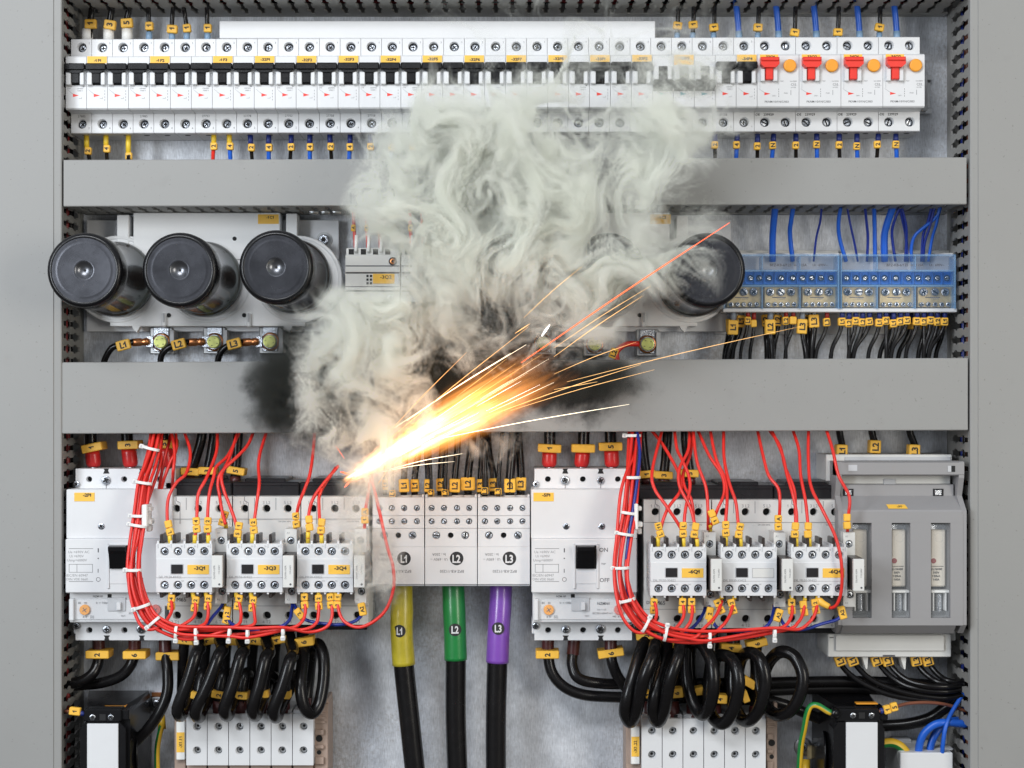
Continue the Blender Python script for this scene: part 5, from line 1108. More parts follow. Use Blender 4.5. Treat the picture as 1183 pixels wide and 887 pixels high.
def bundle(group, side, main, ends, top, z_line, rad, side_name):
    """wires tied in one loom: each follows MAIN with its own place in the section, then leaves at its END"""
    n_ = len(ends)
    for k, (lb, leave, tail, mk, f, top_) in enumerate(ends):
        # section place: spiral packing
        a = k * 2.399963; rr = rad * math.sqrt((k + .3) / n_) if n_ > 1 else 0
        pts = []
        if top_: pts += top_
        for i, (u, v, z, tx, ty) in enumerate(main):
            if i < (0 if not top_ else top_i(top_)): continue
            if i >= leave: break
            aa = a + .22 * i
            # tx, ty: unit normal of the loom in the picture
            s1, s2 = rr * math.cos(aa) * 1.25, rr * math.sin(aa) * .8
            pts.append((u + tx * s1, v + ty * s1, z + s2 * .8 + 2))
        pts += tail
        redw(lb, pts, group, mk, f)
def top_i(t_): return 1
mainL = [(182, 490, 62, 1, 0), (177.8, 518, 74, 1, .1), (171.5, 540, 84, 1, .2), (166, 558, 92, 1, .15), (161.5, 596, 104, 1, .05), (157.8, 624, 112, 1, 0), (155, 655, 122, 1, .0), (158, 680, 128, 1, -.2), (166, 702, 131, .8, -.55), (178, 718.5, 133, .5, -.8), (203, 730.5, 133, .1, -1), (228, 732, 132, 0, -1), (265, 731.5, 131, 0, -1), (288, 731.5, 131, 0, -1), (327, 729, 130, .0, -1)]
tm = lambda u, v, a, t1, t2: two(u, v, 119, a, t1, t2)
endsL = [
 ('red wire looping lowest from the left bundle to the bottom of contactor -3Q1', 6, [(149, 660, 126), (151, 690, 132), (160, 718, 136), (171, 727, 137), (186, 723, 134), (198, 707, 124), (197.6, 690, 116)], tm(197.5, 696, -3, '4', '1'), (197.4, 692, 116, 197, 680, 113), None),
 ('left bundle red wire to the third bottom terminal of contactor -3Q1', 10, [(201, 725, 131), (215, 719.5, 127), (225, 710, 122), (225.5, 690, 116)], tm(225, 698, -8, '2', '2'), (224, 692, 116, 222, 680, 113), None),
 ('left bundle red wire to the last bottom terminal of contactor -3Q1', 11, [(232, 723, 130), (240, 713, 123), (240, 690, 116)], tm(240, 696, -5, '2', '2'), (238.6, 690, 116, 237.5, 680, 113), None),
 ('left bundle red wire to the first bottom terminal of contactor -3Q3', 12, [(271, 724, 130), (278.5, 712, 123), (275, 690, 116)], tm(275, 696, -10, '4', '1'), (273.4, 690, 116, 272, 680, 113), None),
 ('left bundle red wire to the second bottom terminal of contactor -3Q3', 13, [(292, 722, 128), (294, 710, 122), (291, 690, 116)], tm(291.6, 698, -6, '2', '2'), (290.4, 690, 116, 289.6, 680, 113), None),
 ('left bundle red wire to the first bottom terminal of contactor -3Q4', 14, [(330, 727, 129), (346, 721, 126), (352.5, 709, 121), (352, 690, 116)], tm(351.6, 694.5, 2, '4', '1'), (351.4, 688, 116, 351.2, 680, 113), None),
 ('left bundle red wire to the second bottom terminal of contactor -3Q4', 15, [(352, 727, 129), (365, 720, 125), (368, 708, 121), (368, 690, 116)], tm(368, 696, 2, '2', '2'), (368, 690, 116, 367.8, 680, 113), None),
 ('left bundle red wire to the third bottom terminal of contactor -3Q4', 15, [(356, 730, 127), (376, 725, 125), (383.5, 712, 121), (382.5, 690, 116)], tm(381.7, 694.5, 4, '2', '1'), (382, 688, 116, 382, 680, 113), None),
]
bundle(RW, 'left', mainL, endsL, None, None, 7.0, 'left')
# the wire burning through at the spark
redw('long red wire looping from the spark down beside the smoke to contactor -3Q4', [(427, 546, 120), (431, 560, 122), (438.6, 592, 126), (447, 630, 130), (454, 655, 132), (454.5, 680, 132), (446, 704, 131), (430, 719, 129), (413, 724.5, 127), (398, 718, 124), (391.5, 706, 120), (390, 690, 116)], RW, tm(389.8, 694.5, -4, '1', '3'), (387.6, 688, 116, 386.4, 680, 113))
for k, (pts) in enumerate([[(187, 492, 56), (186, 519, 68), (185, 536, 76), (176.6, 562, 84), (170, 582, 90), (163, 612, 100), (160, 640, 108), (160, 668, 114), (168, 697, 120), (186, 719, 124), (215, 728, 124), (260, 728, 124)],
                         [(198, 492, 52), (196, 508, 58), (190, 530, 66), (184, 563, 72), (182, 590, 60), (183, 640, 40)],
                         [(202, 492, 54), (203.7, 518, 66), (196, 536, 72), (187, 563, 74), (185, 600, 50)],
                         [(197, 492, 58), (201.7, 522, 70), (200, 545, 78), (199, 562, 60)]]):
    redw('red wire %s' % ('dropping behind the left bundle, closest to it', 'slipping between breaker -2F1 and contactor -3Q1, left one', 'slipping between breaker -2F1 and contactor -3Q1, right one', 'with the shortest run, ending at the arc cover of contactor -3Q1')[k], pts, RW, [], None)
blueL = [('blue wire from coil terminal A2 of contactor -3Q1 down behind the red bundle', [(258.6, 690, 96), (256, 700, 104), (246, 712, 116), (238, 722, 124), (225, 729, 126)], [(262, 708, 112, 8.2, 14, -10, '2')], (259.5, 697, 97, 258.6, 703, 100)),
 ('blue wire from contactor -3Q1 towards -3Q3 under the red bundle', [(262, 702, 104), (264, 716, 114), (271, 722.5, 122), (285, 727, 126), (300, 728, 126)], [(261, 717, 116, 8.6, 8, -20, 'A')], None),
 ('blue wire from coil terminal A2 of contactor -3Q3 down to the red bundle', [(338, 692, 96), (337, 704, 104), (335, 715, 116), (328, 722, 124), (315, 727, 126)], [], (338, 697, 97, 337.5, 703, 100)),
 ('long blue wire sagging from contactor -3Q3 to the A2 terminal of -3Q4', [(340, 698, 100), (346, 710, 110), (356, 717, 116), (375, 720.5, 118), (392, 721.5, 118), (409, 718, 116), (418.5, 709, 110), (418.5, 696, 98)], [(345.5, 709, 116, 8.4, 13, 38, '2'), (418.3, 704, 114, 8.6, 15, 12, 'A2')], None)]
for lb, pts, mk, f in blueL: redw(lb, pts, 'blue coil wires', mk, f, 'navy_wire')

# ---------------------------------------------------------------- right group
R2 = [
 ('crossing over into the third top terminal of contactor -6Q1', [(765.5, 494, 60), (753.8, 542, 92), (756, 564, 102), (770.8, 586, 110), (787.3, 612, 114), (789.3, 628, 114)], two(789.5, 612, 118, -1, 'L', '5'), (789.5, 621, 115, 789.7, 632, 113)),
 ('weaving into the first top terminal of contactor -6Q1', [(752, 496, 58), (766, 514, 70), (781, 540, 86), (787, 556, 94), (785, 569, 100), (773, 585, 107), (766, 601, 112), (760.5, 624, 114)], two(762, 612.5, 118, 14, '11', 'L'), (760.2, 620, 115, 759.8, 631, 113)),
 ('joining the third top terminal of contactor -6Q1 from the right', [(779, 494, 62), (782, 518, 76), (788, 531, 86), (795.5, 549, 94), (797, 564, 100), (792, 588, 108), (790.4, 606, 113), (790, 624, 114)], [], None),
 ('curving wide into the last top terminal of contactor -6Q1', [(797, 494, 64), (795, 520, 80), (785, 541, 92), (785, 561, 100), (797, 585, 109), (802, 603, 113), (805, 624, 115)], two(803.2, 612.8, 118, -9, '', '5'), (804.8, 622, 115, 805.3, 632, 113)),
 ('following close beside the one into the last top terminal of -6Q1', [(800, 494, 60), (797.6, 524, 76), (789.6, 546, 88), (790.5, 561, 96), (798.8, 578, 104), (801.5, 600, 110), (804, 618, 112)], [], None),
 ('straightest of those into coil terminal A1 of contactor -6Q1', [(800.5, 494, 68), (805, 532, 86), (815.5, 563, 98), (818, 592, 104), (818, 612, 98)], [], None),
 ('bowing right into coil terminal A1 of contactor -6Q1', [(805, 494, 62), (819, 525.5, 80), (834, 549, 92), (836.6, 569.5, 100), (829, 588, 105), (820.6, 610, 99)], two(824.4, 597.5, 108, 22, '', '1'), (820.6, 606, 101, 820.4, 614, 94)),
 ('into the first top terminal of the blank labelled contactor', [(820, 494, 62), (827, 529, 82), (838, 554, 94), (840, 578, 106), (838.4, 602, 113), (838.4, 626, 114)], two(838.8, 611, 118, 1, '1', '5'), (838.6, 618, 115, 838.4, 630, 113)),
 ('into the second top terminal of the blank labelled contactor', [(836, 494, 62), (836.6, 529, 82), (842.5, 557.6, 98), (850, 580, 108), (852.7, 603, 113), (855.4, 626, 114)], two(854.6, 613, 118, -10, '2', '1'), (855.4, 620, 115, 855.7, 631, 113)),
 ('into coil terminal A1 of the blank labelled contactor', [(874.5, 494, 60), (881.4, 525.5, 80), (888, 549, 92), (899, 564, 98), (901, 581, 102), (899.7, 608, 98)], two(899.5, 604, 107, 0, 'A', '1'), None),
 ('into the first top terminal of contactor -6Q4', [(887, 494, 62), (901, 515, 76), (907, 539, 90), (917.5, 566, 104), (919, 596, 112), (920, 624, 114)], two(919, 612.5, 118, -4, '', '5'), (919.8, 619, 115, 920, 631, 113)),
 ('running close beside the one into the first top terminal of -6Q4', [(890, 494, 66), (903.5, 524, 84), (909, 547.5, 96), (915.5, 569.5, 107), (920, 591, 112), (920.5, 608, 113)], [], None),
 ('into the second top terminal of contactor -6Q4', [(915, 494, 62), (922.9, 519, 78), (925, 549, 94), (930.5, 578, 106), (933, 601.6, 113), (935, 624, 114)], two(934, 612.5, 118, -2, '', ''), (934.8, 619, 115, 935.2, 631, 113)),
 ('into coil terminal A1 of contactor -6Q4, beside the fuse switch', [(954, 494, 70), (962, 520, 92), (968.7, 549, 102), (981, 573, 106), (980.4, 594, 106), (979, 614, 98)], two(979, 602.5, 109, 0, '', ''), None),
]
for lb, pts, mk, f in R2: redw('red wire ' + lb, pts, RR, mk, f)
redw('long red wire passing in front of the -6Q4 label and hooking left below it', [(934, 494, 66), (934, 532, 88), (937, 562, 104), (950.7, 590, 118), (964, 617, 124), (970.5, 640, 127), (972.8, 662, 127), (971.5, 685, 125), (966, 699, 122), (958, 702, 118), (950, 697, 115)], RR, [], None)
q = MB(); q.tube([P(944, 686, 114), P(948, 695, 116), P(958, 701, 119)], 2.9, 'marker', 8, 3, rs=[.7, 1.1, .9]); tag(q.build('wire_connector'), 'bent yellow connector at the hooked end of the red wire below -6Q4', 'connector')
mainR = [(734, 490, 62, 1, 0), (732, 522, 76, 1, .05), (730, 551, 92, 1, .05), (727, 590, 104, 1, .06), (723, 617, 112, 1, .05), (718.5, 656, 122, 1, .0), (721, 680, 127, 1, -.2), (727.5, 698, 130, .9, -.4), (744, 720, 133, .65, -.75), (769, 732.5, 134, .3, -.95), (795, 737, 133, 0.05, -1), (820, 737.5, 132, 0, -1), (858, 735, 131, .05, -1), (895, 731.5, 130, .05, -1)]
endsR = [
 ('red wire looping lowest from the right bundle to the bottom of contactor -6Q1', 2, [(724, 545, 96), (716.6, 572, 106), (712.5, 620, 118), (709.5, 650, 126), (711, 682, 132), (718, 710, 136), (730, 727, 137), (742, 731, 136), (752, 725, 132), (758.6, 710, 124), (756, 694, 117)], two(755.5, 700.5, 119, -3, '4', '1'), (754.6, 696, 117, 754, 685, 113), None),
 ('right bundle red wire to the third bottom terminal of contactor -6Q1', 9, [(772, 729, 130), (784, 722, 127), (790, 710, 122), (788.5, 694, 116)], two(788.5, 700, 119, -3, '4', ''), (787, 694, 116, 786, 685, 113), None),
 ('right bundle red wire to the last bottom terminal of contactor -6Q1', 9, [(780, 733, 130), (795, 722, 127), (799.5, 710, 122), (799.5, 694, 116)], two(799.3, 700, 119, 0, '4', '4'), (800, 694, 116, 800, 685, 113), None),
 ('right bundle red wire to the first bottom terminal of the blank labelled contactor', 10, [(800, 737, 136), (812, 727, 132), (827.3, 711, 124), (834, 694, 116)], two(831.3, 701, 119, 24, '4', '1'), (834, 692, 116, 834.6, 685, 113), None),
 ('right bundle red wire to the second bottom terminal of the blank labelled contactor', 10, [(815, 735, 132), (834, 723.5, 128), (843.4, 710, 122), (847.5, 694, 116)], two(846.3, 701, 119, 14, '2', '2'), (848.3, 692, 116, 849.5, 685, 113), None),
 ('right bundle red wire to the first bottom terminal of contactor -6Q4', 12, [(880, 729, 130), (905, 724, 127), (914.5, 711, 122), (915, 694, 116)], two(915, 701, 119, 1, '4', '1'), (915, 694, 116, 914.6, 685, 113), None),
 ('right bundle red wire to the second bottom terminal of contactor -6Q4', 13, [(910, 727, 128), (922, 719, 125), (927.5, 709, 121), (930, 694, 116)], two(929, 703, 119, 7, '', ''), (930, 694, 116, 930.6, 685, 113), None),
 ('right bundle red wire to the third bottom terminal of contactor -6Q4', 14, [(922, 727, 127), (935, 719, 124), (942, 708, 121), (944.5, 694, 116)], two(942.5, 701, 119, 8, '2', '3'), (944.3, 692, 116, 945.4, 685, 113), None),
]
bundle(RR, 'right', mainR, endsR, None, None, 7.4, 'right')
redw('blue wire running inside the right red bundle', [(735, 492, 70), (739, 522, 84), (736, 556, 98), (731, 590, 108), (727, 615, 114), (724, 640, 120), (723, 660, 120), (727, 690, 120), (745, 714, 122)], 'blue coil wires', [], None, 'navy_wire')
blueR = [('blue wire from coil terminal A2 of contactor -6Q1 down behind the red bundle', [(815, 694, 96), (813.5, 706, 104), (805, 720, 116), (794, 729, 124), (780, 733, 126)], [(820, 709, 114, 8.2, 15, -12, '2')], (816, 699, 97, 815, 705, 101)),
 ('long blue wire sagging under the blank labelled contactor', [(819, 700, 104), (823, 716, 112), (829, 725, 118), (842, 728.5, 120), (862, 728.5, 120), (881, 726, 120), (890, 718, 116), (893.5, 706, 106), (894.5, 696, 97)], [(822, 717, 116, 8, 8, -20, 'A')], (894.5, 698, 98, 894, 705, 101)),
 ('long blue wire sagging under contactor -6Q4', [(897, 698, 100), (903, 717, 112), (910, 724.5, 118), (920, 727.5, 120), (933, 726, 120), (950, 720.5, 118), (966, 716, 114), (972, 710, 112), (976, 696, 98)], [(899.5, 711, 116, 8.4, 15, -18, 'A2'), (973.4, 708, 116, 8.6, 15, 15, 'A2')], None)]
for lb, pts, mk, f in blueR: redw(lb, pts, 'blue coil wires', mk, f, 'navy_wire')

# ---------------------------------------------------------------- cable ties round the looms
def tie(u, v, z, dx, dy, hw, label, head=-1):
    """nylon tie: band across the loom (direction dx, dy) with its locking head at one end and a cut tail"""
    c = Vector(P(u, v, z)); d = Vector((dx, -dy, 0)).normalized(); R0 = hw * kk(z)
    th = Thing('cable_tie', label, 'cable tie', tuple(c), 'cable ties on the red wire bundles')
    q = MB(); pts = []
    for k in range(25):
        a = 2 * PI * k / 24; pts.append(tuple(c + d * (R0 * math.cos(a)) + Vector((0, 0, 1)) * (R0 * .62 * math.sin(a))))
    # flat band: two thin tubes side by side
    al = Vector((-d.y, d.x, 0))
    for o_ in (-.7, 0, .7): q.tube([tuple(Vector(p) + al * o_) for p in pts], .62, 'tie_white', 6, 1, caps=False)
    th.part('band', q)
    h = c + d * (head * (R0 + 1.1)); q = MB(); a = math.atan2(d.y, d.x); q.box(h.x - 2.0, h.x + 2.0, h.y - 1.9, h.y + 1.9, z - 1.6, z + 2.6, 'tie_white', .6, (a, h.x, h.y)); q.box(h.x - .8, h.x + .8, h.y - 1.1, h.y + 1.1, z + 2.2, z + 2.75, 'pale_grey', .1, (a, h.x, h.y)); th.part('head', q)
for (u, v, z, dx, dy, hw, lb, hd) in [(174.5, 518, 78, 1, .25, 9.5, 'topmost white tie on the left red bundle', -1), (166.5, 557.6, 96, 1, .15, 9, 'white tie on the left bundle below the topmost', -1), (161.3, 596, 108, 1, .02, 9, 'white tie on the left bundle by the small tie mount', -1), (160, 607, 110, 1, .15, 9.5, 'lower of two close ties on the left bundle', -1),
    (154.9, 658.5, 126, 1, .0, 8.5, 'white tie on the left bundle beside the rocker', -1), (164.5, 700.5, 134, 1, -.35, 9, 'white tie where the left bundle starts to bend', -1), (177.5, 718.5, 136, .75, -.65, 8.5, 'white tie in the bend of the left bundle', -1), (203.5, 731, 136, .05, -1, 7.5, 'white tie at the start of the left horizontal run', -1), (226.5, 733, 135, -.05, -1, 7.5, 'white tie under contactor -3Q1', -1),
    (265, 732, 134, .1, -1, 7, 'white tie near the joint of -3Q1 and -3Q3', -1), (286, 732.5, 134, 0, -1, 6.5, 'white tie under contactor -3Q3', -1), (327, 729.5, 133, 0, -1, 6, 'last white tie on the left horizontal run', -1),
    (731.5, 503, 72, 1, 0, 8.5, 'white tie on the right bundle just under the duct', -1), (730.5, 551.5, 96, 1, 0, 9, 'white tie on the right bundle above the mount', -1), (725.5, 592.5, 108, 1, .15, 9, 'white tie on the right bundle level with the mount', -1), (722.5, 617, 116, 1, .15, 9, 'white tie just below the mount on the right bundle', -1), (717.8, 656, 126, 1, -.02, 8.5, 'white tie on the right bundle beside the OFF mark', -1),
    (724.5, 693.5, 132, 1, -.25, 9, 'white tie over the red dial of breaker -5F1', -1), (746, 722, 136, .45, -.85, 9, 'white tie in the bend of the right bundle', 1), (769, 732, 137, .2, -.97, 8.5, 'white tie just after the bend of the right bundle', 1), (820, 737.5, 135, .02, -1, 7, 'white tie under the blank labelled contactor', -1), (895, 731.5, 133, .02, -1, 6.5, 'last white tie on the right horizontal run', -1)]:
    tie(u, v, z, dx, dy, hw, lb, hd)
def tie_mount(u0, v0, u1, v1, z, label):
    th = Thing('tie_mount', label, 'tie mount', P((u0 + u1) / 2, v1, z - 20), 'white tie mounts')
    q = MB(); q.pbox(u0, v0, u1 - 4, v1, z - 20, z, 'tie_white', .8); q.pbox(u1 - 5, v0 + 3, u1, v0 + 8, z - 18, z - 6, 'tie_white', .6); q.pbox(u1 - 5, v1 - 9, u1 + 1, v1 - 3, z - 18, z - 5, 'tie_white', .6); q.pbox(u1 - 5, v1 - 2, u1, v1 + 5, z - 18, z - 8, 'tie_white', .6); th.part('mount', q)
tie_mount(163.5, 583, 174, 609, 112, 'white tie mount holding the left red bundle'); tie_mount(733, 582, 741.5, 612, 112, 'white tie mount holding the right red bundle')

# ================================================================ TERMINAL BLOCKS X1
def xblock(u_tag0, u0, pitch, n_, v0, tx, label, left_end, right_end):
    z = 56; th = Thing('terminal_strip', label, 'terminal block', P(u0, 900, 2), 'grey terminal strips at the bottom')
    for k in range(n_):
        q = MB(); a, b_ = PX(u0 + k * pitch + .4, z), PX(u0 + (k + 1) * pitch - .4, z)
        cx = (a + b_) / 2 + .3
        q.hblock(a, b_, PY(855, z), PY(v0 + 4, z), 4, z, [(cx, PY(839.5 + (v0 - 821), z), 3.4)], 'white_plastic', 8)
        q.hblock(a, b_, PY(884 + (v0 - 821), z), PY(855.05, z), 4, z, [(cx, PY(867 + (v0 - 821), z), 3.4)], 'white_plastic', 8)
        q.pbox(u0 + k * pitch + .8, v0 - 1, u0 + (k + 1) * pitch - .8, v0 + 4, 4, z - 5, 'pale_grey', .5); q.pbox(u0 + k * pitch + pitch * .55, v0 - .5, u0 + k * pitch + pitch * .75, v0 + 3.6, z - 6, z - 4.6, 'dark_grey', .2)
        q.pbox(u0 + k * pitch + 1, 884 + (v0 - 821), u0 + (k + 1) * pitch - 1, 905, 4, z - 8, 'beige', .4)
        tp = th.part('terminal', q)
        for v in (839.5, 867): screw(th, cx, PY(v + (v0 - 821), z), z - 5.5, 2.7, tp, m='steel', slot='hex')
    for (a, b_, side) in ((left_end[0], left_end[1], 0), (right_end[0], right_end[1], 1)):
        q = MB(); vt = v0 - 4 if side == 0 else v0 - 14
        q.pbox(a, vt + 6, b_, 905, 4, 44, 'beige', .6)
        for k in range(3): q.pbox(a + 1, v0 + 2 + k * 5, b_ - 3, v0 + 4.5 + k * 5, 44, 46, 'beige', .3)
        if side:
            q.pbox(b_ - 4, vt, b_, 905, 4, 40, 'beige', .4)
            for (v, r_) in ((v0 + 32, 3.0), (v0 + 48, 2.0)): q.lathe([(r_, 44), (r_, 44.3)], PX(a + 6, 44), PY(v, 44), 'hole_black', 14)
            q.pbox(a + 1, v0 + 22, b_ - 5, v0 + 28, 44, 47, 'beige', .4); q.pbox(a + 1, v0 + 40, b_ - 5, v0 + 44, 44, 47, 'beige', .4); q.pbox(a + 1, v0 + 54, b_ - 5, v0 + 62, 44, 47.5, 'beige', .4)
        th.part('end_bracket', q)
    q = MB(); a, b_ = u_tag0; q.pbox(a, v0 + 13, b_, v0 + 57, 44, 49, 'tie_white', .6); q.pbox(a + .4, v0 + 25, b_ - .4, v0 + 48, 49, 49.3, 'label_yellow', 0); q.ptext(tx, (a + b_) / 2, v0 + 36.5, 49.4, 3.6, 'ink', PI / 2, .02); th.part('label', q)
xblock((203.5, 213.5), 214.8, 24.6, 6, 821, '-X1.11', 'grey terminal strip with yellow label -X1.11 under the left coils', (201.5, 214.5), (362.7, 379))
xblock((729, 739), 741, 24.0, 6, 826, '-X1.22', 'grey terminal strip with yellow label -X1.22 under the right coils', (723, 741), (885.5, 898))

# ================================================================ COILED HEAVY CABLES
CL = 'heavy black cables coiled above the terminal strips'
def coil(label, pts, r=5.3, m_='cable_black', marks=(), end=None):
    th = wire(label, pts, r, m_, CL, marks, [], 'cable', n=16, sub=9)
    if end: q = MB(); q.tube([P(*end[0]), P(*end[1])], r * 1.12, 'maroon', 16, 1); th.part('sleeve', q)
def ring(cx, cy, rx, ry, zf, zb, lean, start, turns, n_=14):
    """points round an open loop: LEAN tilts the strand across the picture as it climbs"""
    out = []
    for k in range(int(n_ * turns) + 1):
        a = start + 2 * PI * k / n_
        out.append((cx + rx * math.sin(a) + lean * math.cos(a), cy - ry * math.cos(a), (zf + zb) / 2 + (zf - zb) / 2 * math.cos(a - PI * 1.0 + 1.2)))
    return out
# left: narrow loops seen nearly edge on; front strand leans down to the left, rear strand returns behind it
def edge_loop(ut, ub, vt, vb, zf, zr, back):
    return [(ut + back, vt + 14, zr + 12), (ut + 1, vt + 1, (zf + zr) / 2 + 8), (ut - 3, vt + 9, zf - 4), ((ut + ub) / 2 - 1, (vt + vb) / 2, zf), (ub + .5, vb - 13, zf - 1), (ub + 1, vb - 4, zf - 7), (ub + 4, vb - 3, zf - 19), (ub + 7.5, vb - 13, zf - 31), ((ut + ub) / 2 + 9, (vt + vb) / 2, zr), (ut + back * .6, vt + 30, zr + 2)]
for k, (ut, ub, vt, vb, en) in enumerate([(228, 205.5, 746, 829, 'leftmost of the left group'), (254, 226.5, 748, 831, 'second of the left group'), (279, 259.5, 749, 829, 'third of the left group'), (308, 292, 751, 829, 'fourth of the left group'), (336, 316, 754, 831, 'fifth of the left group')]):
    xe = (229, 253, 278, 302, 327)[k]
    pts = [(ut - 8, 700, 40), (ut - 3, 730, 44)] + edge_loop(ut + 2, ub, vt, vb, 92, 36, 10)[1:] + [(xe + 5, 780, 46), (xe + 1, 802, 50), (xe, 826, 46)]
    coil('heavy black cable loop, ' + en, pts, 5.4, marks=[((xe - .5, 804 - (k % 2), 58, 17, 8.5, (-8, -10, -3, 8, 2)[k], ('', '2', '3', '4', '5')[k], 90), {'th_': 5.2, 'thick': 15})], end=((xe, 808, 49), (xe, 826, 47)))
coil('heavy black cable loop, rightmost of the left group', [(350, 700, 40), (350, 735, 44), (350, 760, 62), (347, 790, 76), (351, 815, 78), (360, 824, 72), (369, 812, 66), (374, 784, 60), (373.5, 758, 54), (367, 744, 46), (360, 756, 36), (356, 790, 34), (351, 826, 40)], 5.4, marks=[((351, 742, 60, 22, 10, 8, '6', 90), {'th_': 6, 'thick': 18})], end=((352, 806, 38), (351, 828, 40)))
# feeders passing from the contactors to the coils with their markers under the red loom
for u, v, t_, a, lb in [(213, 740, '2', -6, 'leftmost under contactor -3Q1'), (238, 741, '4', 10, 'middle under contactor -3Q1'), (262, 741, '6', -3, 'right under contactor -3Q1'), (293, 740.5, '2', -6, 'left under contactor -3Q3'), (319, 740, '4', 10, 'right under contactor -3Q3'),
                        (747, 734.5, '2', 6, 'leftmost under contactor -6Q1'), (771, 745, '4', 4, 'middle under contactor -6Q1'), (845, 749, '4', -3, 'lower one under the blank labelled contactor'), (875, 744, '6', 14, 'right under the blank labelled contactor')]:
    wire('heavy black cable with yellow marker %s, %s' % (t_, lb), [(u + 2, 700, 36), (u + 1, 722, 40), (u, 742, 44), (u - 2, 765, 40), (u - 3, 800, 30)], 4.6, 'cable_black', 'heavy cables leaving the contactors below', [((u, v, 56, 24, 9, a, t_, 90), {'th_': 5.4, 'thick': 18})], [], 'cable', n=14)
# right: wider loops
coil('heavy black cable loop, leftmost of the right group', [(744, 700, 40), (745, 735, 50), (737, 762, 66), (726, 800, 76), (722, 822, 72), (728, 834, 62), (735, 822, 74), (743, 786, 88), (754, 757, 84), (757, 744, 66), (755, 760, 40), (753, 790, 36), (752, 836, 44)], 5.5, marks=[((748, 803, 54, 16, 8, -8, '1', 90), {'th_': 5.2, 'thick': 14})], end=((752, 810, 44), (752, 834, 46)))
coil('heavy black cable loop, second of the right group', [(771, 700, 40), (771, 735, 50), (767, 762, 64), (757, 800, 76), (754.5, 822, 72), (760, 834, 64), (767.5, 820, 76), (774, 786, 88), (784, 757, 84), (786, 745, 66), (782, 760, 40), (778, 790, 36), (777, 836, 44)], 5.5, marks=[((782, 801, 54, 15, 11, 5, '6', 90), {'th_': 5.2, 'thick': 14})], end=((777, 810, 44), (777, 834, 46)))
coil('heavy black cable loop, third of the right group, wide open', [(790, 700, 36), (792, 742, 44), (793, 780, 54), (799, 808, 62), (810, 825, 72), (819, 818, 84), (824.5, 792, 92), (822, 765, 88), (811, 744, 72), (800, 742, 50), (797, 765, 36), (799, 800, 36), (801, 836, 44)], 5.5, marks=[((808, 799, 52, 12, 9, 10, '', 90), {'thick': 14})], end=((801, 812, 44), (801, 834, 46)))
coil('heavy black cable loop, fourth of the right group, hanging lowest', [(822, 700, 36), (823, 745, 44), (819, 790, 50), (819, 816, 58), (826, 832, 70), (837, 835, 80), (848, 818, 90), (853.5, 789, 96), (848, 765, 90), (836, 757, 76), (826, 762, 50), (824, 790, 38), (825, 836, 44)], 5.5, marks=[((832, 808, 54, 17, 10, -3, '4', 90), {'th_': 5.2, 'thick': 14})], end=((825, 814, 44), (825, 834, 46)))
coil('heavy black cable loop, fifth of the right group', [(848, 700, 36), (848, 745, 40), (846, 790, 44), (850, 818, 54), (859, 832, 66), (869, 830, 78), (879, 814, 88), (884, 786, 92), (878, 762, 88), (866, 754, 74), (856, 762, 48), (851, 790, 38), (849, 836, 44)], 5.5, marks=[((861, 805, 56, 8, 14, 20, '', 90), {'thick': 10})], end=((849, 814, 44), (849, 834, 46)))
coil('heavy black cable loop, rightmost, an open ring', [(868, 700, 36), (872, 745, 40), (876, 790, 44), (884, 814, 52), (898, 826, 66), (914, 820, 78), (925, 800, 84), (927, 778, 84), (917, 758, 78), (902, 753, 70), (889, 764, 54), (880, 786, 42), (874, 812, 40), (873, 838, 44)], 5.5, marks=[((866, 789, 48, 17, 10, -30, '', 90), {'thick': 10})], end=((873.5, 816, 42), (873, 836, 45)))

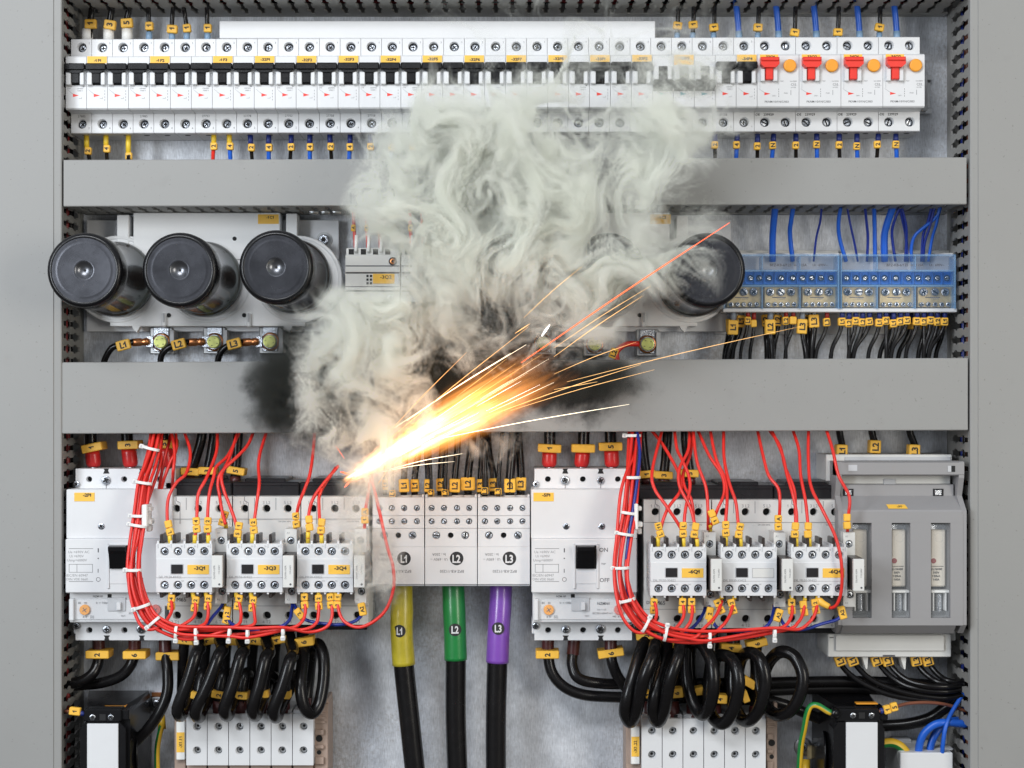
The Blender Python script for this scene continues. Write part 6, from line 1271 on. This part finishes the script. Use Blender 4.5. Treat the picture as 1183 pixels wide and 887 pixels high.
# ================================================================ CURRENT TRANSFORMERS
def ct(u0, u1, ub0, ub1, label, face, lab, scr, side_u):
    zf = 84; th = Thing('current_transformer', label, 'current transformer', P((u0 + u1) / 2, 905, 4), 'black current transformers')
    q = MB(); X = lambda u: PX(u, zf); Y = lambda v: PY(v, zf)
    xb0, xb1 = PX(ub0, 10), PX(ub1, 10); yb = PY(798.5, 10)
    # tapering housing: front plate outline to rear outline
    f_ = [(X(u0), Y(905), zf - 8), (X(u1), Y(905), zf - 8), (X(u1), Y(825), zf - 8), (X(u1 - 8), Y(818), zf - 8), (X(u0 + 2), Y(818), zf - 8)]
    b_ = [(xb0, PY(905, 10), 6), (xb1, PY(905, 10), 6), (xb1, PY(806, 10), 6), (xb1 - 2, yb, 6), (xb0 + 1, yb, 6)]
    q.add(f_ + b_, [(0, 1, 2, 3, 4), (9, 8, 7, 6, 5)] + [(i, (i + 1) % 5, 5 + (i + 1) % 5, 5 + i) for i in range(5)], 'black_plastic')
    # front collar and side rails
    a, c_ = face
    q.pbox(a, 819.5, c_, 833.5, 60, zf, 'black_plastic', .8); q.pprism([(a - 4, 905), (a - 4, 842), (a + 2, 834), (c_ - 2, 834), (c_ + 5, 842), (c_ + 5, 905)], 60, zf - 1, 'black_plastic'); q.pbox(c_ - 1, 820, c_ + 9, 832, 50, zf - 3, 'black_plastic', .8)
    th.part('housing', q)
    q = MB(); m_ = (lab[0] + lab[1]) / 2
    q.pbox(lab[0], lab[2], lab[1], 905, zf - 1.2, zf + .6, 'white_plastic', .3); th.part('nameplate', q)
    q = MB(); q.pbox(m_ - 3.5, scr[1] - 3.5, m_ + 3.5, scr[1] + 3.5, zf, zf + .2, 'hole_black', 0); th.part('socket', q)
    for u in scr[0]: screw(th, X(u), Y(scr[1]), zf + .6, 2.6)
    # side window
    q = MB(); xs = side_u
    ori = 1 if xs > (u0 + u1) / 2 else -1
    xw = (PX(u1, zf - 8) + (xb1 - PX(u1, zf - 8)) * .5) if ori > 0 else (PX(u0, zf - 8) + (xb0 - PX(u0, zf - 8)) * .5)
    q.lathe([(19, -.6), (19, 1.0), (15.5, 1.0), (15, -1)], 0, 0, 'black_plastic', 28, axis=(ori, 0, -.1), org=(xw, PY(870, 46), 44)); th.part('side_ring', q)
    return th
l_ = ct(96, 148, 100, 173, 'black current transformer with white nameplate, left bottom corner', (96.5, 140), (100.5, 136.5, 836), ((107, 128), 828.5), 160)
r__ = ct(966, 1022, 938, 1005, 'black current transformer with grey nameplate, right of the coils', (967, 1017), (977.5, 1014, 834.5), ((985.5, 1007), 826.5), 950)
for th, (a, b_, c_, d) in ((l_, (119, 143, 816.5, 819.5)), (r__, (991, 1016, 813.5, 817))):
    q = MB(); zt = 70; q.box(PX(a, 80), PX(b_, 80), PY(c_, 80) - 1.2, PY(c_, 80) - .3, 66, 74, 'orange', .1); th.part('sticker', q)
wire('brown wire with yellow marker entering the left transformer from the duct', [(70, 822, 66), (80, 821.5, 76), (90, 823, 82), (99, 825, 80)], 1.3, 'brown_wire', None, [((86, 822, 86, 13, 9, -6, '1', 90), {'th_': 5})], [((92, 823.5, 83), (97, 824.5, 82), 2.2, 'ferrule_navy')])
wire('brown wire with paired yellow markers leaving the right transformer', [(1014, 822, 82), (1022, 820, 84), (1036, 816, 80), (1050, 812.5, 70), (1072, 811.5, 60), (1094, 814, 50), (1118, 822, 44)], 1.5, 'brown_wire', None, [((1025.5, 820, 88, 8, 10, 14, '1', 90), {'th_': 5}), ((1033.5, 817, 88, 8, 10, 14, '5', 90), {'th_': 5})], [((1017, 821.5, 84), (1021, 820.5, 84), 2.6, 'ferrule_navy')])

# earth wires: green and yellow halves side by side
def earth(label, pts, r):
    pp = smooth_path([P(*p) for p in pts], 8); th = Thing('earth_wire', label, 'earth wire', tuple(pp[-1]), 'green and yellow earth wires')
    q = MB(); n_ = 12; N = len(pp); vs = []; fs = []; ms = []
    for i, p in enumerate(pp):
        t1 = (pp[min(i + 1, N - 1)] - pp[max(i - 1, 0)]).normalized(); nr = t1.cross(Vector((0, 0, 1))).normalized(); bn = t1.cross(nr)
        for k in range(n_): a = 2 * PI * k / n_ + .004 * i; c_ = p + nr * (r * math.cos(a)) + bn * (r * math.sin(a)); vs.append(tuple(c_))
    g_, y_ = [], []
    for i in range(N - 1):
        for k in range(n_): (g_ if k in (9, 10, 11, 0, 1, 2) else y_).append((i * n_ + k, i * n_ + (k + 1) % n_, (i + 1) * n_ + (k + 1) % n_, (i + 1) * n_ + k))
    q.add(vs, g_, 'green', True); q.add(vs, y_, 'earth_yellow', True); th.part('insulation', q); return th
e1 = earth('green and yellow earth wire rising to a ring bolt beside the left transformer', [(187, 838, 30), (184, 850, 30), (181.5, 868, 30), (182, 905, 28)], 2.5)
q = MB(); q.tube([P(187, 826, 22), P(187, 842, 26)], 3.4, 'earth_yellow', 12, 1, rs=[.8, 1.1]); e1.part('ferrule', q)
e2 = earth('green and yellow earth wire arching from the right transformer down to the frame', [(966, 825, 84), (957, 822, 84), (945, 815, 84), (937, 815.5, 82), (932.5, 824, 80), (929, 842, 74), (925, 864, 66), (922.5, 905, 54)], 2.6)
q = MB(); q.tube([P(960, 822.5, 84), P(968, 825, 84)], 4.2, 'black_plastic', 12, 1); e2.part('ferrule', q)
earth('thick green and yellow cable bending into the white terminal box', [(1014, 860, 50), (1030, 858, 50), (1042, 864, 50), (1049, 876, 46), (1052, 905, 40)], 4.2)
def bolt(u, v, r, label):
    th = Thing('washer_bolt', label, 'bolt', P(u, v, 0), 'bolts with wide washers')
    q = MB(); q.lathe([(r, .2), (r, 1.4), (r * .93, 1.9), (r * .5, 1.9)], PX(u, 2), PY(v, 2), 'steel', 28); th.part('washer', q); q = MB(); q.lathe([(r * .52, 1.8), (r * .52, 5), (r * .4, 5.8), (r * .22, 5.8)], PX(u, 4), PY(v, 4), 'chrome', 24); q.lathe([(r * .24, 5.6), (r * .24, 5.9)], PX(u, 4), PY(v, 4), 'hole_black', 6); th.part('bolt_head', q)
bolt(181, 813, 8, 'bolt with wide washer between the left transformer and the coils'); bolt(928, 863, 8.4, 'bolt with wide washer left of the right transformer')
q = MB(); q.pbox(933, 862, 941, 877, .3, 6, 'brass', .6); tag(q.build('angle_bracket'), 'small brass coloured bracket beside the right washer bolt', 'bracket')
q = MB(); q.pbox(175, 800, 186, 805, .3, 3, 'copper', .4); tag(q.build('copper_strip'), 'small copper strip above the left washer bolt', 'strip')
q = MB(); q.tube([P(931, 877, 12), P(930.5, 905, 16)], 4.0, 'earth_yellow', 14, 2); tag(q.build('yellow_ferrule'), 'yellow sleeved lug below the right washer bolt', 'lug')

# ================================================================ WHITE TERMINAL BOX, BLUE CABLES
th = Thing('terminal_box', 'white screw terminal box with funnels for the blue cables, bottom right', 'terminal box', P(1070, 905, 2))
q = MB(); q.pbox(1040, 869.5, 1101, 905, 2, 60, 'white_plastic', .8, zr=60); q.prism([(PX(1031, 20), PY(864, 20)), (PX(1092, 20), PY(860, 20)), (PX(1100, 40), PY(869.5, 60) + .2), (PX(1040, 60), PY(869.5, 60) + .2)], 20, 44, 'white_plastic')
th.part('housing', q)
for u, v, r_ in ((1042, 871, 3.6), (1061, 873, 4.4), (1074, 872, 4.4), (1088, 873.5, 3.4)):
    q = MB(); q.tube([P(u, v + 12, 50), P(u, v - 5, 50)], r_ * 1.12, 'tie_white', 18, 1); th.part('funnel', q)
q = MB(); q.pbox(1033, 854, 1053, 863, .3, 16, 'pale_grey', .5); tag(q.build('clip_box'), 'small grey clip box above the white terminal box', 'clip')
for lb, pts, r, m_ in [('thick blue cable arching from the duct into the white box, front one', [(1061, 878, 50), (1062, 862, 52), (1067, 848, 54), (1078, 838, 56), (1092, 834.5, 56), (1118, 836.5, 52)], 3.4, 'blue_wire'),
                       ('thick blue cable arching from the duct into the white box, rear one', [(1074, 877, 46), (1075, 862, 46), (1080, 849, 46), (1088, 840, 44), (1100, 833, 40), (1118, 832, 36)], 3.4, 'blue_wire'),
                       ('thin blue wire rising straight, then slanting to the duct', [(1088, 880, 56), (1089.5, 858, 60), (1093, 838, 60), (1100, 822, 54), (1112, 803, 48), (1118, 796, 46)], 1.9, 'blue_wire')]:
    wire(lb, pts, r, m_, 'blue cables at the bottom right', [], [], 'cable', n=12, sub=7)
wire('heavy black cable curving up to the duct behind the right transformer', [(1000, 838, 14), (1024, 838, 16), (1050, 836, 20), (1075, 829, 24), (1095, 815, 30), (1118, 800, 34)], 5.2, 'cable_black', LOWC, [], [], 'cable', n=14)
# ================================================================ SMOKE, FLAME, SPARKS
rng = np.random.default_rng(11)
def noise3(shape, beta, cut_lo, cut_hi, ani=(1, 1, 1)):
    """smooth random field with a power-law spectrum, zero mean and unit variance"""
    f = np.sqrt(sum((np.fft.fftfreq(n) * n / a).reshape([-1 if i == j else 1 for j in range(3)]) ** 2 for i, (n, a) in enumerate(zip(shape, ani))))
    F = np.fft.fftn(rng.standard_normal(shape).astype(np.float32)); amp = np.where((f > cut_lo) & (f < cut_hi), np.maximum(f, 1) ** (-beta), 0)
    r_ = np.real(np.fft.ifftn(F * amp)).astype(np.float32); return (r_ - r_.mean()) / r_.std()
def samp(A, x, y, z):
    """trilinear look-up with clamped ends"""
    nx, ny, nz = A.shape
    x = np.clip(x, 0, nx - 1.001); y = np.clip(y, 0, ny - 1.001); z = np.clip(z, 0, nz - 1.001)
    i, j, k = x.astype(np.int32), y.astype(np.int32), z.astype(np.int32); fx, fy, fz = x - i, y - j, z - k
    c = lambda a, b_, d: A[i + a, j + b_, k + d]
    return ((c(0, 0, 0) * (1 - fx) + c(1, 0, 0) * fx) * (1 - fy) + (c(0, 1, 0) * (1 - fx) + c(1, 1, 0) * fx) * fy) * (1 - fz) + \
           ((c(0, 0, 1) * (1 - fx) + c(1, 0, 1) * fx) * (1 - fy) + (c(0, 1, 1) * (1 - fx) + c(1, 1, 1) * fx) * fy) * fz

def volume_object(name, grid, lo, hi, material, label, cat, rot=None, org=(0, 0, 0)):
    """a volume whose density is the array GRID (x, y, z) over the box LO..HI (mm in the plate frame), fed in as point values"""
    nx, ny, nz = grid.shape
    me = bpy.data.meshes.new(name); N = nx * ny * nz
    me.vertices.add(N)
    co = np.zeros((N, 3), np.float32); me.vertices.foreach_set('co', co.ravel())
    at = me.attributes.new('amount', 'FLOAT', 'POINT'); at.data.foreach_set('value', grid.ravel().astype(np.float32))
    o = bpy.data.objects.new(name, me); C.objects.link(o); me.materials.append(material)
    L = np.array(lo) / 1000; H = np.array(hi) / 1000
    ng = bpy.data.node_groups.new(name, 'GeometryNodeTree')
    ng.interface.new_socket('Geometry', in_out='INPUT', socket_type='NodeSocketGeometry'); ng.interface.new_socket('Geometry', in_out='OUTPUT', socket_type='NodeSocketGeometry')
    A = ng.nodes.new; K = ng.links.new
    gi = A('NodeGroupInput'); go = A('NodeGroupOutput'); vc = A('GeometryNodeVolumeCube')
    vc.inputs['Min'].default_value = tuple(L); vc.inputs['Max'].default_value = tuple(H)
    vc.inputs['Resolution X'].default_value = nx; vc.inputs['Resolution Y'].default_value = ny; vc.inputs['Resolution Z'].default_value = nz
    pos = A('GeometryNodeInputPosition'); sep = A('ShaderNodeSeparateXYZ'); K(pos.outputs[0], sep.inputs[0])
    idx = None
    for ax, n, mul in ((0, nx, ny * nz), (1, ny, nz), (2, nz, 1)):
        mr = A('ShaderNodeMapRange'); mr.clamp = True; K(sep.outputs[ax], mr.inputs[0]); mr.inputs[1].default_value = float(L[ax]); mr.inputs[2].default_value = float(H[ax]); mr.inputs[3].default_value = 0; mr.inputs[4].default_value = n - 1
        rd = A('ShaderNodeMath'); rd.operation = 'ROUND'; K(mr.outputs[0], rd.inputs[0])
        fi = A('FunctionNodeFloatToInt'); K(rd.outputs[0], fi.inputs[0])
        im = A('FunctionNodeIntegerMath'); im.operation = 'MULTIPLY'; K(fi.outputs[0], im.inputs[0]); im.inputs[1].default_value = mul
        if idx is None: idx = im.outputs[0]
        else:
            ad = A('FunctionNodeIntegerMath'); ad.operation = 'ADD'; K(idx, ad.inputs[0]); K(im.outputs[0], ad.inputs[1]); idx = ad.outputs[0]
    na = A('GeometryNodeInputNamedAttribute'); na.data_type = 'FLOAT'; na.inputs['Name'].default_value = 'amount'
    si = A('GeometryNodeSampleIndex'); si.data_type = 'FLOAT'; si.domain = 'POINT'
    K(gi.outputs[0], si.inputs['Geometry']); K(na.outputs['Attribute'], si.inputs['Value']); K(idx, si.inputs['Index'])
    K(si.outputs[0], vc.inputs['Density'])
    sm = A('GeometryNodeSetMaterial'); sm.inputs['Material'].default_value = material
    K(vc.outputs[0], sm.inputs[0]); K(sm.outputs[0], go.inputs[0])
    md = o.modifiers.new('volume', 'NODES'); md.node_group = ng
    o.location = (org[0] / 1000, -org[2] / 1000, org[1] / 1000)
    o.rotation_euler = rot if rot else (0, 0, 0)
    tag(o, label, cat, None, 'stuff')
    return o

# pale smoke: how thick it hangs over each part of the cabinet, rows every 30 photo pixels from v = 0, columns from u = 330
SM = """
00000011122111121100
00000011111111121110
00000011111222232210
00000012222222344210
00001234544212333100
00014789986344553210
00037899998426653100
00068885679635840000
00168787389975422110
00026688489985422110
00001588988887654000
00001578877887653000
01456653344442000000
04886423434442000000
05787412333310000000
07687510000000000000
06476420000000000000
03565201222000000000
00353101111000000000
00242000000000000000
00332000000000000000
00133000000000000000
00024000000000000000
00003000000000000000
00000000000000000000"""
SM = np.array([[int(c) for c in r_] for r_ in SM.split()], np.float32) / 9
NX, NY, NZ = 300, 366, 36
zc, z0s, z1s = 140, 92, 212
xa, xb = PX(322, zc), PX(908, zc); ya, yb = PY(716, zc), PY(-12, zc)
sx_, sy_, sz_ = (xb - xa) / (NX - 1), (yb - ya) / (NY - 1), (z1s - z0s) / (NZ - 1)
# stirring flow: coordinates carried backwards through a turbulent velocity field, on a coarser grid
cx_, cy_, cz_ = 150, 183, 16
vel = [noise3((cx_, cy_, cz_), 1.9, 1.5, 60, (1, 1.2, .5)) for _ in range(3)]
sw = noise3((cx_, cy_, cz_), 2.2, 1.0, 12, (1, 1.2, .4))
gx = np.gradient(sw, axis=0); gy = np.gradient(sw, axis=1); s_ = 1 / max(gx.std(), gy.std())
U = 0.9 * gy * s_ + .45 * vel[0]; V = -0.9 * gx * s_ + .45 * vel[1]; W_ = .12 * vel[2]
I, J, K_ = [a.astype(np.float32) for a in np.meshgrid(np.arange(cx_), np.arange(cy_), np.arange(cz_), indexing='ij')]
X_, Y_, Z_ = I.copy(), J.copy(), K_.copy()
for _ in range(20):
    u_, v_, w_ = samp(U, X_, Y_, Z_), samp(V, X_, Y_, Z_), samp(W_, X_, Y_, Z_)
    X_ -= .75 * u_; Y_ -= .75 * v_ + .12; Z_ -= .75 * w_
DX, DY, DZ = X_ - I, Y_ - J, Z_ - K_
gi_, gj_, gk_ = [a.astype(np.float32) for a in np.meshgrid(np.arange(NX), np.arange(NY), np.arange(NZ), indexing='ij')]
ci, cj, ck = gi_ * (cx_ - 1) / (NX - 1), gj_ * (cy_ - 1) / (NY - 1), gk_ * (cz_ - 1) / (NZ - 1)
dx, dy, dz = samp(DX, ci, cj, ck), samp(DY, ci, cj, ck), samp(DZ, ci, cj, ck)
src = noise3((300, 366, 24), 1.55, 4, 400, (1, 1, .45))
a_ = samp(src, (ci + dx) * 2, (cj + dy) * 2, (ck + dz) * 1.5)
fine = noise3((300, 366, 24), 1.0, 20, 400, (1, 1, .5))
b__ = samp(fine, (ci + dx * .8) * 2, (cj + dy * .8) * 2, (ck + dz) * 1.5)
# coverage, itself pulled about by a part of the flow
uu = (ci + .15 * dx) / (cx_ - 1); vv = (cj + .15 * dy) / (cy_ - 1)
pu = (322 + uu * 586 - 330) / 30; pv = (716 - vv * 728) / 30
cov = samp(SM.T[:, :, None].repeat(2, 2), pu, pv, np.zeros_like(pu))
pu = (322 + gi_ / (NX - 1) * 586 - 330) / 30; pv = (716 - gj_ / (NY - 1) * 728) / 30
cov = .55 * cov + .45 * samp(SM.T[:, :, None].repeat(2, 2), pu, pv, np.zeros_like(pu))
zz = gk_ / (NZ - 1)
prof = np.exp(-((zz - .52 - .10 * np.sin(ci * .09) * np.cos(cj * .07)) / .30) ** 2)
wis = np.clip(.50 + .44 * a_ + .07 * b__, 0, 1.9) ** 2.6 + .07
den = (cov ** 1.3) * wis * prof
den = np.clip(den - .07, 0, None)
# fade at every side of the box
edge = np.minimum.reduce([np.clip(gi_ / 10, 0, 1), np.clip((NX - 1 - gi_) / 10, 0, 1), np.clip(gj_ / 10, 0, 1), np.clip((NY - 1 - gj_) / 8, 0, 1), np.clip(gk_ / 3, 0, 1), np.clip((NZ - 1 - gk_) / 3, 0, 1)])
den = den * edge * SMOKE_DENSITY

sm_m = bpy.data.materials.new('smoke'); sm_m.use_nodes = True; t = sm_m.node_tree; t.nodes.clear()
out = t.nodes.new('ShaderNodeOutputMaterial'); pv_ = t.nodes.new('ShaderNodeVolumePrincipled')
pv_.inputs['Color'].default_value = (0.972, 0.984, 0.935, 1); pv_.inputs['Density'].default_value = 1.0; pv_.inputs['Anisotropy'].default_value = 0.05
t.links.new(pv_.outputs[0], out.inputs['Volume'])
# array axes (x, y up, z towards viewer) -> object axes (x, -z, y)
g = np.transpose(den, (0, 2, 1))[:, ::-1, :]
volume_object('smoke', np.ascontiguousarray(g), (xa, -z1s, ya), (xb, -z0s, yb), sm_m, 'pale greenish white smoke curling up from the burning wire', 'smoke')

# soot-laden dark smoke close to the panel, behind the pale smoke
DX_, DY_, DZ_ = 200, 84, 14
da, db = P(268, 522, 98), P(752, 322, 98)
iu = 268 + np.arange(DX_, dtype=np.float32)[:, None, None] / (DX_ - 1) * 484; iv = 522 - np.arange(DY_, dtype=np.float32)[None, :, None] / (DY_ - 1) * 200
iz = np.arange(DZ_, dtype=np.float32)[None, None, :] / (DZ_ - 1)
nn = noise3((DX_, DY_, DZ_), 1.7, 2, 200, (1, .45, .2)); dk = 0
for (u, v, ru, rv, am) in ((328, 456, 40, 42, 1.0), (352, 404, 42, 30, .5), (470, 395, 62, 42, .8), (555, 408, 70, 40, .9), (675, 438, 54, 26, .44), (600, 365, 60, 26, .35), (400, 470, 60, 34, .5)):
    dk = dk + am * np.exp(-((iu - u) / ru) ** 4 - ((iv - v) / rv) ** 4)
dk = np.clip(dk * (1.0 + .75 * nn) - .16, 0, 1.6) * np.exp(-((iz - .4) / .35) ** 2) * np.clip(iz * (DZ_ - 1) / 2, 0, 1) * 150
dm = bpy.data.materials.new('dark_smoke'); dm.use_nodes = True; t = dm.node_tree; t.nodes.clear()
out = t.nodes.new('ShaderNodeOutputMaterial'); pv_ = t.nodes.new('ShaderNodeVolumePrincipled'); pv_.inputs['Color'].default_value = (.12, .125, .115, 1); pv_.inputs['Density'].default_value = 1.0
t.links.new(pv_.outputs[0], out.inputs['Volume'])
g = np.transpose(dk.astype(np.float32), (0, 2, 1))[:, ::-1, :]
volume_object('dark_smoke', np.ascontiguousarray(g), (da[0], -114, da[1]), (db[0], -83, db[1]), dm, 'dark sooty smoke hanging in front of the middle duct', 'smoke')

# flame jet: glowing gas thinning from a white root to an orange, ragged end
p0 = P(398, 556, 128); p1 = P(640, 414, 212); FL = (Vector(p1) - Vector(p0)).length * 1.06; FX, FY, FZ = 190, 76, 24
p0 = P(398, 556, 128); p1 = P(640, 414, 212); ang = math.atan2(PY(414, 128) - p0[1], PX(640, 128) - p0[0])
s = np.linspace(0, 1, FX, dtype=np.float32)[:, None, None]; c1 = np.linspace(-1, 1, FY, dtype=np.float32)[None, :, None]; c2 = np.linspace(-1, 1, FZ, dtype=np.float32)[None, None, :]
hw = 56 * kk(128)
n1 = noise3((FX, FY, FZ), 1.2, 1, 90, (.06, 1, .6)); n2 = noise3((FX, FY, FZ), 1.2, 2, 90, (.25, 1, .6))
wd = .07 + .80 * s ** .85 + .05 * n2
# two tongues with a darker rift between them
q1 = np.exp(-(((c1 - (.02 + .26 * s)) / (wd * .42)) ** 2 + (c2 / (wd * .62 + .1)) ** 2)); q2 = np.exp(-(((c1 + .33 * s) / (wd * .48)) ** 2 + ((c2) / (wd * .62 + .1)) ** 2))
hot = (q1 * np.clip(1.25 - 1.0 * s, 0, 1) + .8 * q2 * np.clip(1.2 - .8 * s, 0, 1))
fl = hot * np.clip(.80 + .45 * n1, .05, None) * (1.5 * np.exp(-1.9 * s) + .26) * np.clip((1.0 - s - .07 * n2) / .45, 0, 1) ** 1.3 * np.clip(s / .012, 0, 1)
fl = np.clip(fl - .012, 0, None) * np.clip((1 - np.abs(c1)) / .1, 0, 1) * np.clip((1 - np.abs(c2)) / .1, 0, 1)
fm = bpy.data.materials.new('flame'); fm.use_nodes = True; t = fm.node_tree; t.nodes.clear()
out = t.nodes.new('ShaderNodeOutputMaterial'); pv_ = t.nodes.new('ShaderNodeVolumePrincipled'); at = t.nodes.new('ShaderNodeAttribute'); at.attribute_name = 'density'
cr = t.nodes.new('ShaderNodeValToRGB'); t.links.new(at.outputs['Fac'], cr.inputs[0]); el = cr.color_ramp.elements
el[0].position = 0; el[0].color = (1, .33, .06, 1); el[1].position = 1; el[1].color = (1, .80, .58, 1); x_ = el.new(.25); x_.color = (1, .42, .10, 1)
mm = t.nodes.new('ShaderNodeMath'); mm.operation = 'MULTIPLY'; mm.inputs[1].default_value = FLAME; t.links.new(at.outputs['Fac'], mm.inputs[0])
pv_.inputs['Density'].default_value = 0.0; t.links.new(cr.outputs[0], pv_.inputs['Emission Color']); t.links.new(mm.outputs[0], pv_.inputs['Emission Strength'])
pv_.inputs['Color'].default_value = (.6, .3, .2, 1); pv_.inputs['Density Attribute'].default_value = ''
t.links.new(pv_.outputs[0], out.inputs['Volume'])
g = np.transpose(fl.astype(np.float32), (0, 2, 1))[:, ::-1, :]
dv = (Vector(p1) - Vector(p0)).normalized(); bx_ = Vector((dv.x, -dv.z, dv.y)); by_ = (Vector((0, 1, 0)) - bx_ * bx_.y).normalized(); bz_ = bx_.cross(by_)
jet_rot = Matrix((bx_, by_, bz_)).transposed().to_euler()
volume_object('flame', np.ascontiguousarray(g), (0, -20, -hw), (FL, 20, hw), fm, 'jet of white and orange flame bursting from the burning wire', 'flame', jet_rot, p0)

def glow(name, col, st):
    m = bpy.data.materials.new(name); m.use_nodes = True; b = m.node_tree.nodes['Principled BSDF']; b.inputs['Base Color'].default_value = (*col, 1)
    b.inputs['Emission Color'].default_value = (*col, 1); b.inputs['Emission Strength'].default_value = st; b.inputs['Roughness'].default_value = .6; M[name] = m
glow('spark_white', (1, .86, .62), 2.2); glow('spark_gold', (1, .56, .20), 1.05); glow('spark_red', (1, .13, .04), 1.5); glow('spark_hot', (1, .95, .88), 4)
def spark(u0, v0, u1, v1, m, r, label, z0=None, z1=None, sag=0, rs=(.5, 1, 1, .35)):
    zj = lambda u: min(232, 128 + 84 * max(0, (u - 398) / 242))      # the jet leans out of the cabinet
    z0 = zj(u0) if z0 is None else z0; z1 = zj(u1) if z1 is None else z1
    q = MB(); a, b_ = Vector(P(u0, v0, z0)), Vector(P(u1, v1, z1)); mid = (a + b_) / 2 + Vector((0, sag, 0))
    q.tube([tuple(a), tuple(mid), tuple(b_)], r, m, 6, 5, rs=list(rs)); tag(q.build('spark'), label, 'spark', 'sparks thrown from the burning wire')
for (a, m_, r, lb) in [((445, 504, 539, 407), 'spark_gold', .2, 'thin orange spark crossing the dark smoke, highest above the flame'), ((438, 517, 611, 377), 'spark_gold', .24, 'gold spark running up the upper edge of the flame past its end'), ((456, 494, 608, 398), 'spark_white', .26, 'white spark along the upper edge of the flame'),
    ((470, 486, 590, 408), 'spark_white', .26, 'fine white spark just above the flame'), ((602, 419, 843, 257), 'spark_red', .55, 'longest spark, red, crossing the big capacitor by the -1C2 base'), ((640, 402, 752, 330), 'spark_gold', .2, 'fine gold spark just below the long red one'), ((640, 412, 742, 342), 'spark_gold', .25, 'faint spark, second below the long red one'),
    ((496, 509, 727, 467), 'spark_white', .26, 'white spark ending over the middle duct near breaker -5F1'), ((560, 482, 740, 421), 'spark_gold', .24, 'gold spark across the soot on the middle duct, upper one'), ((590, 474, 756, 427), 'spark_gold', .2, 'gold spark across the soot on the middle duct, lower one'),
    ((655, 441, 925, 377), 'spark_gold', .2, 'long gold spark reaching the markers under the blue blocks'), ((450, 542, 534, 524), 'spark_white', .26, 'short white spark under the flame, upper of two'), ((441, 545, 525, 533), 'spark_white', .2, 'short white spark under the flame, lower of two'),
    ((605, 367, 672, 308), 'spark_gold', .2, 'short gold spark alone in the smoke above the bolted terminal'), ((626, 388, 635, 375), 'spark_hot', .8, 'short blazing white spark at the bolted terminal'), ((436, 560, 449, 540), 'spark_gold', .2, 'tiny spark falling beside the L1 block markers'),
    ((595, 385, 612, 374), 'spark_gold', .35, 'small gold spark beside the blazing terminal'), ((388, 515, 398, 530), 'spark_red', .25, 'tiny red spark left of the flame root'), ((640, 432, 735, 395), 'spark_gold', .2, 'gold spark leaving the flame end towards the -1C2 clamps'),
    ((640, 450, 690, 441), 'spark_gold', .2, 'short gold spark leaving the lower flame end'), ((404, 556, 398, 563), 'spark_red', .8, 'red glowing tip at the flame root'), ((402, 547, 393, 545), 'spark_red', .6, 'upper red glowing tip at the flame root')]:
    spark(*a, m_, r, lb, sag=1.2 if a[2] - a[0] > 60 else 0)
for k in range(20):
    th_ = ang + rng.normal(0, .06) - .02; L0 = rng.uniform(.10, .75); L1 = min(1.05, L0 + rng.uniform(.12, .42)); Lm = 262
    u0, v0 = 402 + Lm * L0 * math.cos(th_), 553 - Lm * L0 * math.sin(th_); u1, v1 = 402 + Lm * L1 * math.cos(th_), 553 - Lm * L1 * math.sin(th_)
    m_ = ('spark_white', 'spark_gold', 'spark_hot')[k % 3]
    spark(u0, v0, u1, v1, m_, rng.uniform(.09, .18), {'spark_white': 'thin white spark inside the flame', 'spark_gold': 'thin gold spark inside the flame', 'spark_hot': 'brightest thin white spark inside the flame'}[m_], 130 + 84 * L0 + rng.normal(0, 3), 132 + 84 * L1 + rng.normal(0, 3))
